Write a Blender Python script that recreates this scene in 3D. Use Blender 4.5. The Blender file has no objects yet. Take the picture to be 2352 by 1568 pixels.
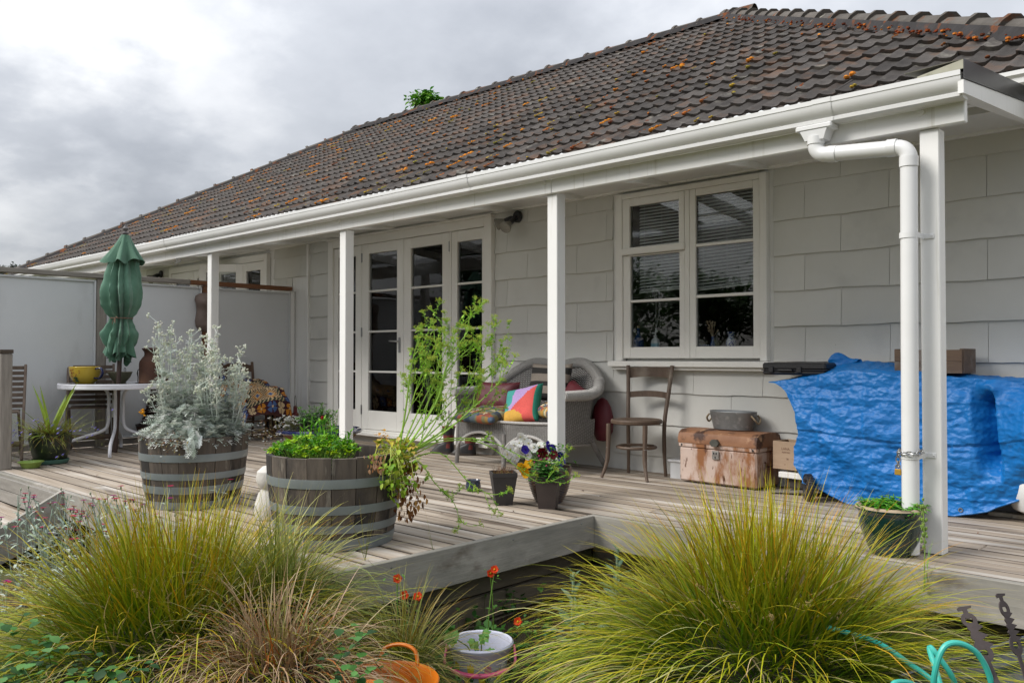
import bpy, math, random
from mathutils import Vector as V, Matrix, Euler, noise

R = random.Random(11)
sc = bpy.context.scene
COL = sc.collection
rad = math.radians

# ------------------------------------------------------------------ camera
HEYE = 0.97
YAW, PIT = rad(43.1), rad(1.06)
cam_d = bpy.data.cameras.new('camera')
cam = bpy.data.objects.new('camera', cam_d)
COL.objects.link(cam)
cam_d.sensor_width = 36.0
cam_d.lens = 36.0 * 1938.0 / 2352.0
cam_d.clip_start = 0.05
cam_d.clip_end = 900
cam.location = (0, 0, HEYE)
cam.rotation_euler = (math.pi / 2 + PIT, 0, YAW)
sc.camera = cam
FW = V((-math.sin(YAW) * math.cos(PIT), math.cos(YAW) * math.cos(PIT), math.sin(PIT)))
RT = V((math.cos(YAW), math.sin(YAW), 0))
UP = RT.cross(FW)
EYE = V((0, 0, HEYE))


def ray(u, v):
    return FW + RT * ((u - 1176) / 1938.0) + UP * ((784 - v) / 1938.0)


def at(u, v, d):
    """Point at depth d (metres along the view axis) for a place measured in the photograph."""
    return EYE + ray(u, v) * d


def aty(u, v, y):
    r = ray(u, v)
    return EYE + r * (y / r.y)


# ------------------------------------------------------------------ world and light
SUN_EL, SUN_AZ = rad(40), rad(212)          # azimuth clockwise from +Y
w = bpy.data.worlds.new('World')
sc.world = w
w.use_nodes = True
nt = w.node_tree
nt.nodes.clear()


def N(t, kind, **k):
    n = t.nodes.new(kind)
    for a, b in k.items():
        setattr(n, a, b)
    return n


def build_sky():
    L = nt.links.new
    out = N(nt, 'ShaderNodeOutputWorld')
    bg = N(nt, 'ShaderNodeBackground')
    bg.inputs['Strength'].default_value = 0.1
    sky = N(nt, 'ShaderNodeTexSky', sky_type='NISHITA', sun_disc=False, sun_elevation=SUN_EL, sun_rotation=SUN_AZ)
    sky.air_density = 1.0
    sky.dust_density = 2.0
    tc = N(nt, 'ShaderNodeTexCoord')
    sep = N(nt, 'ShaderNodeSeparateXYZ')
    L(tc.outputs['Generated'], sep.inputs[0])

    def math_(op, a, b=None, c=None, clamp=False):
        m = N(nt, 'ShaderNodeMath', operation=op, use_clamp=clamp)
        for i, x in enumerate((a, b, c)):
            if x is None:
                continue
            if isinstance(x, (int, float)):
                m.inputs[i].default_value = x
            else:
                L(x, m.inputs[i])
        return m.outputs[0]
    zz = math_('ADD', math_('MAXIMUM', sep.outputs[2], 0.0), 0.32)
    cmb = N(nt, 'ShaderNodeCombineXYZ')
    L(math_('DIVIDE', sep.outputs[0], zz), cmb.inputs[0])
    L(math_('DIVIDE', sep.outputs[1], zz), cmb.inputs[1])
    n1 = N(nt, 'ShaderNodeTexNoise')
    n1.inputs['Scale'].default_value = 1.15
    n1.inputs['Detail'].default_value = 7
    n1.inputs['Roughness'].default_value = 0.5
    n1.inputs['Distortion'].default_value = 0.25
    L(cmb.outputs[0], n1.inputs['Vector'])
    n2 = N(nt, 'ShaderNodeTexNoise')
    n2.inputs['Scale'].default_value = 3.4
    n2.inputs['Detail'].default_value = 8
    n2.inputs['Roughness'].default_value = 0.55
    L(cmb.outputs[0], n2.inputs['Vector'])
    # broad bright and dark cloud masses, edges broken up by the finer noise
    wob = N(nt, 'ShaderNodeVectorMath', operation='SCALE')
    sub = N(nt, 'ShaderNodeVectorMath', operation='SUBTRACT')
    L(n2.outputs['Color'], sub.inputs[0])
    sub.inputs[1].default_value = (0.5, 0.5, 0.5)
    L(sub.outputs[0], wob.inputs[0])
    wob.inputs['Scale'].default_value = 0.34
    wadd = N(nt, 'ShaderNodeVectorMath', operation='ADD')
    L(tc.outputs['Generated'], wadd.inputs[0])
    L(wob.outputs[0], wadd.inputs[1])
    nrm = N(nt, 'ShaderNodeVectorMath', operation='NORMALIZE')
    L(wadd.outputs[0], nrm.inputs[0])

    def lobe(u, v, width, amp):
        d = ray(u, v).normalized()
        dt = N(nt, 'ShaderNodeVectorMath', operation='DOT_PRODUCT')
        L(nrm.outputs[0], dt.inputs[0])
        dt.inputs[1].default_value = d
        mr = N(nt, 'ShaderNodeMapRange', interpolation_type='SMOOTHSTEP')
        mr.inputs['From Min'].default_value = math.cos(rad(width))
        mr.inputs['From Max'].default_value = 1.0
        mr.inputs['To Min'].default_value = 0
        mr.inputs['To Max'].default_value = amp
        L(dt.outputs['Value'], mr.inputs['Value'])
        return mr.outputs[0]
    v = math_('MULTIPLY_ADD', math_('SUBTRACT', n1.outputs['Fac'], 0.5), 1.0, 0.57)
    v = math_('MULTIPLY_ADD', math_('SUBTRACT', n2.outputs['Fac'], 0.5), 0.56, v)
    for a in SKY_LOBES:
        v = math_('ADD', v, lobe(*a))
        ramp = N(nt, 'ShaderNodeValToRGB')
    e = ramp.color_ramp.elements
    e[0].position = 0.25
    e[0].color = (0.33, 0.35, 0.39, 1)
    e[1].position = 1.0
    e[1].color = (0.90, 0.90, 0.90, 1)
    m = e.new(0.58)
    m.color = (0.53, 0.55, 0.59, 1)
    m = e.new(0.8)
    m.color = (0.80, 0.81, 0.83, 1)
    L(v, ramp.inputs['Fac'])
    sc_ = N(nt, 'ShaderNodeVectorMath', operation='SCALE')
    L(ramp.outputs[0], sc_.inputs[0])
    # cloud gain climbs to the zenith, overhead sky raised to add fill light
    L(math_('MULTIPLY_ADD', math_('MAXIMUM', sep.outputs[2], 0.0), 10.0, 3.0), sc_.inputs['Scale'])
    mix = N(nt, 'ShaderNodeMix', data_type='RGBA')
    mix.inputs['Factor'].default_value = 0.94
    L(sky.outputs[0], mix.inputs['A'])
    L(sc_.outputs[0], mix.inputs['B'])
    L(mix.outputs['Result'], bg.inputs['Color'])
    L(bg.outputs[0], out.inputs['Surface'])


SKY_LOBES = [(250, 170, 13, 0.12), (50, 560, 7, 0.30), (260, 420, 10, -0.26), (900, 60, 15, -0.20), (560, 250, 8, .12), (1500, 60, 30, .06)]
build_sky()

sun_d = bpy.data.lights.new('sun', 'SUN')
sun_d.energy = 1.5
sun_d.angle = rad(28)
sun_d.color = (1.0, 0.965, 0.91)
sun = bpy.data.objects.new('sun', sun_d)
COL.objects.link(sun)
sun.rotation_euler = (math.pi / 2 - SUN_EL, 0, math.pi - SUN_AZ)
sun.location = (-6, -10, 14)

sc.view_settings.view_transform = 'Standard'
sc.view_settings.look = 'None'
sc.view_settings.exposure = 1.18
sc.view_settings.gamma = 1
sc.view_settings.use_curve_mapping = False
sc.render.engine = 'CYCLES'
sc.cycles.max_bounces = 8
sc.cycles.transparent_max_bounces = 16
sc.cycles.use_denoising = True
sc.cycles.caustics_reflective = False
sc.cycles.caustics_refractive = False

# ------------------------------------------------------------------ helpers


def hx(s):
    s = s.lstrip('#')
    o = []
    for i in (0, 2, 4):
        c = int(s[i:i + 2], 16) / 255
        o.append(c / 12.92 if c <= 0.04045 else ((c + 0.055) / 1.055) ** 2.4)
    return (o[0], o[1], o[2])


def mixc(a, b, t):
    return tuple(x + (y - x) * t for x, y in zip(a, b))


def jit(c, a=0.15):
    k = 1 + R.uniform(-a, a)
    return tuple(max(0.0, x * k * (1 + R.uniform(-a * .35, a * .35))) for x in c)


MATS = {}


def mat(name, c1, c2=None, scale=6, stretch=(1, 1, 1), rough=0.6, rough2=None, bump=0.0, bscale=None, bstretch=None,
        c3=None, s3=1.5, t3=(0.55, 0.65), st3=(1, 1, 1), c4=None, s4=12, t4=(.6, .7), st4=(1, 1, 1), metal=0.0, orand=0.0, spec=0.5, vcol=False, trans=0.0, detail=6, coat=0.0,
        weave=None, voro=None, sheen=0.0, contrast=(0.3, 0.7)):
    """Procedural surface: two tones by noise, a third and fourth as stains, tone jitter per object, fine relief."""
    if name in MATS:
        return MATS[name]
    m = bpy.data.materials.new(name)
    m.use_nodes = True
    t = m.node_tree
    L = t.links.new
    pb = t.nodes['Principled BSDF']
    out = t.nodes['Material Output']
    tc = N(t, 'ShaderNodeTexCoord')
    vec = tc.outputs['Object']
    oi = N(t, 'ShaderNodeObjectInfo')
    if orand:
        sc2 = N(t, 'ShaderNodeVectorMath', operation='ADD')
        cm = N(t, 'ShaderNodeCombineXYZ')
        ml = N(t, 'ShaderNodeMath', operation='MULTIPLY')
        ml.inputs[1].default_value = 53.0
        L(oi.outputs['Random'], ml.inputs[0])
        for i in range(3):
            L(ml.outputs[0], cm.inputs[i])
        L(vec, sc2.inputs[0])
        L(cm.outputs[0], sc2.inputs[1])
        vec = sc2.outputs[0]

    def noise_(s, st, det=detail, r=.6):
        mp = N(t, 'ShaderNodeMapping')
        mp.inputs['Scale'].default_value = st
        L(vec, mp.inputs['Vector'])
        n = N(t, 'ShaderNodeTexNoise')
        n.inputs['Scale'].default_value = s
        n.inputs['Detail'].default_value = det
        n.inputs['Roughness'].default_value = r
        L(mp.outputs[0], n.inputs['Vector'])
        return n.outputs['Fac']

    def rng(x, a, b, c=0.0, d=1.0):
        mr = N(t, 'ShaderNodeMapRange')
        mr.inputs['From Min'].default_value = a
        mr.inputs['From Max'].default_value = b
        mr.inputs['To Min'].default_value = c
        mr.inputs['To Max'].default_value = d
        L(x, mr.inputs['Value'])
        return mr.outputs[0]

    def mixn(f, a, b, blend='MIX'):
        x = N(t, 'ShaderNodeMix', data_type='RGBA', blend_type=blend)
        if isinstance(f, (int, float)):
            x.inputs['Factor'].default_value = f
        else:
            L(f, x.inputs['Factor'])
        for k, val in (('A', a), ('B', b)):
            if isinstance(val, tuple):
                x.inputs[k].default_value = (*val[:3], 1)
            else:
                L(val, x.inputs[k])
        return x.outputs['Result']
    n1 = noise_(scale, stretch)
    f1 = rng(n1, *contrast)
    if vcol:
        at_ = N(t, 'ShaderNodeAttribute', attribute_name='Col')
        col = at_.outputs['Color']
        col = mixn(rng(n1, .3, .7, 0.0, 0.35), col, mixc((1, 1, 1), (0, 0, 0), .55), 'MULTIPLY')
    else:
        col = mixn(f1, c1, c2 or tuple(x * .8 for x in c1))
    if c3:
        col = mixn(rng(noise_(s3, st3), *t3), col, c3)
    if c4:
        col = mixn(rng(noise_(s4, st4, 4), *t4), col, c4)
    if orand:
        hv = N(t, 'ShaderNodeHueSaturation')
        L(rng(oi.outputs['Random'], 0, 1, 1 - orand, 1 + orand), hv.inputs['Value'])
        L(col, hv.inputs['Color'])
        col = hv.outputs['Color']
    L(col, pb.inputs['Base Color'])
    if rough2 is None:
        pb.inputs['Roughness'].default_value = rough
    else:
        L(rng(n1, .3, .7, rough, rough2), pb.inputs['Roughness'])
    pb.inputs['Metallic'].default_value = metal
    pb.inputs['Specular IOR Level'].default_value = spec
    pb.inputs['Coat Weight'].default_value = coat
    pb.inputs['Sheen Weight'].default_value = sheen
    h = None
    if bump:
        h = noise_(bscale or scale * 2, bstretch or stretch, 5)
    if voro:
        mp = N(t, 'ShaderNodeMapping')
        mp.inputs['Scale'].default_value = voro[1]
        L(vec, mp.inputs['Vector'])
        vo = N(t, 'ShaderNodeTexVoronoi', feature='F1')
        vo.inputs['Scale'].default_value = voro[0]
        L(mp.outputs[0], vo.inputs['Vector'])
        if h is None:
            h = vo.outputs['Distance']
        else:
            ad = N(t, 'ShaderNodeMath', operation='MULTIPLY_ADD')
            L(h, ad.inputs[0])
            ad.inputs[1].default_value = .6
            L(vo.outputs['Distance'], ad.inputs[2])
            h = ad.outputs[0]
    if weave:
        uv = N(t, 'ShaderNodeUVMap', uv_map='UVMap')
        sp = N(t, 'ShaderNodeSeparateXYZ')
        L(uv.outputs[0], sp.inputs[0])

        def mm(op, a, b):
            q = N(t, 'ShaderNodeMath', operation=op)
            for i, x in enumerate((a, b)):
                if isinstance(x, (int, float)):
                    q.inputs[i].default_value = x
                else:
                    L(x, q.inputs[i])
            return q.outputs[0]
        su = mm('SINE', mm('MULTIPLY', sp.outputs[0], math.pi * weave[0]), 0.0)
        sv = mm('SINE', mm('MULTIPLY', sp.outputs[1], 2 * math.pi * weave[1]), 0.0)
        ck = mm('MULTIPLY', su, sv)
        hv_ = mm('ADD', mm('MULTIPLY', ck, .5), mm('MULTIPLY', mm('ABSOLUTE', su, 0.0), .35))
        col2 = mixn(rng(hv_, -.12, .42), weave[2], col)
        L(col2, pb.inputs['Base Color'])
        h = hv_
    if h is not None:
        b = N(t, 'ShaderNodeBump')
        b.inputs['Strength'].default_value = bump or 0.5
        b.inputs['Distance'].default_value = 0.01
        L(h, b.inputs['Height'])
        L(b.outputs[0], pb.inputs['Normal'])
    if trans:
        tr = N(t, 'ShaderNodeBsdfTranslucent')
        L(col, tr.inputs['Color'])
        mx = N(t, 'ShaderNodeMixShader')
        mx.inputs[0].default_value = trans
        L(pb.outputs[0], mx.inputs[1])
        L(tr.outputs[0], mx.inputs[2])
        L(mx.outputs[0], out.inputs['Surface'])
    MATS[name] = m
    return m


def glass_mat(name, tint=(0.93, 0.95, 0.95), refl=1.0):
    m = bpy.data.materials.new(name)
    m.use_nodes = True
    t = m.node_tree
    t.nodes.clear()
    L = t.links.new
    out = N(t, 'ShaderNodeOutputMaterial')
    tr = N(t, 'ShaderNodeBsdfTransparent')
    tr.inputs[0].default_value = (*tint, 1)
    gl = N(t, 'ShaderNodeBsdfGlossy')
    gl.inputs['Roughness'].default_value = 0.01
    gl.inputs['Color'].default_value = (1, 1, 1, 1)
    fr = N(t, 'ShaderNodeFresnel')
    fr.inputs['IOR'].default_value = 1.5
    tc = N(t, 'ShaderNodeTexCoord')
    nz = N(t, 'ShaderNodeTexNoise')
    nz.inputs['Scale'].default_value = 2.2
    L(tc.outputs['Object'], nz.inputs['Vector'])
    bp = N(t, 'ShaderNodeBump')
    bp.inputs['Strength'].default_value = 0.03
    bp.inputs['Distance'].default_value = 0.05
    L(nz.outputs['Fac'], bp.inputs['Height'])
    L(bp.outputs[0], gl.inputs['Normal'])
    ml = N(t, 'ShaderNodeMath', operation='MULTIPLY', use_clamp=True)
    L(fr.outputs[0], ml.inputs[0])
    ml.inputs[1].default_value = 1.0 * refl
    mx = N(t, 'ShaderNodeMixShader')
    L(ml.outputs[0], mx.inputs[0])
    L(tr.outputs[0], mx.inputs[1])
    L(gl.outputs[0], mx.inputs[2])
    L(mx.outputs[0], out.inputs['Surface'])
    MATS[name] = m
    return m


ROOTS = {}


class MB:
    """Collects faces; build() links them as one mesh object."""

    def __init__(s):
        s.v, s.f, s.sm, s.mi, s.fc, s.uv = [], [], [], [], [], {}
        s.m = 0
        s.c = None

    def add(s, verts, faces, smooth=False, cols=None, uvs=None):
        o = len(s.v)
        s.v.extend(verts)
        if uvs:
            for i, q in enumerate(uvs):
                s.uv[o + i] = q
        for k, f in enumerate(faces):
            s.f.append([i + o for i in f])
            s.sm.append(smooth)
            s.mi.append(s.m)
            s.fc.append(cols[k] if cols else s.c)

    def quad(s, a, b, c, d, smooth=False):
        s.add([a, b, c, d], [(0, 1, 2, 3)], smooth)

    def box(s, x0, x1, y0, y1, z0, z1, ch=0.0, M=None):
        if x0 > x1: x0, x1 = x1, x0
        if y0 > y1: y0, y1 = y1, y0
        if z0 > z1: z0, z1 = z1, z0
        if not ch:
            vs = [(x, y, z) for x in (x0, x1) for y in (y0, y1) for z in (z0, z1)]
            fs = [(0, 1, 3, 2), (4, 6, 7, 5), (0, 4, 5, 1), (2, 3, 7, 6), (0, 2, 6, 4), (1, 5, 7, 3)]
        else:
            ch = min(ch, .45 * (x1 - x0), .45 * (y1 - y0), .45 * (z1 - z0))
            vs, ix = [], {}
            for a, x in enumerate((x0, x1)):
                for b, y in enumerate((y0, y1)):
                    for c, z in enumerate((z0, z1)):
                        X, Y, Z = x + (ch, -ch)[a], y + (ch, -ch)[b], z + (ch, -ch)[c]
                        for k, p in enumerate(((x, Y, Z), (X, y, Z), (X, Y, z))):
                            ix[a, b, c, k] = len(vs)
                            vs.append(p)
            g = lambda a, b, c, k: ix[a, b, c, k]
            fs = []
            for a in (0, 1):
                q = [g(a, 0, 0, 0), g(a, 0, 1, 0), g(a, 1, 1, 0), g(a, 1, 0, 0)]
                fs.append(q if a == 0 else q[::-1])
                q = [g(0, a, 0, 1), g(1, a, 0, 1), g(1, a, 1, 1), g(0, a, 1, 1)]
                fs.append(q if a == 0 else q[::-1])
                q = [g(0, 0, a, 2), g(0, 1, a, 2), g(1, 1, a, 2), g(1, 0, a, 2)]
                fs.append(q if a == 0 else q[::-1])
            for a in (0, 1):
                for b in (0, 1):
                    fl = (a + b) % 2
                    q = [g(a, b, 0, 0), g(a, b, 0, 1), g(a, b, 1, 1), g(a, b, 1, 0)]
                    fs.append(q[::-1] if fl else q)
                    q = [g(a, 0, b, 0), g(a, 1, b, 0), g(a, 1, b, 2), g(a, 0, b, 2)]
                    fs.append(q[::-1] if fl else q)
                    q = [g(0, a, b, 1), g(0, a, b, 2), g(1, a, b, 2), g(1, a, b, 1)]
                    fs.append(q[::-1] if fl else q)
            for a in (0, 1):
                for b in (0, 1):
                    for c in (0, 1):
                        q = [g(a, b, c, 0), g(a, b, c, 1), g(a, b, c, 2)]
                        fs.append(q if (a + b + c) % 2 else q[::-1])
        if M is not None:
            vs = [tuple(M @ V(p)) for p in vs]
        s.add(vs, fs)

    def bar(s, p, q, wx, wz, ch=0.0, up=(0, 0, 1)):
        """Rectangular bar from p to q."""
        p, q = V(p), V(q)
        d = q - p
        L = d.length
        y = d.normalized()
        x = y.cross(V(up))
        if x.length < 1e-4:
            x = V((1, 0, 0))
        x.normalize()
        z = x.cross(y)
        M = Matrix(((x.x, y.x, z.x, p.x), (x.y, y.y, z.y, p.y), (x.z, y.z, z.z, p.z), (0, 0, 0, 1)))
        s.box(-wx / 2, wx / 2, 0, L, -wz / 2, wz / 2, ch, M)

    def tube(s, pts, r, n=8, cap=True, closed=False, flat=1.0):
        pts = [V(p) for p in pts]
        m = len(pts)
        rr = r if isinstance(r, (list, tuple)) else [r] * m
        T = []
        for i in range(m):
            a = pts[(i - 1) % m] if (i > 0 or closed) else pts[0]
            b = pts[(i + 1) % m] if (i < m - 1 or closed) else pts[-1]
            d = b - a
            T.append(d.normalized() if d.length > 1e-9 else V((0, 0, 1)))
        ref = V((0, 0, 1)) if abs(T[0].z) < .9 else V((1, 0, 0))
        x = T[0].cross(ref).normalized()
        vs, fs = [], []
        for i in range(m):
            x = (x - T[i] * x.dot(T[i]))
            if x.length < 1e-6:
                x = T[i].orthogonal()
            x.normalize()
            y = T[i].cross(x)
            for k in range(n):
                a = 2 * math.pi * k / n
                vs.append(tuple(pts[i] + x * (math.cos(a) * rr[i]) + y * (math.sin(a) * rr[i] * flat)))
        mm = m if closed else m - 1
        for i in range(mm):
            j = (i + 1) % m
            for k in range(n):
                k2 = (k + 1) % n
                fs.append((i * n + k, i * n + k2, j * n + k2, j * n + k))
        s.add(vs, fs, True)
        if cap and not closed:
            s.add([vs[k] for k in range(n)][::-1], [tuple(range(n))])
            s.add([vs[(m - 1) * n + k] for k in range(n)], [tuple(range(n))])

    def lathe(s, prof, n=24, c=(0, 0, 0), sx=1.0, sy=1.0, a0=0.0, a1=None, smooth=True):
        full = a1 is None
        a1 = a0 + 2 * math.pi if full else a1
        m = len(prof)
        k = n if full else n + 1
        vs = []
        for r, z in prof:
            for i in range(k):
                a = a0 + (a1 - a0) * i / n
                vs.append((c[0] + r * sx * math.cos(a), c[1] + r * sy * math.sin(a), c[2] + z))
        fs = []
        for j in range(m - 1):
            for i in range(n):
                i2 = (i + 1) % k
                fs.append((j * k + i, j * k + i2, (j + 1) * k + i2, (j + 1) * k + i))
        s.add(vs, fs, smooth)

    def grid(s, fn, nu, nv, smooth=True, closeu=False, colfn=None, uvfn=None, flip=False):
        ku = nu if closeu else nu + 1
        vs = [tuple(fn(i / nu, j / nv)) for j in range(nv + 1) for i in range(ku)]
        uvs = [uvfn(i / nu, j / nv) for j in range(nv + 1) for i in range(ku)] if uvfn else None
        fs, cs = [], []
        for j in range(nv):
            for i in range(nu):
                i2 = (i + 1) % ku
                q = (j * ku + i, j * ku + i2, (j + 1) * ku + i2, (j + 1) * ku + i)
                fs.append(q[::-1] if flip else q)
                if colfn:
                    cs.append(colfn((i + .5) / nu, (j + .5) / nv))
        s.add(vs, fs, smooth, cs or None, uvs)

    def prism(s, poly, z0, z1, M=None, smooth=False):
        n = len(poly)
        vs = [(x, y, z0) for x, y in poly] + [(x, y, z1) for x, y in poly]
        if M is not None:
            vs = [tuple(M @ V(p)) for p in vs]
        s.add(vs, [tuple(range(n))[::-1], tuple(range(n, 2 * n))])
        s.add(vs, [(i, (i + 1) % n, n + (i + 1) % n, n + i) for i in range(n)], smooth)

    def ball(s, c, r, n=8, m=5, sz=1.0, sx=1.0, sy=1.0):
        prof = [(r * math.sin(math.pi * i / m), -r * sz * math.cos(math.pi * i / m)) for i in range(m + 1)]
        prof[0] = (1e-4, prof[0][1])
        prof[-1] = (1e-4, prof[-1][1])
        s.lathe(prof, n, c, sx, sy)

    def blade(s, p, d, L, wd, droop, segs=6, c0=(.1, .2, .02), c1=None, side=None, power=1.0, tipw=0.1, kink=0.0):
        """A grass or strap leaf: a tapering strip that droops under its own weight."""
        p, d = V(p), V(d).normalized()
        c1 = c1 or c0
        st = L / segs
        sd = side or d.cross(V((R.uniform(-.3, .3), R.uniform(-.3, .3), 1)))
        if sd.length < .01:
            sd = V((1, 0, 0))
        sd.normalize()
        vs, fs, cs = [], [], []
        for i in range(segs + 1):
            t = i / segs
            ww = wd * (1 - (1 - tipw) * t ** 1.8) * (.65 + .35 * min(1, t * 4)) / 2
            vs += [tuple(p - sd * ww), tuple(p + sd * ww)]
            if i < segs:
                fs.append((2 * i, 2 * i + 1, 2 * i + 3, 2 * i + 2))
                cs.append(mixc(c0, c1, t))
            p = p + d * st
            d = d + V((R.uniform(-kink, kink), R.uniform(-kink, kink), -droop * st * (.4 + 1.2 * t * power)))
            d.normalize()
        s.add(vs, fs, True, cs)
        return p

    def leaf(s, p, d, L, W, c, up=(0, 0, 1), fold=.25, curl=.25, cup=0.0):
        """A pointed leaf of six faces with a midrib fold and a bent tip."""
        p, d, u = V(p), V(d).normalized(), V(up)
        sd = d.cross(u)
        if sd.length < 1e-3:
            sd = d.orthogonal()
        sd.normalize()
        u = sd.cross(d)
        rows = ((0, 0), (.3, .85), (.62, .9), (1, 0))
        vs = [tuple(p)]
        for t, ww in rows[1:3]:
            q = p + d * (L * t) - u * (curl * L * t * t)
            e = u * (fold * W * .5 * ww)
            vs += [tuple(q - sd * (W / 2 * ww) + e), tuple(q), tuple(q + sd * (W / 2 * ww) + e)]
        vs.append(tuple(p + d * L - u * (curl * L)))
        fs = [(0, 2, 1), (0, 3, 2), (1, 2, 5, 4), (2, 3, 6, 5), (4, 5, 7), (5, 6, 7)]
        s.add(vs, fs, True, [c] * 6)

    def build(s, name, mats, parent=None, thing=None, sharp=35, mesh_only=False, collect=True):
        me = bpy.data.meshes.new(name)
        me.from_pydata(s.v, [], s.f)
        mats = mats if isinstance(mats, (list, tuple)) else [mats]
        for m in mats:
            me.materials.append(m)
        n = len(s.f)
        me.polygons.foreach_set('use_smooth', s.sm)
        me.polygons.foreach_set('material_index', s.mi)
        if any(c is not None for c in s.fc):
            ca = me.color_attributes.new('Col', 'FLOAT_COLOR', 'CORNER')
            buf = []
            for f, c in zip(s.f, s.fc):
                c = c or (1, 1, 1)
                buf.extend((c[0], c[1], c[2], 1.0) * len(f))
            ca.data.foreach_set('color', buf)
        if s.uv:
            ul = me.uv_layers.new(name='UVMap')
            buf = []
            for f in s.f:
                for i in f:
                    buf.extend(s.uv.get(i, (0, 0)))
            ul.data.foreach_set('uv', buf)
        me.update()
        if any(s.sm) and sharp:
            me.set_sharp_from_angle(angle=rad(sharp))
        if mesh_only:
            return me
        return obj(name, me, parent)


def obj(name, me, parent=None):
    o = bpy.data.objects.new(name, me)
    COL.objects.link(o)
    if parent is not None:
        o.parent = parent
        if parent.name in ROOTS:
            o.matrix_parent_inverse = Matrix.Translation(-V(parent.location))
    return o


def thing(name, label, cat, loc=(0, 0, 0), rz=None, group=None):
    """An Empty at the thing's base. Without rz its parts are given in world coordinates."""
    o = bpy.data.objects.new(name, None)
    o.empty_display_size = 0.1
    COL.objects.link(o)
    o.location = loc
    if rz is None:
        ROOTS[o.name] = True
    else:
        o.rotation_euler = (0, 0, rz)
    return tag(o, label, cat, group)


def tag(o, label, cat, group=None):
    o['label'] = label
    o['category'] = cat
    if group:
        o['group'] = group
    return o


def kind(o, k):
    o['kind'] = k
    return o


def copy_tree(o, parent=None):
    c = o.copy()
    COL.objects.link(c)
    if parent is not None:
        c.parent = parent
        c.matrix_parent_inverse = o.matrix_parent_inverse.copy()
    for ch in o.children:
        copy_tree(ch, c)
    return c


def pt_lerp(pts, n):
    """Catmull-Rom through control points, n samples per span."""
    P = [V(p) for p in pts]
    o = []
    for i in range(len(P) - 1):
        a, b, c, d = P[max(i - 1, 0)], P[i], P[i + 1], P[min(i + 2, len(P) - 1)]
        for k in range(n):
            t = k / n
            o.append(.5 * ((2 * b) + (c - a) * t + (2 * a - 5 * b + 4 * c - d) * t * t + (3 * b - a - 3 * c + d) * t ** 3))
    o.append(P[-1])
    return o

# ------------------------------------------------------------------ materials
WHITE = mat('white_paint', (.79, .785, .765), (.75, .745, .72), scale=2.2, rough=.42, bump=.06, bscale=60, bstretch=(1, 1, .2), c3=(.58, .57, .52), s3=3.5, t3=(.66, .80), st3=(1, 1, .5), c4=(.60, .585, .53), s4=4, t4=(.60, .76), st4=(7, 7, .3))
CREAM = mat('cream_paint', (.79, .775, .735), (.75, .735, .69), scale=2.5, rough=.45, bump=.06, bscale=50, c3=(.54, .52, .46), s3=3, t3=(.66, .8))
PVC = mat('pvc', (.72, .72, .715), (.67, .67, .66), scale=3, rough=.3, c3=(.55, .54, .50), s3=4, t3=(.66, .82), st3=(1, 1, .3))
GUTTER = mat('gutter_paint', (.70, .70, .69), (.65, .65, .635), scale=2, rough=.3, c3=(.6, .6, .55), s3=5, t3=(.64, .8), st3=(.4, 1, 1))
SHINGLE = mat('shingle_paint', (.60, .595, .56), (.57, .565, .53), scale=4, rough=.6, bump=.20, bscale=38, bstretch=(1, 1, .12), orand=.035, c3=(.50, .495, .47), s3=2, t3=(.60, .8), c4=(.27, .26, .235), s4=34, t4=(.745, .78), st4=(1, 1, .6))
PANEL = mat('panel_paint', (.60, .61, .62), (.56, .57, .58), scale=1.6, rough=.65, bump=.10, bscale=90, c3=(.40, .405, .405), s3=1.3, t3=(.56, .76), st3=(1, 1, .35), c4=(.33, .30, .25), s4=5, t4=(.72, .80), st4=(2, 2, .5))
GREYWOOD = mat('grey_weathered_wood', (.27, .245, .215), (.17, .15, .13), scale=9, stretch=(6, .5, 6), rough=.85, bump=.25, bscale=14, orand=.12)
GREYWOODZ = mat('grey_post_wood', (.27, .245, .215), (.17, .15, .13), scale=9, stretch=(6, 6, .5), rough=.85, bump=.25, bscale=14, orand=.12)
BROWNWOOD = mat('brown_timber', (.20, .085, .035), (.13, .05, .02), scale=9, stretch=(5, .6, 5), rough=.7, bump=.15, bscale=14)
DECKW = mat('deck_wood', (.40, .335, .265), (.28, .225, .17), scale=3.0, stretch=(.45, 16, 14), rough=.8, bump=.35, bscale=5, bstretch=(.4, 34, 10), orand=.15, contrast=(.34, .62),
            c3=(.50, .46, .41), s3=1.1, t3=(.50, .66), st3=(.5, 9, 1), c4=(.10, .072, .05), s4=1.5, t4=(.54, .70), st4=(.45, 5.5, 1))
FASCIA = mat('fascia_wood', (.30, .28, .24), (.21, .20, .175), scale=3.5, stretch=(1.2, 1.2, 9), rough=.8, bump=.2, bscale=6, bstretch=(1, 1, 14), c3=(.40, .37, .33), s3=2.2, t3=(.54, .72), st3=(.7, .7, 2), c4=(.13, .105, .08), s4=2.6, t4=(.57, .72), st4=(1.2, 1.2, 2.4))
SKIRT = mat('skirting_wood', (.17, .14, .10), (.10, .085, .06), scale=3.5, stretch=(1.2, 1.2, 9), rough=.85, bump=.25, bscale=6, bstretch=(1, 1, 14), c3=(.10, .11, .06), s3=2.4, t3=(.52, .66))
TILE = mat('roof_tile', (.078, .069, .062), (.045, .040, .037), scale=7, rough=.92, bump=.5, bscale=60, orand=.30, c3=(.13, .072, .044), s3=2.6, t3=(.53, .72), c4=(.15, .14, .12), s4=5.5, t4=(.60, .72), spec=.2)
MORTAR = mat('mortar', (.045, .042, .042), (.03, .028, .028), scale=9, rough=.95, bump=.5, bscale=30, c3=(.16, .055, .02), s3=5, t3=(.56, .64), spec=.2)
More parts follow.
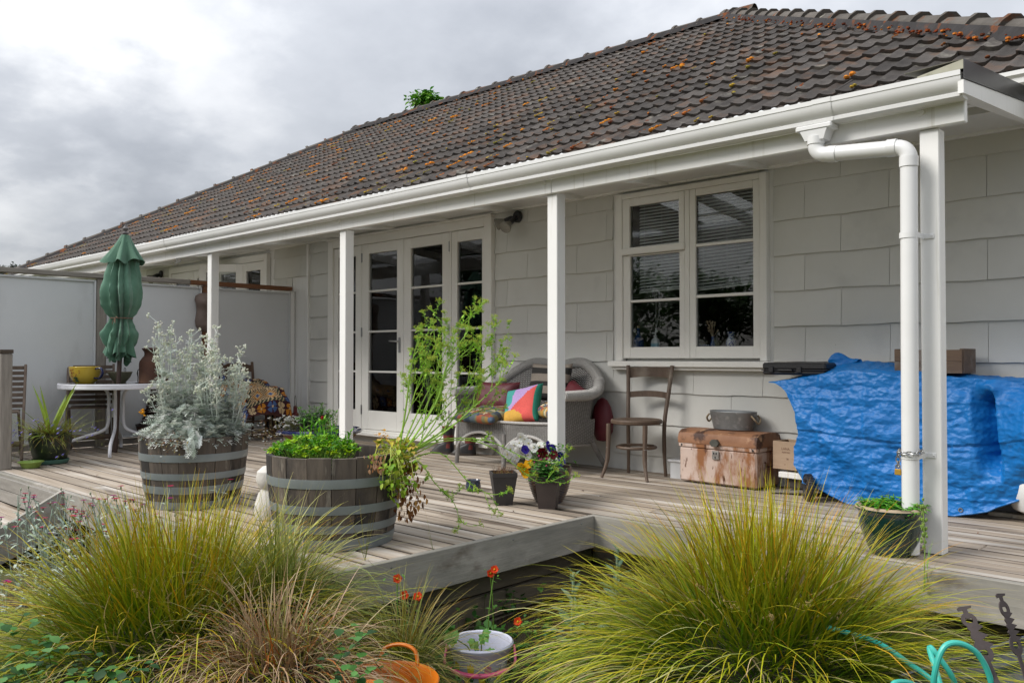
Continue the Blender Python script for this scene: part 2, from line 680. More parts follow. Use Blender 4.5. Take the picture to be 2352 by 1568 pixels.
CAPT = mat('cap_tile', (.125, .112, .098), (.08, .072, .064), scale=6, rough=.92, bump=.4, bscale=50, orand=.15, c3=(.13, .05, .02), s3=4, t3=(.58, .68), c4=(.42, .40, .33), s4=6, t4=(.68, .73), spec=.2)
MOSS = mat('moss', (.30, .10, .02), rough=1.0, scale=40, bump=.8, bscale=90, vcol=True, spec=.1)
METAL_DARK = mat('dark_flashing', (.075, .075, .078), (.055, .055, .058), scale=3, rough=.35, metal=.55)
SHEET = mat('roof_sheet_metal', (.50, .50, .49), (.44, .44, .43), scale=2, rough=.5)
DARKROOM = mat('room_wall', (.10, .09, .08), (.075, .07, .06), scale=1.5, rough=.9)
GAP_SHADE = mat('deck_gap_shade', (.10, .080, .062), (.065, .052, .04), scale=20, rough=1.0)  # dark board sides put the shade of the gaps into the colour
GLASS = glass_mat('window_glass')
STEEL = mat('brushed_steel', (.42, .42, .42), (.32, .32, .32), scale=20, rough=.35, metal=.9)
IRON = mat('dark_iron', (.05, .047, .045), (.03, .03, .03), scale=12, rough=.55, metal=.4)
BLACKP = mat('black_plastic', (.018, .018, .02), (.012, .012, .014), scale=8, rough=.45, bump=.1, bscale=200)
SKIN_CLEAR = None

# ------------------------------------------------------------------ ground
SOIL = mat('soil', (.062, .045, .030), (.035, .026, .018), scale=14, rough=1.0, bump=.9, bscale=30, c3=(.085, .10, .03), s3=.35, t3=(.45, .6), spec=.2)
g = MB()


def ground_h(x, y):
    n = .5 * noise.noise(V((x * .9, y * .9, 3))) + .25 * noise.noise(V((x * 2.7, y * 2.7, 9)))
    near = max(0.0, 1 - max(abs(x), abs(y)) / 30)
    return -.50 + .07 * n * near


xs = [-240, -120, -60, -30, -18] + [-12 + .4 * i for i in range(36)] + [4, 10, 30, 80, 240]
ys = [-240, -120, -60, -30, -12, -6] + [-3 + .4 * i for i in range(19)] + [6, 9, 14, 30, 80, 240]
gv = [(x, y, ground_h(x, y)) for y in ys for x in xs]
nx = len(xs)
g.add(gv, [(j * nx + i, j * nx + i + 1, (j + 1) * nx + i + 1, (j + 1) * nx + i) for j in range(len(ys) - 1) for i in range(nx - 1)], True)
kind(g.build('ground', SOIL), 'structure')

# ------------------------------------------------------------------ house
house = thing('house', 'single storey white timber house with grey wavy shingle wall and mossy dark tiled hip roof', 'house', (-8, 6.05, -.5))
XL, XR = -19.0, 1.6
# front wall with the openings left out
m = MB()
OPEN = [(-13.0, -10.1, -.06, 2.33), (-8.63, -5.94, .10, 2.33), (-4.31, -3.0, .93, 2.345)]
x = XL
for (a, b, z0, z1) in OPEN:
    m.box(x, a, 6.05, 6.17, -.5, 2.72)
    m.box(a, b, 6.05, 6.17, z1, 2.72)
    m.box(a, b, 6.05, 6.17, -.5, z0)
    x = b
m.box(x, XR, 6.05, 6.17, -.5, 2.72)
m.box(XL, XL + .12, 6.17, 15.0, -.5, 2.72)
m.box(XR - .12, XR, 6.17, 15.0, -.5, 2.72)
m.box(XL, XR, 15.0, 15.12, -.5, 2.72)
m.build('wall', WHITE, house)
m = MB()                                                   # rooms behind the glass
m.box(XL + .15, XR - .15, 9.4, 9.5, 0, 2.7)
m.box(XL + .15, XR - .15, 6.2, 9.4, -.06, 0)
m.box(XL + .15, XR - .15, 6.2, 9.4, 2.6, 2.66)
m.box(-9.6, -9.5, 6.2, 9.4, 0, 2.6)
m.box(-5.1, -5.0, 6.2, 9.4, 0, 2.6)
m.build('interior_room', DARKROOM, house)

# wavy shingles, one object each
PITCH, Z0 = .2668, .1352
skip = [(-8.70, -5.88), (-4.43, -2.925), (-13.1, -10.0)]


def shingle_mesh(x0, x1, z0, z1, ph):
    mb = MB()
    n = max(3, int((x1 - x0) / .075))
    vs = []
    for i in range(n + 1):
        x = x0 + (x1 - x0) * i / n
        wz = z0 + ((.0028 * math.sin(2 * math.pi * (x * 1.64) + ph) + .0022 * math.sin(2 * math.pi * (x * .93) + 2 * ph)) if z0 > .01 else 0) + .002 * math.sin(2 * math.pi * x * 4.1 + ph)
        vs += [(x, 6.030, wz), (x, 6.046, z1), (x, 6.046, wz)]
    fs = []
    for i in range(n):
        a, b = 3 * i, 3 * i + 3
        fs += [(a, b, b + 1, a + 1), (a + 2, b + 2, b, a)]
    fs += [(0, 1, 2), (3 * n, 3 * n + 2, 3 * n + 1)]
    mb.add(vs, fs)
    return mb.build('shingle', SHINGLE, mesh_only=True)


def shingle_spans(p, q, z0, z1):
    """The parts of one shingle not taken up by doors, window or trim: (x0, x1, top)."""
    out = [(p, q, z1)]
    for a, b, lo, hi in ((-8.70, -5.88, 0.0, 2.402), (-4.43, -2.925, .862, 2.39), (-13.1, -10.0, 0.0, 2.38), (-9.56, -9.145, 0.0, 1.90), (-9.19, -9.145, 0.0, 2.41)):
        res = []
        for (x0, x1, zt) in out:
            if x1 <= a or x0 >= b or zt <= lo or z0 >= hi:
                res.append((x0, x1, zt))
                continue
            if z0 < lo < zt:
                res.append((max(x0, a), min(x1, b), lo))
            if x0 < a:
                res.append((x0, a, zt))
            if x1 > b:
                res.append((b, x1, zt))
        out = res
    return [o for o in out if o[1] - o[0] > .02]


for row in range(-1, 9):
    z0 = max(0.0, Z0 + PITCH * row)
    z1 = min(Z0 + PITCH * (row + 1) + .012, 2.402)
    ph = R.uniform(0, 6)
    x = -2.073 - .607 * 20 + (.27 if row % 2 == 0 else 0)
    while x < XR:
        for (p, q, zt) in shingle_spans(x + .0015, x + .6055, z0, z1):
            obj('shingle', shingle_mesh(p, q, z0, zt, ph), house)
        x += .607
m = MB()
m.box(-9.185, -9.147, 6.005, 6.05, 0, 2.40, .003)
m.build('corner_trim', WHITE, house)
m = MB()
m.box(XL, XR, 6.0, 6.05, 2.403, 2.60, .003)
m.build('wall_plate', WHITE, house)


def frame(name, mt, x0, x1, z0, z1, wl, wr, wt, wb, y0, y1, parent, mids=(), mw=.022, ch=.003):
    """A glazed leaf: stiles, rails and glazing bars; returns the part and the pane rectangles."""
    mb = MB()
    mb.box(x0, x0 + wl, y0, y1, z0, z1, ch)
    mb.box(x1 - wr, x1, y0, y1, z0, z1, ch)
    mb.box(x0 + wl, x1 - wr, y0 + .001, y1, z1 - wt, z1, ch)
    mb.box(x0 + wl, x1 - wr, y0 + .001, y1, z0, z0 + wb, ch)
    zs = [z0 + wb]
    for zm in mids:
        mb.box(x0 + wl, x1 - wr, y0 + .006, y1 - .004, zm - mw / 2, zm + mw / 2, ch)
        zs += [zm - mw / 2, zm + mw / 2]
    zs.append(z1 - wt)
    o = mb.build(name, mt, parent)
    for i in range(0, len(zs), 2):
        pm = MB()
        yy = (y0 + y1) / 2 + .004
        pm.box(x0 + wl - .004, x1 - wr + .004, yy, yy + .004, zs[i] - .004, zs[i + 1] + .004)
        pm.build('pane', GLASS, o)
    return o


def hinge(parent, x, y, z, h=.09):
    mb = MB()
    mb.tube([(x, y, z - h / 2), (x, y, z + h / 2)], .0065, 6)
    mb.box(x - .016, x + .016, y + .002, y + .006, z - h / 2 + .004, z + h / 2 - .004)
    mb.build('hinge', STEEL if h > .08 else CREAM, parent)


# French doors
m = MB()
m.box(-8.69, -8.585, 5.985, 6.05, .10, 2.378, .004)
m.box(-5.99, -5.885, 5.985, 6.05, .10, 2.378, .004)
m.box(-8.585, -5.99, 5.986, 6.05, 2.285, 2.378, .004)
m.box(-8.70, -5.875, 5.965, 6.05, 2.379, 2.40, .003)
m.box(-8.13, -8.03, 6.0, 6.07, .10, 2.284, .004)
m.box(-6.515, -6.49, 6.0, 6.07, .10, 2.284, .004)
m.build('door_frame', CREAM, house)
MID = (.802, 1.264, 1.73)
frame('door', CREAM, -8.026, -7.268, .138, 2.281, .125, .115, .112, .215, 6.004, 6.046, house, MID)
frame('door', CREAM, -7.262, -6.519, .138, 2.279, .118, .112, .112, .215, 6.004, 6.046, house, MID)
frame('sidelight', CREAM, -6.486, -5.992, .138, 2.279, .082, .046, .112, .215, 6.006, 6.046, house, MID)
frame('sidelight', CREAM, -8.583, -8.132, .138, 2.279, .085, .02, .112, .215, 6.006, 6.046, house, MID)
d_l = [o for o in house.children if o.name.startswith('door') and not o.name.startswith('door_frame')]
for z in (.36, 1.26, 2.13):
    hinge(d_l[0], -8.030, 6.0, z, .11)
    hinge(d_l[1], -6.515, 6.0, z, .11)
m = MB()
m.box(-7.350, -7.312, 5.998, 6.003, 1.02, 1.19, .002)
m.tube([(-7.331, 6.0, 1.145), (-7.331, 5.955, 1.145), (-7.34, 5.948, 1.145), (-7.45, 5.95, 1.150)], [.011, .010, .010, .007], 8)
m.build('handle', STEEL, d_l[0])
m = MB()
m.box(-8.72, -5.85, 5.90, 6.06, .072, .112, .006)
m.box(-8.69, -5.88, 5.985, 6.05, .112, .134, .004)
m.build('threshold', CREAM, house)
m = MB()
m.box(-8.69, -5.88, 5.99, 6.048, 0, .071)
m.build('plinth', SHINGLE, house)

# sash window
m = MB()
m.box(-4.362, -4.296, 5.985, 6.05, .938, 2.38, .004)
m.box(-3.015, -2.958, 5.985, 6.05, .938, 2.38, .004)
m.box(-4.296, -3.015, 5.986, 6.05, 2.335, 2.38, .004)
m.box(-3.676, -3.632, 5.994, 6.10, .958, 2.334, .004)
m.box(-4.30, -3.01, 6.06, 6.17, .93, .958)
m.box(-4.44, -2.90, 6.10, 6.30, 1.02, 1.045)
win = m.build('window', CREAM, house)
m = MB()
m.box(-4.425, -2.925, 5.945, 6.05, .888, .936, .005)
m.box(-4.405, -2.945, 5.975, 6.05, .862, .886, .004)
m.build('sill', CREAM, win)
frame('sash', CREAM, -4.294, -3.678, 1.862, 2.333, .074, .052, .065, .05, 5.992, 6.03, win)
m = MB()
m.box(-4.296, -3.672, 5.972, 6.006, 1.848, 1.905, .005)
m.build('drip_rail', CREAM, win)
frame('sash', CREAM, -4.294, -3.678, .96, 1.846, .074, .052, .012, .095, 6.000, 6.036, win, (1.449,))
frame('sash', CREAM, -3.630, -3.017, .96, 2.333, .055, .056, .056, .095, 5.996, 6.034, win, (1.46, 1.874), .024)
for z in (1.10, 1.62, 2.24):
    hinge(win, -3.014, 5.988, z, .075)
hinge(win, -4.12, 5.988, 2.333, .02)
hinge(win, -3.80, 5.988, 2.333, .02)

# the second set of glazed doors, beyond the screen fence
m = MB()
m.box(-13.0, -12.92, 5.985, 6.05, 0, 2.36, .004)
m.box(-10.18, -10.10, 5.985, 6.05, 0, 2.36, .004)
m.box(-12.92, -10.18, 5.986, 6.05, 2.27, 2.36, .004)
m.build('door_frame', CREAM, house)
for i in range(3):
    x0 = -12.915 + i * .72
    frame('door', CREAM, x0, x0 + .71, .05, 2.265, .11, .11, .11, .2, 6.0, 6.04, house, MID)
q = frame('door', CREAM, -10.76, -10.185, .05, 2.265, .10, .10, .11, .2, 6.0, 6.04, house, MID)
dl = frame('door', CREAM, -11.40, -10.77, .05, 2.265, .10, .10, .11, .2, 6.0, 6.04, house, MID)
# this leaf stands half open
piv = V((-10.77, 6.02, 0))
dl.matrix_basis = Matrix.Translation(piv) @ Matrix.Rotation(rad(38), 4, 'Z') @ Matrix.Translation(-piv)

# ------------------------------------------------------------------ tiled roof (part of the house)
PITA = rad(31)
TT = math.tan(PITA)
YE, ZE = 5.5, 2.60
RY, RZ = 10.65, 5.695
RX0, RX1 = -14.27, -5.63
EX0, EX1 = RX0 - (RY - YE), RX1 + (RY - YE)
CS, SN = math.cos(PITA), math.sin(PITA)


def onroof(x, s, h=0.0):
    """x along the eave, s metres up the slope, h above the roof plane."""
    return V((x, YE + s * CS - h * SN, ZE + s * SN + h * CS))


m = MB()
B1, B0 = 2 * RY - YE, ZE
dz = -.06
m.add([(EX0, YE, ZE + dz), (EX1, YE, ZE + dz), (RX1, RY, RZ + dz), (RX0, RY, RZ + dz), (EX0, B1, ZE + dz), (EX1, B1, ZE + dz)],
      [(0, 1, 2, 3), (1, 5, 2), (5, 4, 3, 2), (4, 0, 3)])
m.add([(EX0, YE, ZE - .07), (EX1, YE, ZE - .07), (EX1, B1, ZE - .07), (EX0, B1, ZE - .07)], [(3, 2, 1, 0)])
m.build('roof', MORTAR, house)
roof = [o for o in house.children if o.name == 'roof'][0]

TW, TE = .272, .325
prof = [(0, 1), (.06, .86), (.15, .42), (.25, .12), (.36, .0), (.44, .30), (.5, .86), (.56, .90), (.63, .42), (.74, .10), (.86, .0), (.95, .34), (1.0, .92)]


def tile_verts():
    vs, fs = [], []
    n = len(prof)
    for t, hh in prof:
        x = t * (TW + .010)
        b = hh * .026
        vs += [(x, 0.0, b + .034), (x, TE + .05, b + .002), (x, .004, b + .004)]
    for i in range(n - 1):
        a, c = 3 * i, 3 * i + 3
        fs += [(a, c, c + 1, a + 1), (a + 2, c + 2, c, a)]
    fs += [(0, 1, 2), (3 * (n - 1), 3 * (n - 1) + 2, 3 * (n - 1) + 1)]
    return vs, fs


tv, tf = tile_verts()
mb = MB()
mb.add(tv, tf, True)
tile_me = mb.build('tile', TILE, mesh_only=True, sharp=40)
RM = Matrix(((1, 0, 0), (0, CS, -SN), (0, SN, CS))).to_4x4()
cand = []
SL = (RY - YE) / CS
row = 0
s0 = -.03
while s0 < SL - .08:
    off = (TW / 2 if row % 2 else 0.0)
    k0 = int((EX0 - off) / TW) - 1
    for k in range(k0, k0 + int((EX1 - EX0) / TW) + 3):
        x = k * TW + off
        # stay inside the hips (cut tiles are trimmed to the hip line)
        a = max(0.0, s0) * CS
        xl, xr = EX0 + a, EX1 - a
        if x + TW < xl + .05 or x > xr - .05:
            continue
        p = onroof(x, s0)
        z = (p - EYE).dot(FW)
        if z < .5:
            continue
        u = 1176 + 1938 * (p - EYE).dot(RT) / z
        v = 784 - 1938 * (p - EYE).dot(UP) / z
        vis = -120 < u < 2450 and v > -60
        cut = x < xl + TE + .02 or x + TW > xr - TE - .02
        cand.append((not vis, z, x, s0, cut, row))
    s0 += TE
    row += 1
cand.sort()


def trimmed(x, s0):
    """A tile cut along the hip line, in its own coordinates."""
    out_v, out_f = [], []
    P = [onroof(x, s0) + RM.to_3x3() @ V(q) for q in tv]
    lim = lambda q: min(max(q.x, EX0 + (q.y - YE)), EX1 - (q.y - YE))
    res = []
    for q in P:
        q2 = q.copy()
        q2.x = lim(q)
        q2 = q2 - onroof(x, s0)
        res.append(tuple(RM.to_3x3().inverted() @ q2))
    mb = MB()
    mb.add(res, tf, True)
    return mb


far = MB()
n_ind = 0
TR = random.Random(5)
TILES_AT = []
for (nv, z, x, s0, cut, row) in cand:
    jm = (TR.uniform(-.004, .004), TR.uniform(-.012, .012), TR.uniform(-.02, .02))
    if not nv:
        TILES_AT.append((x, s0, z))
    if n_ind < 295 and not nv:
        me = tile_me if not cut else trimmed(x, s0).build('tile', TILE, mesh_only=True, sharp=40)
        o = obj('tile', me, roof)
        o.matrix_basis = Matrix.Translation(onroof(x + jm[0], s0 + jm[1], .0)) @ RM @ Matrix.Rotation(jm[2], 4, 'Z')
        n_ind += 1
    else:
        if cut:
            q = trimmed(x, s0)
            vv = [tuple(onroof(x, s0) + RM.to_3x3() @ V(p)) for p in q.v]
        else:
            M = Matrix.Translation(onroof(x + jm[0], s0 + jm[1], 0)) @ RM @ Matrix.Rotation(jm[2], 4, 'Z')
            vv = [tuple(M @ V(p)) for p in tv]
        far.add(vv, tf, True)
kind(far.build('far_tiles', TILE, roof, sharp=40), 'stuff')

# ridge and hip caps
cm = MB()
cl = .46
sec = [(-.135, -.075), (-.078, .008), (-.028, .046), (.028, .046), (.078, .008), (.135, -.075)]
vs, fs = [], []
for y, k, dz_ in ((0, 1.10, .022), (.045, 1.10, .020), (.05, .98, .004), (cl, .86, -.006)):
    for a, b in sec:
        vs.append((a * k, y, b * k + dz_))
n = len(sec)
for j in range(3):
    for i in range(n - 1):
        fs.append((j * n + i, j * n + i + 1, (j + 1) * n + i + 1, (j + 1) * n + i))
vs += [(a * .92, 0, b - .02) for a, b in sec]
for i in range(n - 1):
    fs.append((4 * n + i, 4 * n + i + 1, i + 1, i))
cm.add(vs, [f[::-1] for f in fs])
cap_me = cm.build('ridge_tile', CAPT, mesh_only=True)


def caps(p, q, step=.41):
    p, q = V(p), V(q)
    d = q - p
    L = d.length
    y = d.normalized()
    x = y.cross(V((0, 0, 1))).normalized()
    z = x.cross(y)
    for i in range(int(L / step) + 1):
        c = p + y * (i * step) + z * (.055 + .004 * TR.uniform(-1, 1))
        tw = TR.uniform(-.03, .03)
        xx = x * math.cos(tw) + y * math.sin(tw)
        yy = xx.cross(z) * -1
        M = Matrix(((xx.x, yy.x, z.x, c.x), (xx.y, yy.y, z.y, c.y), (xx.z, yy.z, z.z, c.z), (0, 0, 0, 1)))
        o = obj('ridge_tile', cap_me, roof)
        o.matrix_basis = M
    b = MB()
    A, Bv = p + z * .0, q + z * .0
    nseg = int(L / .1)
    vs = []
    for i in range(nseg + 1):
        c = p + d * (i / nseg)
        j1, j2 = TR.uniform(-.02, .02), TR.uniform(-.02, .02)
        vs += [tuple(c - x * (.175 + j1) - z * .045), tuple(c - x * .12 + z * .045), tuple(c + x * .12 + z * .045), tuple(c + x * (.175 + j2) - z * .045)]
    fs = []
    for i in range(nseg):
        for k in range(3):
            fs.append((4 * i + k, 4 * i + k + 1, 4 * i + 4 + k + 1, 4 * i + 4 + k))
    b.add(vs, fs)
    b.build('mortar_bed', MORTAR, roof)


caps((EX0 + .1, YE + .1, ZE + .1 * TT), (RX0, RY, RZ))
caps((RX0 - .2, RY, RZ + .015), (RX1 + .05, RY, RZ + .015))
caps((EX1 - .1, YE + .1, ZE + .1 * TT), (RX1 - .1, RY - .0, RZ + .01))

# moss tufts in the tile channels
ms = MB()
MR = random.Random(3)
mc = [hx('#d88a30'), hx('#c87a2a'), hx('#a8602c'), hx('#84482e'), hx('#b09238'), hx('#8f8236'), hx('#6e3c2a')]
for (x, s0, z) in TILES_AT:
    px = (x - -5.5) / 3.4
    dens = .15 + .85 * math.exp(-((x + 6.4) / 2.6) ** 2) * math.exp(-((s0 - .9) / 1.5) ** 2) + (.25 if x < -9 else 0)
    dens += .4 * max(0.0, noise.noise(V((x * .8, s0 * 1.1, 5))))
    if x > -3.6:
        dens *= .45
    if MR.random() > dens:
        continue
    t0 = MR.choice((.36, .86, .36, .98))
    c = MR.choice(mc)
    if x > -3.4 and MR.random() < .6:
        c = MR.choice(mc[2:4] + [mc[6]])
    ln = MR.choice((2, 2, 3, 4, 5))
    sz = MR.uniform(.015, .031) * (1.2 if c in mc[:2] else .85)
    for k in range(ln):
        q = onroof(x + TW * t0 + MR.uniform(-.012, .012), s0 + .03 + k * sz * 1.5 + MR.uniform(0, .02), .0026 + .044 - .03 * (k * sz * 1.5 / TE))
        ms.c = jit(mixc(c, (.25, .22, .05), MR.random() * .2), .2)
        r = sz * MR.uniform(.7, 1.15)
        ms.ball(q, r, 7, 4, .62, sx=.85, sy=1.25)
# rusty fringe along the right hip
for i in range(260):
    a = MR.uniform(.1, 5.1)
    q = V((EX1 - a - .16 - MR.uniform(0, .14), YE + a - MR.uniform(-.02, .1), ZE + a * TT + .03))
    ms.c = jit(MR.choice((hx('#8a4424'), hx('#7a3a20'), hx('#b87030'), hx('#5a3020'))), .2)
    ms.ball(q, MR.uniform(.008, .022), 5, 3, .6)
kind(ms.build('moss_tufts', MOSS, roof), 'stuff')

# the main eave gutter behind the veranda
m = MB()
gp = [(0.0, 0.0), (-.085, 0.0), (-.10, .015), (-.10, .045), (-.118, .06), (-.118, .085), (-.112, .085), (-.108, .06)]


def gutter_run(mb, x0, x1, y, z, k=1.0):
    vs = []
    for x in (x0, x1):
        for a, b in gp:
            vs.append((x, y + a * k, z + b * k))
    n = len(gp)
    mb.add(vs, [(i, n + i, n + i + 1, i + 1) for i in range(n - 1)], True)
    mb.add([vs[i] for i in range(6)], [(0, 1, 2, 3, 4, 5)])
    mb.add([vs[n + i] for i in range(6)], [(5, 4, 3, 2, 1, 0)])


gutter_run(m, EX0, EX1, YE + .06, 2.515, 1.0)
m.box(EX0, EX1, YE + .061, YE + .085, 2.42, 2.60)
m.box(EX0, EX1, YE + .085, 6.0, 2.42, 2.44)
m.build('eave_gutter', GUTTER, house)

# ------------------------------------------------------------------ veranda
ver = thing('veranda', 'white timber veranda with square posts carrying a low sheet roof along the house front', 'veranda', (-7.5, 4.5, 0))
VX0, VX1 = -14.05, -1.165
for i, x in enumerate((-13.585, -11.135, -8.685, -6.235, -3.785, -1.335)):
    m = MB()
    m.box(x - .045, x + .045, 4.452, 4.542, .002, 2.098, .004)
    m.build('post', WHITE, ver)
m = MB()
for a, b in ((VX0, -3.768), (-3.765, VX1)):
    m.box(a, b, 4.424, 4.470, 2.10, 2.262, .004)
m.build('beam', WHITE, ver)
for x in (-13.6, -11.15, -8.72, -6.25, -3.83, -1.36):
    m = MB()
    m.lathe([(.0001, -.012), (.014, -.010), (.018, 0)], 12)
    o = m.build('bolt_head', WHITE, ver)
    o.matrix_basis = Matrix.Translation((x, 4.424, 2.18)) @ Matrix.Rotation(rad(-90), 4, 'X')
x = -1.19
rafter = None
m = MB()
m.add([], [])
RB = lambda y: 2.222 + .115 * (y - 4.45)
k = 0
while x > VX0:
    mb = MB()
    y0, y1 = 4.4715, 5.998
    h = .092
    vs = []
    for xx in (-.022, .022):
        vs += [(xx, y0, RB(y0)), (xx, y1, RB(y1)), (xx, y1, RB(y1) + h), (xx, y0, RB(y0) + h)]
    mb.add(vs, [(0, 3, 2, 1), (4, 5, 6, 7), (0, 1, 5, 4), (2, 3, 7, 6), (0, 4, 7, 3), (1, 2, 6, 5)])
    if rafter is None:
        rafter = mb.build('rafter', WHITE, mesh_only=True)
    o = obj('rafter', rafter, ver)
    o.matrix_basis = Matrix.Translation((x, 0, 0))
    x -= .888
    k += 1
# purlins along the run, then corrugated sheets, every second one clear plastic, extra ones added to brighten below
m = MB()
for y in (4.75, 5.35):
    m.box(VX0, VX1 - .01, y - .03, y + .03, RB(y) + .0925, RB(y) + .107)
m.build('purlin', WHITE, ver)


def corrugated(x0, x1, y0, y1, zf, amp, per):
    mb = MB()
    n = int((x1 - x0) / per * 6)
    vs = []
    for j in range(2):
        y = y0 + (y1 - y0) * j
        for i in range(n + 1):
            xx = x0 + (x1 - x0) * i / n
            vs.append((xx, y, zf(y) + amp * math.sin(2 * math.pi * xx / per)))
    mb.add(vs, [(i, i + 1, n + 2 + i, n + 1 + i) for i in range(n)], True)
    return mb


CLEAR = mat('clear_roofing', (.75, .76, .75), (.66, .67, .66), scale=3, rough=.35, trans=.75)
x = VX1 - .02
i = 0
while x > VX0 + .1:
    x0 = max(VX0, x - .86)
    clear = i % 2 == 1
    o = corrugated(x0, x + .04, 4.365, 6.02, lambda y, b=i: RB(y) + (.123 if b % 2 else .117) + .001 * (b % 2), .008, .076).build('roof_sheet', CLEAR if clear else SHEET, ver, sharp=0)
    if clear:
        o['label'] = 'clear plastic roof sheet'
    x -= .82
    i += 1
# gutter
gj = [VX0, -9.48, -4.49, -1.775, -1.15]
GP = [(0, 0), (-.075, -.004), (-.092, .004), (-.093, .020), (-.088, .026), (-.096, .032), (-.112, .050), (-.121, .072), (-.122, .092), (-.126, .094), (-.126, .118), (-.120, .118), (-.114, .075), (-.085, .03)]
for a, b in zip(gj[:-1], gj[1:]):
    m = MB()
    vs = []
    for x in (a, b):
        for p, q in GP:
            vs.append((x, 4.4235 + p, 2.198 + q))
    n = len(GP)
    m.add(vs, [(i, n + i, n + i + 1, i + 1) for i in range(n - 1)], True)
    for e in (0, n):
        m.add([vs[e + i] for i in range(11)], [tuple(range(11)) if e == 0 else tuple(range(11))[::-1]])
    gut = m.build('gutter', GUTTER, ver)
    if b < -1.5:
        m = MB()
        vs = []
        for x in (b - .09, b + .012):
            for p, q in GP:
                vs.append((x, 4.4235 + p * 1.02 - .001, 2.198 + (q - .06) * 1.03 + .06))
        m.add(vs, [(i, n + i, n + i + 1, i + 1) for i in range(n - 1)], True)
        m.build('joint', GUTTER, gut)
# barge board and dark flashing at the open end
m = MB()
vs = []
for xx in (-1.163, -1.138):
    vs += [(xx, 4.305, 2.205), (xx, 6.0, 2.375), (xx, 6.0, 2.490), (xx, 4.305, 2.268)]
m.add(vs, [(0, 3, 2, 1), (4, 5, 6, 7), (0, 1, 5, 4), (2, 3, 7, 6), (0, 4, 7, 3), (1, 2, 6, 5)])
m.build('barge_board', WHITE, ver)
m = MB()
vs = []
for xx in (-1.136, -1.133):
    vs += [(xx, 4.298, 2.270), (xx, 6.04, 2.497), (xx, 6.04, 2.587), (xx, 4.298, 2.362)]
m.add(vs, [(0, 3, 2, 1), (4, 5, 6, 7), (0, 1, 5, 4), (2, 3, 7, 6), (0, 4, 7, 3), (1, 2, 6, 5)])
m.build('flashing', METAL_DARK, ver)
m = MB()
vs = [(-1.1365, 4.298, 2.3625), (-1.40, 4.298, 2.352), (-1.40, 6.04, 2.577), (-1.1365, 6.04, 2.5875),
      (-1.1365, 4.298, 2.3605), (-1.40, 4.298, 2.350), (-1.40, 6.04, 2.575), (-1.1365, 6.04, 2.5855)]
m.add(vs, [(0, 3, 2, 1), (4, 5, 6, 7), (0, 1, 5, 4), (1, 2, 6, 5)])
m.build('flashing_flange', mat('olive_flashing', (.17, .16, .11), (.12, .115, .08), scale=5, rough=.6), ver)
m = MB()
m.add([(-1.34, 4.299, 2.317), (-1.137, 4.299, 2.317), (-1.137, 4.299, 2.361), (-1.34, 4.299, 2.323), (-1.34, 4.303, 2.317), (-1.137, 4.303, 2.317), (-1.137, 4.303, 2.361), (-1.34, 4.303, 2.323)], [(0, 1, 2, 3), (7, 6, 5, 4), (3, 2, 6, 7)])
m.build('end_flap', mat('cream_flap', (.42, .41, .32), (.34, .33, .25), scale=9, rough=.6, c3=(.12, .13, .06), s3=12, t3=(.55, .7)), ver)
m = MB()
m.tube([(-9.35, 4.40, 2.10), (-9.35, 4.40, 2.05), (-9.30, 4.36, 2.03), (-9.18, 4.36, 2.04), (-9.17, 4.36, 2.08)], .006, 6)
m.build('hook', STEEL, ver)

# ------------------------------------------------------------------ downpipe
dp = thing('downpipe', 'white plastic downpipe elbowed from the gutter down beside the end veranda post', 'downpipe', (-1.40, 4.36, 0))
PY = 4.355
m = MB()
m.box(-1.965, -1.770, 4.318, 4.418, 2.168, 2.197, .006)
vs = [(-1.94, 4.32, 2.168), (-1.795, 4.32, 2.168), (-1.795, 4.415, 2.168), (-1.94, 4.415, 2.168), (-1.915, 4.325, 2.115), (-1.815, 4.325, 2.115), (-1.815, 4.41, 2.115), (-1.915, 4.41, 2.115)]
m.add(vs, [(0, 1, 5, 4), (1, 2, 6, 5), (2, 3, 7, 6), (3, 0, 4, 7), (7, 6, 5, 4)])
m.build('outlet', PVC, dp)
pr = .040


def arc(c, a, b, r, n=7):
    """Quarter bend from direction a to direction b round corner point c."""
    c, a, b = V(c), V(a).normalized(), V(b).normalized()
    o = c - a * r + b * r
    return [o + (-b * math.cos(t) + a * math.sin(t)) * r for t in [math.pi / 2 * i / n for i in range(n + 1)]]


m = MB()
path = [V((-1.868, PY, 2.13))] + arc((-1.868, PY, 2.035), (0, 0, -1), (1, 0, 0), .055) + arc((-1.400, PY, 2.005), (1, 0, -.05), (0, 0, -1), .055) + [V((-1.404, PY, 1.0)), V((-1.406, PY, .012))]
m.tube(path, pr, 20)
m.build('pipe', PVC, dp)
for p, q in (((-1.868, PY, 2.135), (-1.868, PY, 2.095)), ((-1.80, PY, 2.033), (-1.755, PY, 2.028)), ((-1.50, PY, 2.0125), (-1.455, PY, 2.010)), ((-1.400, PY, 1.955), (-1.4005, PY, 1.905))):
    m = MB()
    m.tube([p, q], pr + .004, 20)
    m.build('socket', PVC, dp)
for z in (1.567, .487):
    m = MB()
    pts = [(-1.404 + (pr + .003) * math.cos(a), PY + (pr + .003) * math.sin(a)) for a in [rad(180 + 12 * i) for i in range(16)]]
    for i in range(len(pts) - 1):
        a, b = pts[i], pts[i + 1]
        m.add([(a[0], a[1], z - .014), (b[0], b[1], z - .014), (b[0], b[1], z + .014), (a[0], a[1], z + .014)], [(0, 1, 2, 3)], True)
    m.box(-1.364, -1.315, 4.446, 4.4505, z - .013, z + .013, .002)
    m.box(-1.366, -1.361, 4.355, 4.45, z - .013, z + .013)
    m.lathe([(.0001, .006), (.005, .005), (.006, 0)], 8, (-1.325, 4.446, z))
    m.build('bracket', PVC, dp)

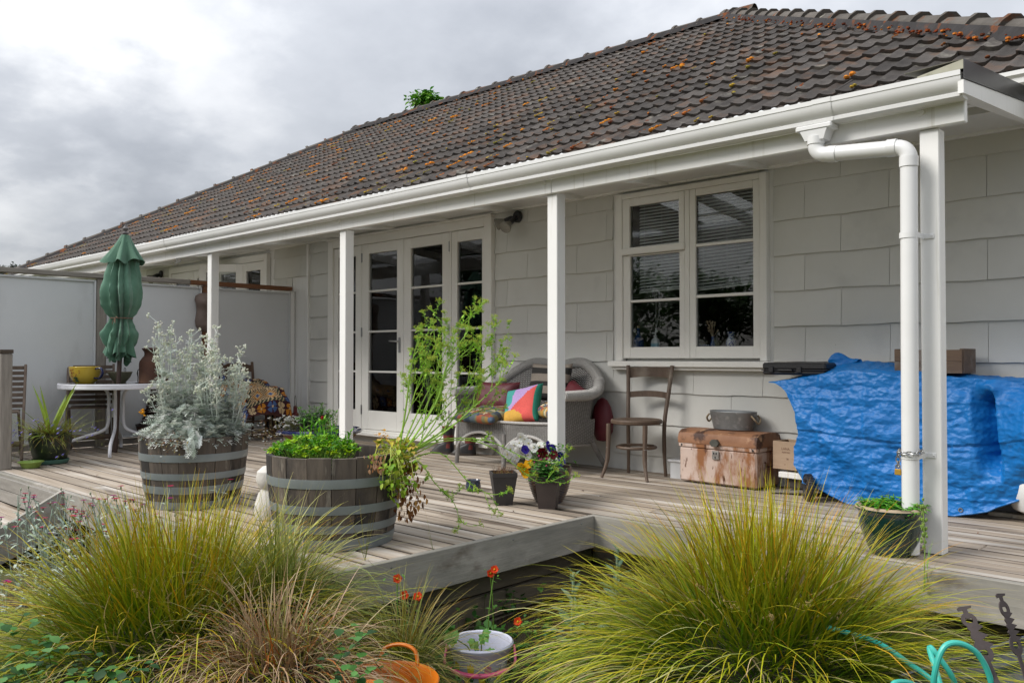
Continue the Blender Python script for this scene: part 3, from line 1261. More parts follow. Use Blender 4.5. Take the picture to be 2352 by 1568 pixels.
# chain and padlock round the pipe
ch = thing('chain', 'short steel chain looped round the white downpipe', 'chain', (-1.404, 4.36, .50))
n = 14
lk = MB()
lk.tube([(.017 * math.cos(t), .010 * math.sin(t), 0) for t in [2 * math.pi * i / 10 for i in range(10)]], .0032, 5, closed=True)
lme = lk.build('link', STEEL, mesh_only=True)
for i in range(n):
    a = 2 * math.pi * i / n
    o = obj('link', lme, ch)
    o.matrix_basis = Matrix.Translation((-1.404 + .052 * math.cos(a), PY + .052 * math.sin(a), .508 + .006 * math.sin(a))) @ Matrix.Rotation(a + math.pi / 2, 4, 'Z') @ Matrix.Rotation(rad(90 if i % 2 else 15), 4, 'X')
for i in range(3):
    o = obj('link', lme, ch)
    o.matrix_basis = Matrix.Translation((-1.459, PY - .01, .492 - .025 * i)) @ Matrix.Rotation(rad(90), 4, 'Y') @ Matrix.Rotation(rad(90 * (i % 2)), 4, 'X')
pl = thing('padlock', 'small brass padlock hanging from the chain on the downpipe', 'padlock', (-1.459, 4.34, .41))
m = MB()
m.box(-1.474, -1.444, 4.334, 4.35, .39, .42, .003)
m.build('body', mat('brass', (.55, .33, .05), (.45, .25, .04), scale=30, rough=.4, metal=.5), pl)
m = MB()
m.tube([(-1.469, 4.342, .42), (-1.469, 4.342, .437), (-1.459, 4.342, .445), (-1.449, 4.342, .437), (-1.449, 4.342, .42)], .003, 6)
m.build('shackle', STEEL, pl)

# ------------------------------------------------------------------ floodlights


def floodlight(loc, label):
    t = thing('floodlight', label, 'floodlight', loc, 0, 'black twin floodlights on the house wall')
    m = MB()
    m.lathe([(.058, 0), (.058, .02), (.045, .03), (.0001, .032)], 16)
    o = m.build('base', BLACKP, t)
    o.rotation_euler = (rad(90), 0, 0)
    G2 = mat('lamp_lens', (.26, .25, .21), (.20, .19, .16), scale=60, rough=.15, bump=.3, bscale=120, spec=.8)
    for d, dn in (((-.85, -.45, -.35), .0), ((.05, -.75, -.55), 1)):
        d = V(d).normalized()
        a = V((-.01, -.03, 0)) if not dn else V((0, -.035, -.01))
        z = d
        x = z.orthogonal().normalized()
        y = z.cross(x)
        M = Matrix(((x.x, y.x, z.x, a.x), (x.y, y.y, z.y, a.y), (x.z, y.z, z.z, a.z), (0, 0, 0, 1)))
        m = MB()
        m.lathe([(.012, 0), (.018, .03), (.026, .035), (.026, .11), (.022, .115)], 14)
        o = m.build('holder', BLACKP, t)
        o.matrix_basis = M
        m = MB()
        m.lathe([(.024, .112), (.030, .125), (.058, .19), (.060, .20), (.057, .205), (.03, .212), (.0001, .214)], 18)
        p = m.build('bulb', G2, t)
        p.matrix_basis = M
    return t


floodlight((-5.56, 6.03, 2.335), 'black twin floodlight on the shingle wall between the French doors and the window')
floodlight((-13.35, 6.03, 2.30), 'black twin floodlight far along the wall above the screen fence')

# ------------------------------------------------------------------ deck
deck = thing('deck', 'weathered grey timber deck of long boards with steps going down at its end', 'deck', (-5, 4, -.1))
BW, GAP = .1345, .010
y = 2.288
r_ = 0
DR = random.Random(21)
while y < 6.0:
    front = y + BW < 4.16
    xa, xb = -12.0, (-3.215 if front else 1.5)
    cuts = [xa]
    x = xa + DR.choice((1.8, 3.0, 4.2, 5.4))
    while x < xb - .9:
        cuts.append(x)
        x += DR.choice((2.4, 3.6, 4.2, 4.8))
    cuts.append(xb)
    y1 = min(y + BW, 6.046)
    if front and y + BW + GAP + BW > 4.16:
        y1 = 4.116
    for a, b in zip(cuts[:-1], cuts[1:]):
        m = MB()
        dz = DR.uniform(-.0015, .0015)
        m.box(a + .0015, b - .0015, y, y1, -.032, dz, .004)
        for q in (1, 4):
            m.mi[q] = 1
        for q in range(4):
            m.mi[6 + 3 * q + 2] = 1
        m.build('deck_board', [DECKW, GAP_SHADE], deck)
    y += BW + (GAP if front else .0055)
    if front and y + BW > 4.16:
        y = 4.172
    r_ += 1
# the trimmed-in edge boards and fascias
m = MB(); m.box(-12, -3.215, 2.246, 2.284, -.19, .001, .003); m.build('fascia_board', FASCIA, deck)
m = MB(); m.box(-3.213, -3.172, 2.246, 4.125, -.192, .0015, .003); m.build('fascia_board', FASCIA, deck)
m = MB(); m.box(-3.213, 1.5, 4.127, 4.168, -.19, .001, .003); m.build('fascia_board', FASCIA, deck)
for i, z in enumerate((-.335, -.485, -.635)):
    m = MB(); m.box(-3.36, -3.325, 2.34, 4.30, z, z + .135, .004); m.build('skirting_board', SKIRT, deck)
    m = MB(); m.box(-3.32, 1.5, 4.30, 4.335, z, z + .135, .004); m.build('skirting_board', SKIRT, deck)
    m = MB(); m.box(-6.3, -3.37, 2.34, 2.375, z, z + .135, .004); m.build('skirting_board', SKIRT, deck)
for (x, y) in ((-3.174, 2.36), (-3.174, 2.55), (-3.174, 3.4), (-3.174, 4.0)):
    m = MB()
    for dz in (-.03, -.15):
        m.lathe([(.0001, .003), (.004, .002), (.005, 0)], 8, (0, 0, 0))
    o = m.build('screw', STEEL, deck)
    o.matrix_basis = Matrix.Translation((-3.172, y, -.03)) @ Matrix.Rotation(rad(90), 4, 'Y')
# steps down at the end, with grooved risers
GROOVE = mat('grooved_board', (.30, .28, .25), (.20, .185, .165), scale=3, stretch=(1, 8, 8), rough=.85, bump=.2, bscale=8, bstretch=(1, 20, 20), orand=.1)
SX0, SX1 = -9.4, -6.57
yy, zz = 2.246, -.02
for st in range(3):
    zt = zz - .0
    for b in range(2):
        m = MB()
        zb = zt - .095
        n = 11
        vs = []
        for i in range(n * 2 + 1):
            q = zt - .095 * i / (2 * n)
            dy = -.003 if i % 2 else .0
            vs += [(SX0, yy - .026 + dy, q), (SX1, yy - .026 + dy, q)]
        m.add(vs, [(2 * i, 2 * i + 2, 2 * i + 3, 2 * i + 1) for i in range(2 * n)])
        m.box(SX0, SX1, yy - .0255, yy - .002, zb + .001, zt - .001)
        m.build('riser_board', GROOVE, deck)
        zt -= .10
    zz = zt + .0
    for b in range(2):
        m = MB()
        m.box(SX0, SX1, yy - .03 - .145 * (b + 1) + .004, yy - .03 - .145 * b, zz - .03, zz, .003)
        m.build('tread_board', DECKW, deck)
    yy -= .31
m = MB()
vs = []
for xx in (-6.566, -6.525):
    vs += [(xx, 2.243, .002), (xx, 2.243, -.30), (xx, 1.2, -.72), (xx, 1.2, -.55)]
vs = [(xx, y, z) for xx in (-6.566, -6.525) for (y, z) in ((2.244, .012), (2.244, -.28), (1.15, -.75), (1.15, -.58))]
m.add(vs, [(0, 1, 2, 3), (7, 6, 5, 4), (0, 3, 7, 4), (1, 5, 6, 2), (0, 4, 5, 1), (3, 2, 6, 7)])
m.build('stringer', FASCIA, deck)

# bollard post at the head of the steps
bp = thing('timber_post', 'thick weathered square timber post with dark cap at the head of the steps', 'post', (-8.24, 2.42, 0))
m = MB(); m.box(-8.42, -8.155, 2.29, 2.385, 0, 1.0, .008); m.build('shaft', GREYWOODZ, bp)
m = MB(); m.box(-8.425, -8.15, 2.285, 2.39, 1.001, 1.036, .004); m.build('cap', mat('dark_cap', (.07, .05, .035), (.045, .035, .025), scale=9, rough=.8), bp)

# ------------------------------------------------------------------ screen fence
fen = thing('privacy_fence', 'tall white panelled screen fence with grey timber cap crossing the deck end', 'fence', (-9.5, 4.3, 0))
FX = -9.50
for a, b in ((.4, 2.3), (2.40, 3.575), (3.685, 4.775), (4.892, 5.97)):
    m = MB()
    m.box(FX - .02, FX - .006, a, b, .08, 1.80)
    m.build('panel', PANEL, fen)
    m = MB()
    m.box(FX - .006, FX + .012, a, a + .02, .081, 1.799, .003)
    m.box(FX - .006, FX + .012, b - .02, b, .081, 1.799, .003)
    m.box(FX - .006, FX + .012, a + .021, b - .021, 1.778, 1.80, .003)
    m.box(FX - .006, FX + .012, a + .021, b - .021, .081, .10, .003)
    m.build('bead', PANEL, fen)
for a, b in ((.4, 2.3), (2.40, 3.575), (3.685, 4.775), (4.892, 5.97)):
    m = MB()
    for yy in (a + .045, b - .045):
        for k in range(6):
            m.ball((FX - .0055, yy, .2 + .29 * k), .0045, 6, 3, 1, sx=.4)
    kind(m.build('panel_screws', STEEL, fen), 'stuff')
for y, mt in ((2.35, GREYWOODZ), (3.63, GREYWOODZ), (4.833, BROWNWOOD)):
    m = MB(); m.box(FX - .05, FX + .016, y - .048, y + .048, 0, 1.815, .003); m.build('post', mt, fen)
m = MB(); m.box(FX - .05, FX + .016, 5.975, 6.03, 0, 1.815, .003); m.build('post', WHITE, fen)
m = MB(); m.box(FX - .07, FX + .035, .4, 4.62, 1.822, 1.872, .004); m.build('cap', GREYWOOD, fen)
m = MB(); m.box(FX - .07, FX + .035, 4.623, 5.985, 1.822, 1.872, .004); m.build('cap', BROWNWOOD, fen)['label'] = 'red brown sheltered length of cap'
m = MB(); m.box(FX - .05, FX + .012, .4, 5.97, .01, .075, .004); m.build('bottom_rail', GREYWOOD, fen)

# clay torso hung on the fence post
CLAY = mat('dark_clay', (.20, .145, .12), (.13, .095, .08), scale=6, rough=.6, bump=.15, bscale=25)
tor = MB()
prof_t = [(0.0, .02), (.03, .07), (.08, .098), (.16, .105), (.24, .095), (.32, .088), (.40, .10), (.47, .112), (.53, .10), (.56, .06), (.575, .02)]


def torso(u, v):
    k = v * (len(prof_t) - 1)
    i = min(int(k), len(prof_t) - 2)
    z, w_ = [a + (b - a) * (k - i) for a, b in zip(prof_t[i], prof_t[i + 1])]
    a = math.pi * (u * 1.2 - .1)
    yv = -math.cos(a) * w_
    xv = math.sin(a) * w_ * .72
    for by in (-.048, .048):
        d2 = ((yv - by) / .042) ** 2 + ((z - .42) / .05) ** 2
        xv += .03 * math.exp(-d2)
    xv -= .012 * math.exp(-((yv / .03) ** 2 + ((z - .19) / .04) ** 2))
    return (FX + .02 + xv, 4.80 + yv * 1.05, 1.27 + z * .80)


tor.grid(torso, 28, 30)
tag(tor.build('torso_sculpture', CLAY), 'brown clay torso sculpture hung on the brown fence post', 'sculpture')

# ------------------------------------------------------------------ behind the window panes
CURT = mat('curtain_cloth', (.66, .64, .58), (.58, .56, .50), scale=5, rough=.9, trans=.35)


def curtain(label, x0, x1, y, z0, z1):
    mb = MB()
    n = 60
    mb.grid(lambda u, v: (x0 + (x1 - x0) * u, y + .022 * math.sin(u * (x1 - x0) * 110 + .8 * math.sin(v * 3)), z0 + (z1 - z0) * v), n, 6)
    return tag(mb.build('curtain', CURT), label, 'curtain', 'pale curtains behind the glass doors')


curtain('pale net curtain behind the glazed panel at the window end of the French doors', -6.22, -6.03, 6.20, .1, 2.26)
curtain('narrow pale curtain behind the glazed panel beside the screen fence', -8.5, -8.30, 6.20, .1, 2.26)
mb = MB(); mb.box(-6.40, -6.24, 6.34, 6.38, 1.40, 1.75, .01)
tag(mb.build('cushion_inside', mat('maroon_plain', (.10, .012, .016), rough=.8)), 'dark red panel glimpsed through the glazed door panel', 'panel')

BLIND = mat('blind_slat', (.80, .795, .77), (.74, .735, .71), scale=4, rough=.4)


def blind(label, x0, x1, ztop, zl, zr, nsl, y):
    t = thing('venetian_blind', label, 'blind', ((x0 + x1) / 2, y, zl), None, 'venetian blinds in the window')
    for i in range(nsl):
        k = i / (nsl - 1)
        za, zb = ztop + (zl - ztop) * k, ztop + (zr - ztop) * k
        mb = MB()
        vs = []
        for xx, zz in ((x0, za), (x1, zb)):
            vs += [(xx, y - .0085, zz - .0085), (xx, y - .003, zz - .0012), (xx, y + .0085, zz + .0085)]
        mb.add(vs, [(0, 3, 4, 1), (1, 4, 5, 2)], True)
        mb.build('slat', BLIND, t, sharp=0)
    mb = MB()
    mb.bar((x0, y, zl - .02), (x1, y, zr - .02), .022, .014, .002)
    mb.build('bottom_rail', BLIND, t)
    mb = MB(); mb.box(x0, x1, y - .014, y + .014, ztop + .012, ztop + .04, .002)
    mb.build('head_rail', BLIND, t)
    mb = MB()
    for f in (.12, .5, .88):
        xx = x0 + (x1 - x0) * f
        zz = zl + (zr - zl) * f
        mb.tube([(xx, y - .013, ztop), (xx, y - .013, zz - .02)], .0012, 4)
    mb.build('ladder_cord', BLIND, t)
    return t


b1 = blind('pale venetian blind with hanging pull cord, in the casement with the high rail', -4.16, -3.70, 2.27, 1.545, 1.56, 28, 6.062)
mb = MB()
mb.tube([(-3.985, 6.046, 1.53), (-3.99, 6.046, 1.30), (-3.985, 6.046, 1.215)], .0016, 5)
mb.tube([(-3.955, 6.046, 1.53), (-3.958, 6.046, 1.33), (-3.985, 6.046, 1.215)], .0016, 5)
mb.lathe([(.004, .035), (.007, .03), (.012, 0), (.0001, 0)], 8, (-3.985, 6.046, 1.18))
mb.build('pull_cord', BLIND, b1)
b2 = blind('pale venetian blind hanging crooked, in the wider plain casement', -3.60, -3.04, 2.28, 1.535, 1.565, 28, 6.060)

BOTTLE = mat('blue_glass', (.02, .07, .26), (.012, .04, .16), scale=4, rough=.08, spec=.8)
t = thing('glass_bottle', 'dark blue glass bottle on the window ledge', 'bottle', (-4.205, 6.10, 1.046), 0)
m = MB(); m.lathe([(.0001, 0), (.045, 0), (.05, .02), (.05, .07), (.02, .11), (.014, .13), (.014, .17), (.017, .175)], 18); m.build('body', BOTTLE, t)
m = MB(); m.lathe([(.012, .17), (.013, .195), (.0001, .196)], 10); m.build('cork', mat('cork', (.42, .28, .15), rough=.9), t)
t = thing('soap_dispenser', 'white pump soap bottle with blue label on the window ledge', 'soap bottle', (-4.02, 6.085, 1.046), 0)
m = MB()
m.lathe([(.0001, 0), (.040, 0), (.044, .012), (.042, .05), (.034, .075), (.014, .09), (.011, .10)], 18, sx=1, sy=.62)
m.build('body', mat('white_plastic', (.78, .79, .79), rough=.35), t)
m = MB(); m.lathe([(.0425, .012), (.0425, .042)], 12, sx=1.03, sy=.66, a0=rad(200), a1=rad(340)); m.build('label', mat('aqua_label', (.10, .42, .58), (.60, .70, .74), scale=60, stretch=(.2, 1, 2), rough=.4), t)
m = MB(); m.lathe([(.016, .098), (.016, .108), (.006, .11), (.006, .128), (.0001, .13)], 10); m.box(-.03, .008, -.007, .007, .124, .134, .002); m.build('pump', MATS['white_plastic'], t)
t = thing('dried_flower_vase', 'slim dark blue vase holding dried straw coloured flowers on the ledge', 'vase', (-3.475, 6.09, 1.046), 0)
m = MB(); m.lathe([(.0001, 0), (.018, 0), (.020, .03), (.012, .06), (.014, .09)], 14); m.build('body', BOTTLE, t)
m = MB()
for i in range(26):
    a, e = R.uniform(0, 6.3), R.uniform(.0, .38)
    p = V((math.cos(a) * e * .15, math.sin(a) * e * .08, .10 + R.uniform(.03, .115)))
    m.tube([(0, 0, .08), tuple(p)], .0012, 4)
    m.ball(p, .007, 5, 4, 1.3)
m.build('dried_flowers', mat('straw', (.55, .42, .28), (.42, .3, .18), scale=30, rough=.9), t)
t = thing('porcelain_vase', 'blue and white patterned porcelain vase on the window ledge', 'vase', (-3.315, 6.095, 1.046), 0)
m = MB(); m.lathe([(.0001, 0), (.032, 0), (.041, .03), (.040, .05), (.024, .08), (.022, .095), (.034, .125), (.031, .125)], 20)
m.build('body', mat('blue_white_china', (.72, .75, .80), (.68, .71, .77), scale=20, rough=.15, c3=(.02, .05, .26), s3=58, t3=(.50, .54)), t)
m = MB(); m.lathe([(.0001, 0), (.05, 0), (.085, .028), (.08, .028), (.05, .008), (.0001, .008)], 20, (-3.595, 6.145, 1.046))
tag(m.build('blue_dish', BOTTLE), 'low dark blue dish on the window ledge beside the vases', 'dish')

# ------------------------------------------------------------------ table group
TBX, TBY = -8.83, 3.53
TALU = mat('white_enamel', (.70, .70, .74), (.64, .64, .68), scale=3, rough=.35, c3=(.5, .48, .45), s3=9, t3=(.68, .78))
tb = thing('patio_table', 'round white metal patio table with bent tube legs and umbrella hole', 'table', (TBX, TBY, 0), 0)
m = MB(); m.lathe([(.515, .652), (.53, .655), (.534, .664), (.530, .669), (.534, .674), (.530, .680), (.534, .685), (.530, .691), (.534, .697), (.530, .708), (.515, .708), (.512, .70)], 56, smooth=False); m.build('rim', TALU, tb)
m = MB(); m.lathe([(.03, .700), (.514, .700), (.514, .694), (.03, .694)], 48)
m.build('top', mat('table_glass', (.055, .065, .05), (.04, .05, .04), scale=2, rough=.08, spec=.7), tb)
for k in range(4):
    a = rad(62 + 90 * k)
    m = MB()
    c, s_ = math.cos(a), math.sin(a)
    pts = pt_lerp([(.34, 0, .680), (.15, 0, .670), (.075, 0, .60), (.068, 0, .45), (.072, 0, .30), (.12, 0, .225), (.30, 0, .165), (.43, 0, .115), (.475, 0, .05), (.475, 0, .006)], 4)
    m.tube([(p.x * c - 0 * s_, p.x * s_, p.z) for p in pts], .0165, 10)
    m.build('leg', TALU, tb)
m = MB(); m.lathe([(.028, .36), (.035, .36), (.035, .60), (.028, .60)], 16)
m.build('collar', mat('flaking_white_paint', (.68, .68, .66), (.6, .6, .58), scale=8, rough=.7, c3=(.16, .13, .10), s3=22, t3=(.58, .62), st3=(1, 1, .4)), tb)

# closed umbrella through the table
um = thing('garden_umbrella', 'closed green garden umbrella tied with cord standing through the round table', 'umbrella', (TBX, TBY, 0), None)
POLE = mat('umbrella_pole', (.075, .045, .035), (.05, .03, .025), scale=8, stretch=(6, 6, .6), rough=.5)
ax = lambda z: V((TBX + .068 * z - .01, TBY + .010 * z, z))
m = MB(); m.tube([ax(.004), ax(1.2), ax(2.22)], .0225, 14); m.build('pole', POLE, um)
m = MB()
o_ = ax(2.215)
m.lathe([(.03, 0), (.032, .012), (.012, .022), (.012, .03), (.026, .045), (.028, .058), (.016, .075), (.008, .085), (.011, .092), (.0001, .098)], 14, tuple(o_))
m.build('finial', mat('grey_finial', (.13, .12, .12), rough=.5), um)
CANV = mat('green_canvas', (.070, .165, .105), (.056, .135, .087), scale=3, rough=.85, bump=.12, bscale=220, sheen=.2, c3=(.11, .235, .165), s3=2, t3=(.5, .7))


def folds(a, z, seed, n):
    f = 0
    for k, (nn, am) in enumerate(n):
        f += am * math.sin(nn * a + seed * (k + 1) * 1.7 + 1.3 * math.sin(2.1 * z + seed + k))
    return f


prof_u = [(2.185, .045, .02), (2.12, .080, .10), (2.02, .105, .16), (1.90, .130, .22), (1.78, .158, .22), (1.62, .178, .24), (1.50, .165, .28), (1.42, .130, .30), (1.362, .096, .22), (1.335, .100, .28), (1.28, .125, .32), (1.20, .160, .34), (1.12, .150, .36), (1.05, .12, .4)]


def prof_at(z, pr_):
    for (z1, r1, f1), (z0, r0, f0) in zip(pr_[:-1], pr_[1:]):
        if z0 <= z <= z1:
            t = (z - z0) / (z1 - z0)
            t = t * t * (3 - 2 * t)
            return r0 + (r1 - r0) * t, f0 + (f1 - f0) * t
    return pr_[-1][1:]


def canvas(u, v):
    a = 2 * math.pi * u
    # uneven hem: pleats hang to different lengths
    zb = 1.03 + .085 * math.sin(a * 2 + .8) + .05 * math.sin(5 * a + 1) + .025 * math.sin(9 * a)
    z = 2.185 + (zb - 2.185) * v
    r, f = prof_at(max(z, 1.05), prof_u)
    tri = lambda q: 2 * abs(q - math.floor(q + .5)) * 2 - 1
    q = 8 * u + .18 * math.sin(6 * z + 3) + .45 * math.sin(a + 1.0) + .2 * math.sin(3 * a + z)
    f *= 1 + .45 * math.sin(2 * a + 2.5 * z)
    fold = .62 * tri(q) + .38 * math.sin(13 * a + 4 * z) * (.5 + .5 * math.sin(3 * z + a))
    rr = r * .87 * (1 + f * 1.55 * fold) + .008 * noise.noise(V((math.cos(a) * 2, math.sin(a) * 2, z * 7)))
    if v > .995:
        rr *= .96
    c = ax(z)
    return (c.x + rr * math.cos(a) * 1.02, c.y + rr * math.sin(a) * 1.02, z)


m = MB(); m.grid(canvas, 120, 70, closeu=True); m.build('canopy', CANV, um, sharp=70)


def cape(u, v):
    a = 2 * math.pi * u
    zb = 1.93 + .022 * math.sin(8 * a + 1) + .01 * math.sin(3 * a)
    z = 2.205 + (zb - 2.205) * v
    r = .04 + .135 * v ** 1.1
    tri = lambda q: 2 * abs(q - math.floor(q + .5)) * 2 - 1
    rr = r * (1 + (.05 + .30 * v) * (.7 * tri(8 * u + .2) + .3 * math.sin(5 * a)))
    c = ax(z)
    return (c.x + rr * math.cos(a), c.y + rr * math.sin(a), z)


m = MB(); m.grid(cape, 112, 18, closeu=True); m.build('vent_cap', CANV, um, sharp=70)
# ruffled lower tiers of the bunched hem
for k, (zt, zb, r0, r1, ph) in enumerate(((1.17, 1.00, .105, .125, 2.0), (1.08, .955, .07, .085, .5))):
    def tier(u, v, zt=zt, zb=zb, r0=r0, r1=r1, ph=ph):
        a = 2 * math.pi * u
        z = zt + (zb + .03 * math.sin(3 * a + ph) + .015 * math.sin(7 * a) - zt) * v
        r = (r0 + (r1 - r0) * v) * (1 + .30 * v * math.sin(9 * a + ph) + .15 * math.sin(5 * a - ph))
        c = ax(z)
        return (c.x + r * math.cos(a), c.y + r * math.sin(a), z)
    m = MB(); m.grid(tier, 90, 10, closeu=True); m.build('hem', CANV, um, sharp=70)
m = MB()
c = ax(1.363)
m.tube([(c.x + .104 * math.cos(a), c.y + .104 * math.sin(a), c.z) for a in [2 * math.pi * i / 24 for i in range(24)]], .006, 6, closed=True)
q = c + V((.065, -.088, 0))
for d in ((.02, -.01, -.02), (-.012, -.014, -.025), (.03, 0, .012)):
    m.tube([tuple(q), tuple(q + V(d)), tuple(q + V(d) * 1.6 + V((0, 0, -.02)))], .005, 5)
m.build('tie_cord', mat('cord', (.20, .13, .09), rough=.9), um)

# crockery and can on the table
ZT = .7085
t = thing('giant_cup_planter', 'big yellow cup planter with painted flowers and blue handle on the table', 'planter', (-9.12, 3.33, .701), 0)
YEL = mat('yellow_glaze', (.66, .46, .055), (.60, .40, .04), scale=3, rough=.25, c3=(.22, .06, .01), s3=22, t3=(.695, .71), coat=.4)
m = MB(); m.lathe([(.0001, 0), (.09, 0), (.096, .008), (.118, .03), (.138, .075), (.146, .12), (.149, .168), (.146, .172), (.141, .166), (.136, .10), (.08, .03), (.0001, .03)], 36); cup = m.build('body', YEL, t)
GRN = mat('painted_leaf', (.03, .06, .015), rough=.4)
m = MB()
for i in range(9):
    a = rad(-62 + R.uniform(-10, 12)); z = .03 + R.uniform(0, .05)
    c = V((.142 * math.cos(a) * (.85 + z), .142 * math.sin(a) * (.85 + z), z))
    s_ = V((-math.sin(a), math.cos(a), R.uniform(-.5, .8)))
    m.leaf(c + V((math.cos(a), math.sin(a), -.2)) * .004, s_, .045, .014, None, up=(math.cos(a), math.sin(a), 0), fold=0, curl=.2)
m.build('painted_leaves', GRN, t)
m = MB()
for i in range(16):
    a = rad(-60 + R.uniform(-26, 24)); z = .075 + R.uniform(0, .075)
    rr = .136 + (z - .06) * .14
    m.ball((rr * math.cos(a), rr * math.sin(a), z), .0075, 6, 3, .9)
m.build('painted_flowers', mat('painted_flower', (.22, .05, .01), (.5, .2, .02), scale=200, rough=.4), t)
m = MB(); m.tube(pt_lerp([(.135, .055, .15), (.19, .085, .155), (.215, .095, .11), (.185, .08, .06), (.125, .05, .055)], 5), .014, 10, flat=.7)
m.build('handle', mat('blue_glaze', (.012, .018, .09), (.008, .012, .06), scale=6, rough=.12, coat=.6), t)
t = thing('stoneware_bowl', 'olive grey stoneware bowl on the round table behind the umbrella pole', 'bowl', (-9.06, 3.66, .701), 0)
m = MB(); m.lathe([(.0001, 0), (.055, 0), (.06, .01), (.10, .06), (.122, .115), (.118, .116), (.095, .062), (.05, .02), (.0001, .018)], 30)
m.build('body', mat('stoneware', (.20, .19, .13), (.15, .14, .09), scale=14, rough=.5, c3=(.30, .28, .22), s3=40, t3=(.6, .66)), t)
m = MB(); m.tube([(.0 + .022 * math.cos(a), .05, .135 + .024 * math.sin(a)) for a in [rad(-60 + 27 * i) for i in range(12)]], .003, 6); m.build('ring', IRON, t)
t = thing('wire_ornament', 'little bent wire bird ornament standing on the table beside the bowl', 'ornament', (-8.93, 3.79, .701), 0)
m = MB(); m.tube([(0, 0, 0), (.005, 0, .06), (-.01, 0, .10), (.0, 0, .13), (.045, .02, .175)], [.004, .005, .008, .005, .002], 6); m.box(-.02, .02, -.02, .02, 0, .004); m.build('wire', IRON, t)
RUST = mat('rust_brown', (.085, .034, .018), (.05, .022, .014), scale=7, rough=.85, bump=.25, bscale=40, c3=(.12, .055, .028), s3=3, t3=(.5, .7))
t = thing('milk_can', 'old rusty brown milk can with side handles on the patio table', 'milk can', (-8.63, 3.80, .701), 0)
m = MB(); m.lathe([(.0001, 0), (.118, 0), (.122, .012), (.118, .02), (.117, .025), (.117, .20), (.112, .225), (.085, .265), (.07, .28), (.066, .30), (.072, .335), (.074, .338), (.066, .338), (.06, .30), (.06, .2)], 32); m.build('body', RUST, t)
m = MB(); m.lathe([(.055, .30), (.085, .343), (.092, .350), (.092, .358), (.06, .366), (.0001, .366)], 28); m.build('lid', RUST, t)
for s_ in (-1, 1):
    m = MB(); m.tube(pt_lerp([(s_ * .072, 0, .325), (s_ * .105, 0, .322), (s_ * .128, 0, .28), (s_ * .112, 0, .235)], 5), .007, 8); m.build('handle', RUST, t)

# folding chairs
TEAK = mat('grey_teak', (.145, .105, .078), (.09, .064, .048), scale=8, stretch=(2, 2, .6), rough=.8, bump=.2, bscale=14, orand=.1)


def folding_chair(label, loc, rz):
    """Local frame: the sitter faces -Y."""
    t = thing('folding_chair', label, 'chair', loc, rz, 'slatted wooden folding chairs by the fence')
    wd = .215
    for s_ in (-1, 1):
        m = MB(); m.bar((s_ * wd, -.23, .004), (s_ * wd, .27, .89), .024, .046, .004); m.build('back_leg', TEAK, t)
        m = MB(); m.bar((s_ * (wd - .03), .24, .004), (s_ * (wd - .03), -.20, .45), .022, .042, .004); m.build('front_leg', TEAK, t)
    lay = lambda z: -.23 + .50 * z / .89 - .02
    for i in range(8):
        z = .865 - i * .052
        m = MB(); m.bar((-wd + .01, lay(z) + .02, z), (wd - .01, lay(z) + .02, z), .014, .036, .003); m.build('back_slat', TEAK, t)
    for i in range(7):
        y = -.20 + i * .055
        m = MB(); m.box(-wd + .035, wd - .035, y - .02, y + .02, .446, .462, .003); m.build('seat_slat', TEAK, t)
    for z, y in ((.16, -.14), (.12, .13)):
        m = MB(); m.bar((-wd + .01, y, z), (wd - .01, y, z), .02, .035, .003); m.build('stretcher', TEAK, t)
    return t


folding_chair('weathered slatted folding chair standing behind the round white table', (-9.21, 3.42, 0), rad(68))
folding_chair('weathered slatted folding chair half hidden behind the thick timber post', (-9.05, 2.52, 0), rad(70))

# rusty corrugated fire hood behind the table
t = thing('chiminea', 'rusty corrugated iron fire hood on a round black bowl beside the fence', 'chiminea', (-9.25, 4.18, 0), 0)
m = MB(); m.lathe([(.0001, .012), (.10, .015), (.19, .07), (.24, .16), (.25, .22), (.245, .225), (.22, .16), (.0001, .06)], 30); m.build('bowl', RUST, t)


def hood(u, v):
    z = .23 + v * .50
    a = rad(-20) + u * rad(230)
    r = .245 - .165 * v + .009 * math.sin(v * 2 * math.pi * 11)
    return (r * math.cos(a), r * math.sin(a), z)


m = MB(); m.grid(hood, 30, 66); m.build('hood', RUST, t)
m = MB(); m.tube([(.0 + .25 * math.cos(a), .25 * math.sin(a), .225) for a in [rad(15 * i) for i in range(24)]], .008, 6, closed=True); m.build('rim', IRON, t)
for k in range(3):
    a = rad(120 * k + 20)
    m = MB(); m.tube([(.14 * math.cos(a), .14 * math.sin(a), .05), (.19 * math.cos(a), .19 * math.sin(a), .003)], .01, 6); m.build('leg', IRON, t)

# ------------------------------------------------------------------ chair with rug, lanterns
OAK = mat('dark_oak', (.11, .06, .035), (.07, .038, .022), scale=8, stretch=(2, 2, .6), rough=.6, bump=.12, bscale=18, orand=.08)
t = thing('wooden_chair', 'dark wooden dining chair with carved top rail and patterned rug over it', 'chair', (-9.16, 5.17, 0), rad(90))
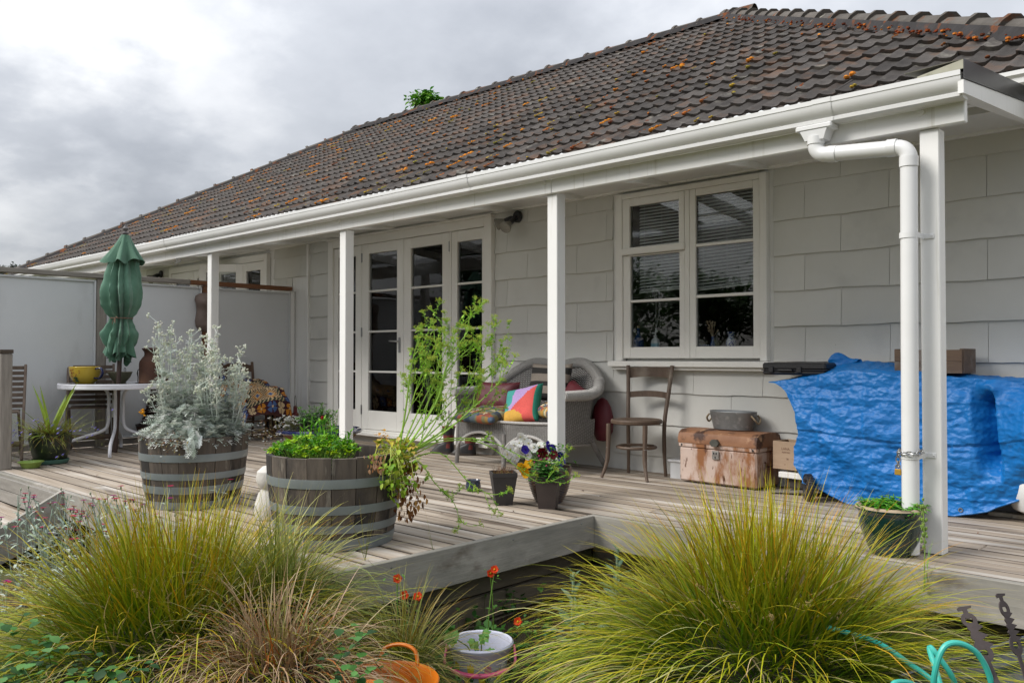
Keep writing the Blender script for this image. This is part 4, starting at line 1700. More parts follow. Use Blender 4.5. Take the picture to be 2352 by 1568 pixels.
# local frame: sitter faces -Y, turned to face +X
for s_ in (-1, 1):
    m = MB(); m.tube(pt_lerp([(s_ * .20, .22, .003), (s_ * .19, .17, .25), (s_ * .19, .17, .46), (s_ * .195, .19, .70), (s_ * .20, .225, .91)], 4), [.015] * 8 + [.017] * 9, 8); m.build('back_leg', OAK, t)
    m = MB(); m.tube(pt_lerp([(s_ * .215, -.235, .003), (s_ * .20, -.21, .15), (s_ * .195, -.20, .44)], 4), [.014] * 4 + [.022] * 5, 8); m.build('front_leg', OAK, t)
m = MB(); m.prism([(-.215, -.225), (.215, -.225), (.20, .19), (-.20, .19)], .44, .475); m.build('seat', OAK, t)
m = MB()
vs = []
nn = 20
for i in range(nn + 1):
    x = -.19 + .38 * i / nn
    yb = .215 + .03 * (1 - (x / .19) ** 2)
    zt = .875 + .012 * math.cos(x * 60) * .5 + .02 * (1 - (x / .19) ** 2)
    vs += [(x, yb - .011, .79), (x, yb - .011, zt), (x, yb + .011, zt), (x, yb + .011, .79)]
fs = []
for i in range(nn):
    for k in range(4):
        fs.append((4 * i + k, 4 * i + (k + 1) % 4, 4 * i + 4 + (k + 1) % 4, 4 * i + 4 + k))
m.add(vs, fs); m.build('top_rail', OAK, t)
m = MB(); m.bar((-.19, .19, .64), (.19, .19, .64), .016, .05, .004); m.build('back_rail', OAK, t)
for y in (-.2, .17):
    m = MB(); m.bar((-.19, y, .22), (.19, y, .22), .018, .02, .003); m.build('stretcher', OAK, t)

# the rug: field of medallions, borders of flowers, as printed tones on the folded cloth


def rug_col(u, v):
    """u across 0-1, v along 0-1."""
    dk, br, cr, or_, bl, gr = hx('#3d1620'), hx('#43231a'), hx('#c8ae86'), hx('#c07c22'), hx('#46608e'), hx('#3c4638')
    e = min(u, 1 - u, v * 1.6, (1 - v) * 1.6)
    if e < .035:
        return br
    if e < .25:
        # flower border
        k = (v * 1.6 if min(u, 1 - u) < min(v, 1 - v) * 1.6 else u)
        cell = k * 8
        fx = cell - math.floor(cell) - .5
        fy = (e - .14) / .11 * .5
        rr = math.hypot(fx, fy)
        pet = abs(math.sin(2 * math.atan2(fy, fx)))
        if rr < .1:
            return cr
        if rr < .44 and pet > .35:
            return (or_, bl, cr)[int(math.floor(cell)) % 3]
        return dk
    if e < .30:
        return gr if int((u + v) * 60) % 3 else cr
    fx = ((v * 1.6 - .3) / .2) % 1 - .5
    fy = ((u - .3) / .2) % 1 - .5
    d = abs(fx) + abs(fy)
    if d < .16:
        return bl
    if d < .30:
        return cr
    if d < .40:
        return or_
    return cr if (int((fx + 9) * 14) + int((fy + 9) * 14)) % 3 else dk


RUG = mat('rug_weave', (.2, .1, .1), rough=.95, scale=60, bump=.3, bscale=160, vcol=True)
m = MB()


def rug(u, v):
    # thrown over the seat: v runs from the chair back over the seat and down the front, u across
    s_ = v * 1.2
    y = 5.17 + (u - .5) * .86
    hang = max(0.0, abs(u - .52) - .30)
    if s_ < .30:
        x, z = -9.33 + s_ * .45, .74 - s_ * .35
    elif s_ < .82:
        k = s_ - .30
        x, z = -9.195 + k * .80, .655 - .10 * k - .04 * math.sin(k * 6)
    else:
        k = s_ - .82
        x, z = -8.78 + .10 * math.sin(k * 4), .59 - k * .82
    z -= hang * 1.15
    y -= math.copysign(hang * .35, u - .5)
    n = noise.noise(V((u * 3, v * 4, 2))) * .055 + noise.noise(V((u * 8, v * 9, 7))) * .018
    return (x + n * .8, y + n * .6, max(z + n + .03 * math.sin(u * 7 + v * 5), .12))


m.grid(rug, 110, 130, colfn=rug_col)
tag(m.build('patterned_rug', RUG, sharp=0), 'dark folk patterned woven rug thrown over the wooden chair', 'rug')
t = thing('box_lantern', 'wooden framed box lantern on the deck under the rug chair', 'lantern', (-9.27, 5.62, 0), rad(12))
m = MB()
for a in (-1, 1):
    for b in (-1, 1):
        m.box(a * .075 - .011, a * .075 + .011, b * .075 - .011, b * .075 + .011, .02, .33, .002)
m.build('frame', mat('lantern_wood', (.24, .12, .05), (.17, .08, .035), scale=10, rough=.6), t)
m = MB(); m.box(-.1, .1, -.1, .1, 0, .022, .003); m.build('base', OAK, t)
m = MB(); m.box(-.1, .1, -.1, .1, .331, .352, .003); m.build('lid', OAK, t)
m = MB()
for a in (-1, 1):
    m.box(a * .075 - .001, a * .075 + .001, -.064, .064, .024, .328)
    m.box(-.064, .064, a * .075 - .001, a * .075 + .001, .024, .328)
m.build('pane', GLASS, t)
t = thing('hurricane_lantern', 'red metal hurricane lantern with wire handle on the deck', 'lantern', (-9.10, 5.80, 0), rad(-40))
RED = mat('red_enamel', (.17, .012, .014), (.12, .010, .012), scale=9, rough=.35)
m = MB(); m.lathe([(.0001, 0), (.085, 0), (.088, .04), (.07, .06), (.035, .075), (.03, .09)], 20); m.build('tank', RED, t)
for s_ in (-1, 1):
    m = MB(); m.tube(pt_lerp([(s_ * .075, 0, .05), (s_ * .085, 0, .20), (s_ * .08, 0, .345), (s_ * .065, 0, .362), (0, 0, .362)], 4), .010, 8); m.build('side_tube', RED, t)
m = MB(); m.lathe([(.035, .09), (.052, .13), (.050, .18), (.032, .25)], 16); m.build('globe', GLASS, t)
m = MB(); m.lathe([(.05, .25), (.045, .275), (.024, .285), (.022, .362), (.0001, .364)], 16); m.build('chimney', RED, t)
m = MB(); m.tube([(.09 * math.cos(a), 0, .34 + .155 * math.sin(a)) for a in [math.pi * i / 16 for i in range(17)]], .003, 5); m.build('handle', IRON, t)

# ------------------------------------------------------------------ half barrels
STAVE = mat('barrel_stave', (.125, .10, .078), (.065, .052, .042), scale=5, stretch=(4, 4, .5), rough=.85, bump=.35, bscale=16, bstretch=(4, 4, .4), orand=.22, c3=(.022, .018, .016), s3=2.6, t3=(.50, .62), st3=(1.4, 1.4, .55), c4=(.21, .185, .15), s4=9, t4=(.62, .72), st4=(2, 2, .4))
HOOP = mat('galvanised_hoop', (.27, .30, .305), (.20, .225, .23), scale=5, rough=.45, metal=.35, c3=(.36, .38, .37), s3=8, t3=(.64, .72), st3=(1, 1, 2.5), c4=(.13, .075, .04), s4=2, t4=(.66, .8))
SOIL2 = mat('potting_soil', (.030, .021, .014), (.018, .013, .009), scale=25, rough=1.0, bump=.9, bscale=60)


def half_barrel(label, loc, rb, rt, h, bands, ns, rot):
    t = thing('half_barrel', label, 'barrel planter', loc, rot, 'oak half barrels on the deck edge')
    rad_at = lambda z: rb + (rt - rb) * (1 - (1 - z / h) ** 1.7)
    aw = 2 * math.pi / ns
    mb = MB()
    nz = 6
    th = .026
    vs = []
    for j in range(nz + 1):
        z = .004 + (h - .004) * j / nz
        r = rad_at(z)
        for i in range(4):
            a = -aw / 2 + .006 + (aw - .012) * i / 3
            vs.append((r * math.cos(a), r * math.sin(a), z))
        for i in (3, 0):
            a = -aw / 2 + .006 + (aw - .012) * i / 3
            vs.append(((r - th) * math.cos(a), (r - th) * math.sin(a), z))
    fs = []
    for j in range(nz):
        for i in range(6):
            fs.append((j * 6 + i, j * 6 + (i + 1) % 6, (j + 1) * 6 + (i + 1) % 6, (j + 1) * 6 + i))
    fs.append(tuple(nz * 6 + i for i in range(6)))
    mb.add(vs, fs)
    me = mb.build('stave', STAVE, mesh_only=True)
    for k in range(ns):
        o = obj('stave', me, t)
        o.rotation_euler = (0, 0, k * aw + R.uniform(-.004, .004))
        s_ = 1 + R.uniform(-.004, .004)
        o.scale = (s_, s_, 1 + R.uniform(-.006, .006))
    for (z0, z1) in bands:
        m = MB()
        e = .0035
        m.lathe([(rad_at(z0) - .006, z0), (rad_at(z0) + e, z0), (rad_at((z0 + z1) / 2) + e + .001, (z0 + z1) / 2), (rad_at(z1) + e, z1), (rad_at(z1) - .006, z1)], 56)
        o = m.build('hoop', HOOP, t, sharp=50)
        a = R.uniform(-1.6, 1.2)
        mr = MB()
        for dz in (.3, .7):
            mr.ball((0, 0, 0), .006, 6, 4)
    m = MB()
    zs = h - .075

    def dirt(u, v):
        r = v * (rad_at(zs) - th)
        a = u * 2 * math.pi
        return (r * math.cos(a), r * math.sin(a), zs + .02 * noise.noise(V((r * math.cos(a) * 9, r * math.sin(a) * 9, loc[0]))))
    m.grid(dirt, 28, 6, closeu=True, flip=True)
    m.build('soil', SOIL2, t)
    return t


B1 = (-5.40, 2.67, .003)
B2 = (-3.77, 2.65, .003)
half_barrel('oak half barrel with galvanised hoops planted with tall silver foliage', B1, .285, .345, .455, ((.0, .048), (.10, .148), (.19, .232), (.305, .352)), 19, rad(5))
half_barrel('oak half barrel at the deck corner holding parsley gone to seed', B2, .300, .355, .465, ((.0, .058), (.09, .13), (.185, .228), (.316, .362)), 18, rad(12))

# small white stone figure hidden behind the parsley barrel
STONE = mat('white_stone', (.60, .575, .53), (.50, .475, .43), scale=14, rough=.9, bump=.35, bscale=40, c3=(.10, .09, .08), s3=26, t3=(.66, .70))
m = MB()
m.lathe([(.0001, 0), (.085, 0), (.095, .03), (.09, .09), (.07, .15), (.05, .175), (.072, .195), (.085, .235), (.078, .28), (.045, .31), (.0001, .318)], 22, (-4.55, 2.73, .003))
tag(m.build('stone_figure', STONE), 'small rounded white stone figure behind the parsley barrel', 'statue')

# ------------------------------------------------------------------ blue rimmed bowl planter
t = thing('bowl_planter', 'wide terracotta bowl planter with glossy dark blue rim beside a veranda post', 'planter', (-7.62, 5.16, 0), 0)
m = MB(); m.lathe([(.0001, 0), (.24, 0), (.26, .02), (.36, .12), (.395, .17), (.36, .175), (.0001, .15)], 40)
m.build('body', mat('terracotta', (.24, .095, .05), (.17, .07, .038), scale=5, rough=.8, c3=(.33, .22, .16), s3=4, t3=(.58, .7)), t)
m = MB(); m.lathe([(.385, .160), (.43, .172), (.447, .187), (.445, .203), (.425, .214), (.39, .208), (.365, .185), (.36, .15)], 44)
m.build('rim', mat('cobalt_glaze', (.012, .022, .10), (.008, .014, .06), scale=5, rough=.1, coat=.8), t)
m = MB(); m.lathe([(.0001, .19), (.37, .178)], 30); m.build('soil', SOIL2, t)

# gumboots
RUB = mat('black_rubber', (.022, .023, .026), (.015, .015, .017), scale=6, rough=.5, bump=.1, bscale=30, c3=(.07, .06, .05), s3=3, t3=(.6, .75))
RUBRED = mat('red_band', (.17, .03, .025), rough=.5)
BSOLE = mat('boot_sole', (.045, .033, .025), rough=.8)


def gumboot(label, loc, rz):
    t = thing('gumboot', label, 'boot', loc, rz, 'black gumboots by the door')
    m = MB()

    def shaft(u, v):
        a = 2 * math.pi * u
        z = .02 + .245 * v
        r = .056 + .012 * v - .008 * math.sin(v * 3)
        # the foot swells forward (local -Y) near the sole
        f = max(0.0, 1 - v / .38)
        fy = -math.cos(a)
        x = (r * (1 - .18 * f)) * math.sin(a)
        y = (r + .0 * f) * math.cos(a)
        if fy > 0:
            y -= .135 * fy * f ** .55
        return (x, y, z)
    m.grid(shaft, 28, 18, closeu=True)
    m.build('shaft', RUB, t)
    m = MB(); m.lathe([(.066, .262), (.071, .264), (.071, .276), (.064, .276), (.058, .20), (.05, .06)], 24); m.build('top_band', RUBRED, t)
    m = MB()
    pts = []
    for i in range(26):
        a = 2 * math.pi * i / 26
        y = .058 * math.cos(a)
        if math.cos(a) < 0:
            y = .20 * math.cos(a)
        pts.append((.053 * math.sin(a), y))
    m.prism(pts, 0, .022); m.build('sole', BSOLE, t)
    return t


gumboot('black gumboot with red top band standing by the door', (-6.27, 5.77, 0), rad(-62))
gumboot('black gumboot with red top band tucked in beside the wicker sofa', (-6.02, 5.83, 0), rad(-52))

# ------------------------------------------------------------------ wicker sofa
WCOL = mat('wicker', (.52, .505, .48), (.40, .385, .365), scale=30, rough=.75, bump=1.0, weave=(1, 1, (.035, .03, .027)))
WRAP = mat('wicker_wrap', (.50, .485, .46), (.34, .325, .31), scale=60, stretch=(1, 1, 3), rough=.75, bump=.7, bscale=120)
WLEG = mat('wicker_leg', (.25, .235, .22), (.15, .14, .13), scale=20, rough=.8, bump=.3, bscale=40, c3=(.42, .41, .40), s3=9, t3=(.6, .7))
sofa = thing('wicker_sofa', 'grey weathered wicker sofa with camel back and rolled arms by the doors', 'sofa', (-5.06, 5.62, 0), rad(-2))
# local frame: sitter faces -Y; width along X
HWS = .60
path = [V((-.60, -.30 + .035 * i, 0)) for i in range(10)] + [V((-.60 * math.cos(a) * (1 + .06 * math.sin(2 * a) ** 2), .05 + .265 * math.sin(a) * (1 + .06 * math.sin(2 * a) ** 2), 0)) for a in [math.pi * i / 40 for i in range(1, 40)]] + [V((.60, .015 - .035 * i, 0)) for i in range(10)]
NP = len(path) - 1
seglen = [0]
for a, b in zip(path[:-1], path[1:]):
    seglen.append(seglen[-1] + (b - a).length)
TOTAL = seglen[-1]


def sofa_h(t):
    # arm, sweep up to two humps with a dip between
    x = abs(t - .5) * 2
    k = max(0.0, min(1.0, (.72 - x) / .50))
    k = k * k * (3 - 2 * k)
    return .650 + .265 * k - .035 * math.exp(-(x / .10) ** 2)


def ppt(t):
    s_ = t * TOTAL
    for i in range(NP):
        if s_ <= seglen[i + 1] or i == NP - 1:
            k = (s_ - seglen[i]) / (seglen[i + 1] - seglen[i])
            return path[i].lerp(path[i + 1], k)


def shell(u, v):
    p = ppt(u)
    h = sofa_h(u)
    z = .30 + (h - .30) * v
    out = V((p.x * .10, max(0, p.y) * .22 + (.02 if p.y > .2 else 0), 0)) * (v ** 1.5)
    return (p.x + out.x, p.y + out.y, z)


m = MB(); m.grid(shell, 80, 14, uvfn=lambda u, v: (u * TOTAL / .026, v * .42 / .013)); m.build('back', WCOL, sofa)
# thick rolled edge
roll = []
for i in range(81):
    u = i / 80
    q = V(shell(u, 1))
    roll.append(q + V((q.x * .03, .012 if q.y > .1 else 0, 0)))
m = MB()
mm_ = len(roll)
rads = [.036 + .010 * math.sin(math.pi * i / (mm_ - 1)) for i in range(mm_)]
m.tube(roll, rads, 14, cap=True)
# ribs of the wrapped edge
for i in range(0, mm_ - 1):
    for f in (.0, .5):
        a = roll[i].lerp(roll[i + 1], f)
        d = (roll[i + 1] - roll[i]).normalized()
        x = d.orthogonal().normalized(); y = d.cross(x)
        r = rads[i] + .001
        m.tube([a + (x * math.cos(2 * math.pi * k / 10) + y * math.sin(2 * math.pi * k / 10)) * r for k in range(10)], .0062, 4, closed=True)
m.build('rolled_edge', WRAP, sofa)
m = MB(); m.grid(lambda u, v: (-.585 + 1.17 * u, -.31 + .58 * v, .415 - .02 * math.sin(math.pi * u)), 20, 8, uvfn=lambda u, v: (u * 45, v * 45)); m.build('seat', WCOL, sofa)


def valance(u, v):
    x = -.60 + 1.2 * u
    k = u * 2 % 1
    low = .145 + .155 * math.sin(math.pi * k) ** .6 if k > 0 else .145
    return (x, -.315 + .015 * math.sin(math.pi * u), .425 - .02 * math.sin(math.pi * u) - (.425 - .02 * math.sin(math.pi * u) - low) * v)


m = MB(); m.grid(valance, 96, 12, uvfn=lambda u, v: (u * 1.2 / .024, v * .27 / .012)); m.build('valance', WCOL, sofa)
m = MB(); m.tube([V(valance(i / 96, 1)) for i in range(97)], .013, 8); m.tube([V(valance(i / 40, 0)) + V((0, -.004, 0)) for i in range(41)], .012, 8); m.build('valance_edge', WRAP, sofa)
for s_ in (-1, 1):
    m = MB()
    m.grid(lambda u, v: (s_ * (.60 + .012 * v), -.31 + .50 * u, .24 + .2 * v), 20, 8, uvfn=lambda u, v: (u * 20, v * 16)); m.build('side', WCOL, sofa)
    m = MB(); m.tube([(s_ * .595, -.30, .42), (s_ * .60, -.305, .2), (s_ * .615, -.31, .003)], [.022, .022, .019], 10); m.build('leg', WLEG, sofa)
    m = MB(); m.tube([(s_ * .56, .12, .38), (s_ * .575, .18, .26), (s_ * .625, .33, .003)], [.03, .026, .02], 10); m.build('leg', WLEG, sofa)
m = MB(); m.tube([(0, -.30, .30), (0, -.305, .14), (0, -.31, .003)], .02, 10); m.build('leg', WLEG, sofa)
m = MB(); m.tube([(-.57, .17, .22), (.57, .17, .22)], .014, 8); m.tube([(-.59, -.28, .24), (-.565, .17, .22)], .014, 8); m.tube([(.59, -.28, .24), (.565, .17, .22)], .014, 8); m.build('stretcher', WRAP, sofa)
# frayed cane ends
m = MB()
for i in range(16):
    p = V((.60 + R.uniform(-.01, .03), -.30 + R.uniform(-.02, .05), R.uniform(.42, .62)))
    m.tube([p, p + V((R.uniform(-.02, .03), -.03, -.05)), p + V((R.uniform(-.02, .05), -.03, -R.uniform(.08, .16)))], .0022, 4)
m.build('frayed_cane', WRAP, sofa)


def cushion(name, label, mats, c, wx, hz, th, rx, rz, colfn=None, grp=None, roll_=0.0, matfn=None):
    """A stuffed square pad, local X across, Z up, thickness along Y."""
    mb = MB()

    def face(sgn):
        def f(u, v):
            a, b = 2 * u - 1, 2 * v - 1
            pin = 1 - .10 * (abs(a) ** 2 * 0 + (1 - abs(a)) * abs(b) ** 6 + (1 - abs(b)) * abs(a) ** 6) - .0
            x = a * wx / 2 * (1 - .09 * (1 - b * b))
            z = b * hz / 2 * (1 - .09 * (1 - a * a))
            t_ = (max(0, 1 - a ** 4) * max(0, 1 - b ** 4)) ** .5 * th / 2
            t_ += .012 * noise.noise(V((a * 2 + c[0] * 7, b * 2, sgn))) * (1 - max(abs(a), abs(b)) ** 4)
            return (x, sgn * t_, z)
        return f
    n = 24
    for sgn in (-1, 1):
        if matfn:
            for j in range(n):
                for i in range(n):
                    u0, u1, v0, v1 = i / n, (i + 1) / n, j / n, (j + 1) / n
                    q = [face(sgn)(*k) for k in ((u0, v0), (u1, v0), (u1, v1), (u0, v1))]
                    mb.add(q if sgn < 0 else q[::-1], [(0, 1, 2, 3)], True, [matfn((u0 + u1) / 2, (v0 + v1) / 2)])
        else:
            mb.grid(face(sgn), n, n, flip=(sgn > 0))
    o = mb.build(name, mats, None, sharp=0)
    if matfn:
        import bmesh
        b_ = bmesh.new(); b_.from_mesh(o.data); bmesh.ops.remove_doubles(b_, verts=b_.verts, dist=1e-5); b_.to_mesh(o.data); b_.free()
    o.location = c
    o.rotation_euler = Euler((rx, roll_, rz), 'XYZ')
    return tag(o, label, 'cushion', grp)


MAROON = mat('maroon_cloth', (.115, .010, .018), (.08, .007, .013), scale=5, rough=.55, bump=.25, bscale=9)
PRINT = mat('printed_cloth', (.5, .5, .5), rough=.85, scale=60, bump=.1, bscale=250, vcol=True)
cg = 'cushions on the wicker sofa'
cushion('cushion', 'plain dark maroon cushion against the sofa back near the doors', MAROON, (-5.44, 5.60, .595), .50, .31, .16, rad(-18), rad(4), grp=cg)
st_ = lambda u, v: hx('#2a2826') if (v % .36) < .16 else hx('#8d8378')
cushion('cushion', 'black and taupe striped cushion propped highest on the sofa back', PRINT, (-4.955, 5.79, .74), .50, .36, .13, rad(-14), rad(-3), matfn=st_, grp=cg)


def multi(u, v):
    # pieced triangles: teal, lilac, coral, yellow, green
    if u > .93:
        return hx('#1f7a66')
    if v < .34 - .0 and u < .62 and v < .60 - .9 * u + .1:
        return hx('#d0a040')
    if v > .30 + .75 * u - .0 and u < .18 + .18 * v:
        return hx('#3f9a92')
    if v < .42 and u < .20:
        return hx('#3f9a92')
    if v > u * .95 + .08 - .0:
        return hx('#b294c8')
    if v < .22 - .3 * u + .1 and u < .5:
        return hx('#d0a040')
    return hx('#d4564f')


cushion('cushion', 'bright pieced cushion of lilac coral teal and yellow at the seat front', PRINT, (-4.99, 5.47, .545), .40, .37, .13, rad(-28), rad(6), matfn=multi, grp=cg, roll_=rad(-12))
pal = [hx(c) for c in ('#36465a', '#4c5a60', '#8f4a2e', '#a8a080', '#40454c', '#6a6648', '#4a5c70', '#7a4030', '#2c3c4e', '#8a6c34')]


def tri_(u, v):
    a, b = u * 7, v * 8
    i, j = math.floor(a), math.floor(b + .5 * (i_ if (i_ := math.floor(a) % 2) else 0))
    f = (a - i) > ((b + .5 * (i % 2)) - j)
    return pal[(i * 7 + j * 3 + (4 if f else 0) + i * j) % len(pal)]


cushion('cushion', 'flat cushion of blue rust and cream triangles lying on the seat', PRINT, (-5.36, 5.40, .455), .50, .42, .12, rad(-80), rad(2), matfn=tri_, grp=cg)
cushion('cushion', 'dark maroon cushion tucked in the arm beside the window end', MAROON, (-4.63, 5.72, .60), .40, .30, .13, rad(-30), rad(-30), grp=cg, roll_=rad(14))
pal2 = [hx(c) for c in ('#b98a3a', '#3c4f63', '#8a8256', '#c9bf9c', '#9a4a34')]
cushion('cushion', 'mustard and blue patterned cushion lying on the arm beside the window end', PRINT, (-4.66, 5.55, .54), .36, .34, .12, rad(-66), rad(-20), matfn=lambda u, v: pal2[(int(u * 8) * 3 + int(v * 8) * 2 + (u * 8 % 1 > v * 8 % 1)) % 5], grp=cg)
m = MB()
m.lathe([(.0001, -.19), (.06, -.18), (.105, -.10), (.115, 0), (.09, .11), (.05, .17), (.015, .19), (.0001, .19)], 22, (-4.455, 5.915, .425), sx=.95, sy=.62)
tag(m.build('cloth_bag', MAROON), 'dark maroon cloth bundle hanging behind the sofa arm against the wall', 'bag')

# ------------------------------------------------------------------ bentwood chair
BENT = mat('bentwood', (.115, .075, .05), (.07, .045, .03), scale=8, stretch=(3, 3, .6), rough=.55, bump=.15, bscale=20, c3=(.20, .165, .13), s3=4, t3=(.56, .74))
t = thing('bentwood_chair', 'old brown bentwood chair with round seat under the window sill', 'chair', (-3.94, 5.685, 0), rad(6))
m = MB(); m.lathe([(.0001, .452), (.14, .452), (.185, .464), (.200, .468), (.208, .458), (.206, .438), (.19, .430), (.0001, .434)], 40, (0, 0, 0), sx=1.0, sy=1.0); m.build('seat', BENT, t)
for s_ in (-1, 1):
    m = MB(); m.tube(pt_lerp([(s_ * .172, .175, .003), (s_ * .165, .165, .2), (s_ * .168, .165, .44), (s_ * .185, .20, .66), (s_ * .205, .235, .90)], 5), [.014] * 5 + [.017] * 16, 9); m.build('back_leg', BENT, t)
    m = MB(); m.tube(pt_lerp([(s_ * .205, -.205, .003), (s_ * .17, -.175, .14), (s_ * .165, -.165, .30), (s_ * .165, -.16, .435)], 5), [.013, .013, .013, .014, .015] + [.018] * 6 + [.020] * 5, 9); m.build('front_leg', BENT, t)
m = MB(); m.tube([(.155 * math.cos(a), .155 * math.sin(a), .245) for a in [2 * math.pi * i / 36 for i in range(36)]], .012, 8, closed=True); m.build('ring_stretcher', BENT, t)


def bent_rail(z0, z1, h, bulge, crown):
    mb = MB()
    vs = []
    nn = 18
    for i in range(nn + 1):
        f = i / nn * 2 - 1
        zc = (z0 + z1) / 2
        hw = .178 + .03 * (zc - .6) / .3
        x = f * hw
        y = .165 + .075 * (zc - .44) / .46 + bulge * (1 - f * f)
        top = z1 + crown * (1 - f * f) - crown * .5
        bot = z0 + crown * (1 - f * f) - crown * .5
        vs += [(x, y - h, bot), (x, y - h, top), (x, y + h, top), (x, y + h, bot)]
    fs = []
    for i in range(nn):
        for k in range(4):
            fs.append((4 * i + k, 4 * i + (k + 1) % 4, 4 * i + 4 + (k + 1) % 4, 4 * i + 4 + k))
    mb.add(vs, fs)
    return mb


bent_rail(.80, .885, .006, .045, .014).build('top_rail', BENT, t)
bent_rail(.635, .685, .006, .04, .012).build('cross_rail', BENT, t)
m = MB()
for s_ in (-1, 1):
    m.tube([(s_ * .168 + .018 * math.cos(a), -.166 + .018 * math.sin(a), .245) for a in [2 * math.pi * i / 12 for i in range(12)]], .0025, 4, closed=True)
m.build('wire_tie', STEEL, t)

# gully trap
t = thing('gully_trap', 'white plastic gully trap with grey waste pipe at the foot of the wall', 'drain', (-3.61, 5.93, 0), 0)
m = MB()
m.prism([(-.11, -.09), (.11, -.09), (.12, .085), (-.12, .085)], .0, .13)
m.box(-.13, .13, -.105, .088, .131, .15, .004)
m.build('basin', mat('white_tub', (.66, .67, .68), (.6, .61, .62), scale=6, rough=.4, c3=(.4, .4, .38), s3=8, t3=(.62, .75)), t)
m = MB(); m.tube(pt_lerp([(-.03, .07, .16), (-.05, .05, .25), (-.06, .045, .30), (-.05, .07, .335), (-.04, .10, .335)], 5), .026, 12); m.tube([(-.047, .052, .235), (-.052, .05, .262)], .030, 12); m.build('waste_pipe', mat('grey_pipe', (.36, .37, .37), (.3, .31, .31), scale=6, rough=.4), t)

# ------------------------------------------------------------------ trunk
PINKP = mat('pink_rust_paint', (.56, .445, .39), (.50, .37, .30), scale=5, rough=.55, bump=.2, bscale=40, c3=(.27, .11, .04), s3=7, t3=(.44, .60), st3=(1.5, 1.5, .55), c4=(.10, .036, .016), s4=20, t4=(.60, .66), st4=(1.6, 1.6, .45))
RUSTL = mat('lid_rust', (.33, .165, .085), (.22, .095, .045), scale=6, rough=.6, bump=.3, bscale=40, c3=(.06, .024, .014), s3=5, t3=(.52, .6), c4=(.46, .27, .15), s4=9, t4=(.58, .68))
t = thing('metal_trunk', 'rusty pink painted tin trunk with domed lid and hasp beside the tarpaulin', 'trunk', (-3.22, 5.87, 0), rad(-3.5))
m = MB(); m.box(-.335, .335, -.165, .165, .012, .275, .012); m.build('body', PINKP, t)
m = MB(); m.box(-.340, .340, -.170, .170, .276, .305, .004); m.build('rim', PINKP, t)
m = MB()
prof_l = [(-.172, .306), (-.174, .345), (-.160, .385), (-.125, .405), (0, .412), (.125, .405), (.160, .385), (.174, .345), (.172, .306)]
vs = [(x, y, z) for x in (-.343, .343) for y, z in prof_l]
n = len(prof_l)
m.add(vs, [(i, i + 1, n + i + 1, n + i) for i in range(n - 1)], True)
m.add(vs, [tuple(range(n)), tuple(range(n, 2 * n))[::-1]])
m.build('lid', RUSTL, t, sharp=30)
m = MB(); m.box(-.03, .03, -.182, -.171, .20, .265, .004); m.lathe([(.0001, .004), (.028, .003), (.032, 0)], 8, (0, 0, 0)); m.build('lock_plate', mat('lock_metal', (.36, .35, .33), (.2, .18, .16), scale=30, rough=.5, metal=.3), t)
m = MB()
for dx, dz in ((-.012, .045), (.010, .045), (0, .015)):
    m.box(dx - .005, dx + .005, -.1835, -.181, .20 + dz - .006, .20 + dz + .008)
m.build('keyhole', BLACKP, t)
m = MB(); m.prism([(-.04, .325), (-.02, .35), (.02, .35), (.04, .325), (.02, .298), (-.02, .298)], -.2, -.176, Matrix(((1, 0, 0, 0), (0, 0, 1, 0), (0, 1, 0, 0), (0, 0, 0, 1)))); m.build('hasp', mat('hasp_green', (.09, .09, .075), (.06, .06, .05), scale=20, rough=.6), t)
for s_ in (-1, 1):
    m = MB(); m.lathe([(.0001, .003), (.008, .002), (.009, 0)], 10); o = m.build('rivet', IRON, t); o.matrix_basis = Matrix.Translation((s_ * .31, -.170, .29)) @ Matrix.Rotation(rad(90), 4, 'X')
    m = MB(); m.tube([(s_ * .337, -.05, .20), (s_ * .352, -.05, .19), (s_ * .352, -.05, .165), (s_ * .352, .05, .165), (s_ * .352, .05, .19), (s_ * .337, .05, .20)], .006, 8); m.build('handle', RUST, t)
# zinc tub on the trunk
ZINC = mat('zinc', (.27, .28, .285), (.19, .20, .205), scale=9, rough=.42, metal=.55, bump=.05, bscale=30, c3=(.36, .37, .37), s3=16, t3=(.55, .7))
t = thing('zinc_tub', 'oval galvanised tub with rope handles sitting on the tin trunk', 'tub', (-3.20, 5.91, .413), rad(-4))
m = MB(); m.lathe([(.0001, .003), (.155, .003), (.165, .004), (.172, .03), (.192, .105), (.194, .107), (.197, .135), (.200, .138), (.198, .143), (.193, .140), (.168, .02), (.0001, .012)], 44, sx=1, sy=.56); m.build('body', ZINC, t)
ROPE = mat('rope', (.34, .27, .18), (.25, .19, .12), scale=60, stretch=(1, 1, 4), rough=.9, bump=.5, bscale=90)
for s_ in (-1, 1):
    m = MB(); m.tube(pt_lerp([(s_ * .185, -.045, .115), (s_ * .212, -.038, .085), (s_ * .218, 0, .055), (s_ * .212, .038, .085), (s_ * .185, .045, .115)], 5), .0075, 8); m.build('handle', ROPE, t)

# ------------------------------------------------------------------ wine crate beside the trunk
CRATE = mat('pale_crate_wood', (.42, .30, .205), (.33, .225, .15), scale=5, stretch=(.6, 4, 6), rough=.75, bump=.15, bscale=14, orand=.06)
INK = mat('brand_ink', (.16, .085, .05), (.2, .11, .07), scale=30, rough=.8)


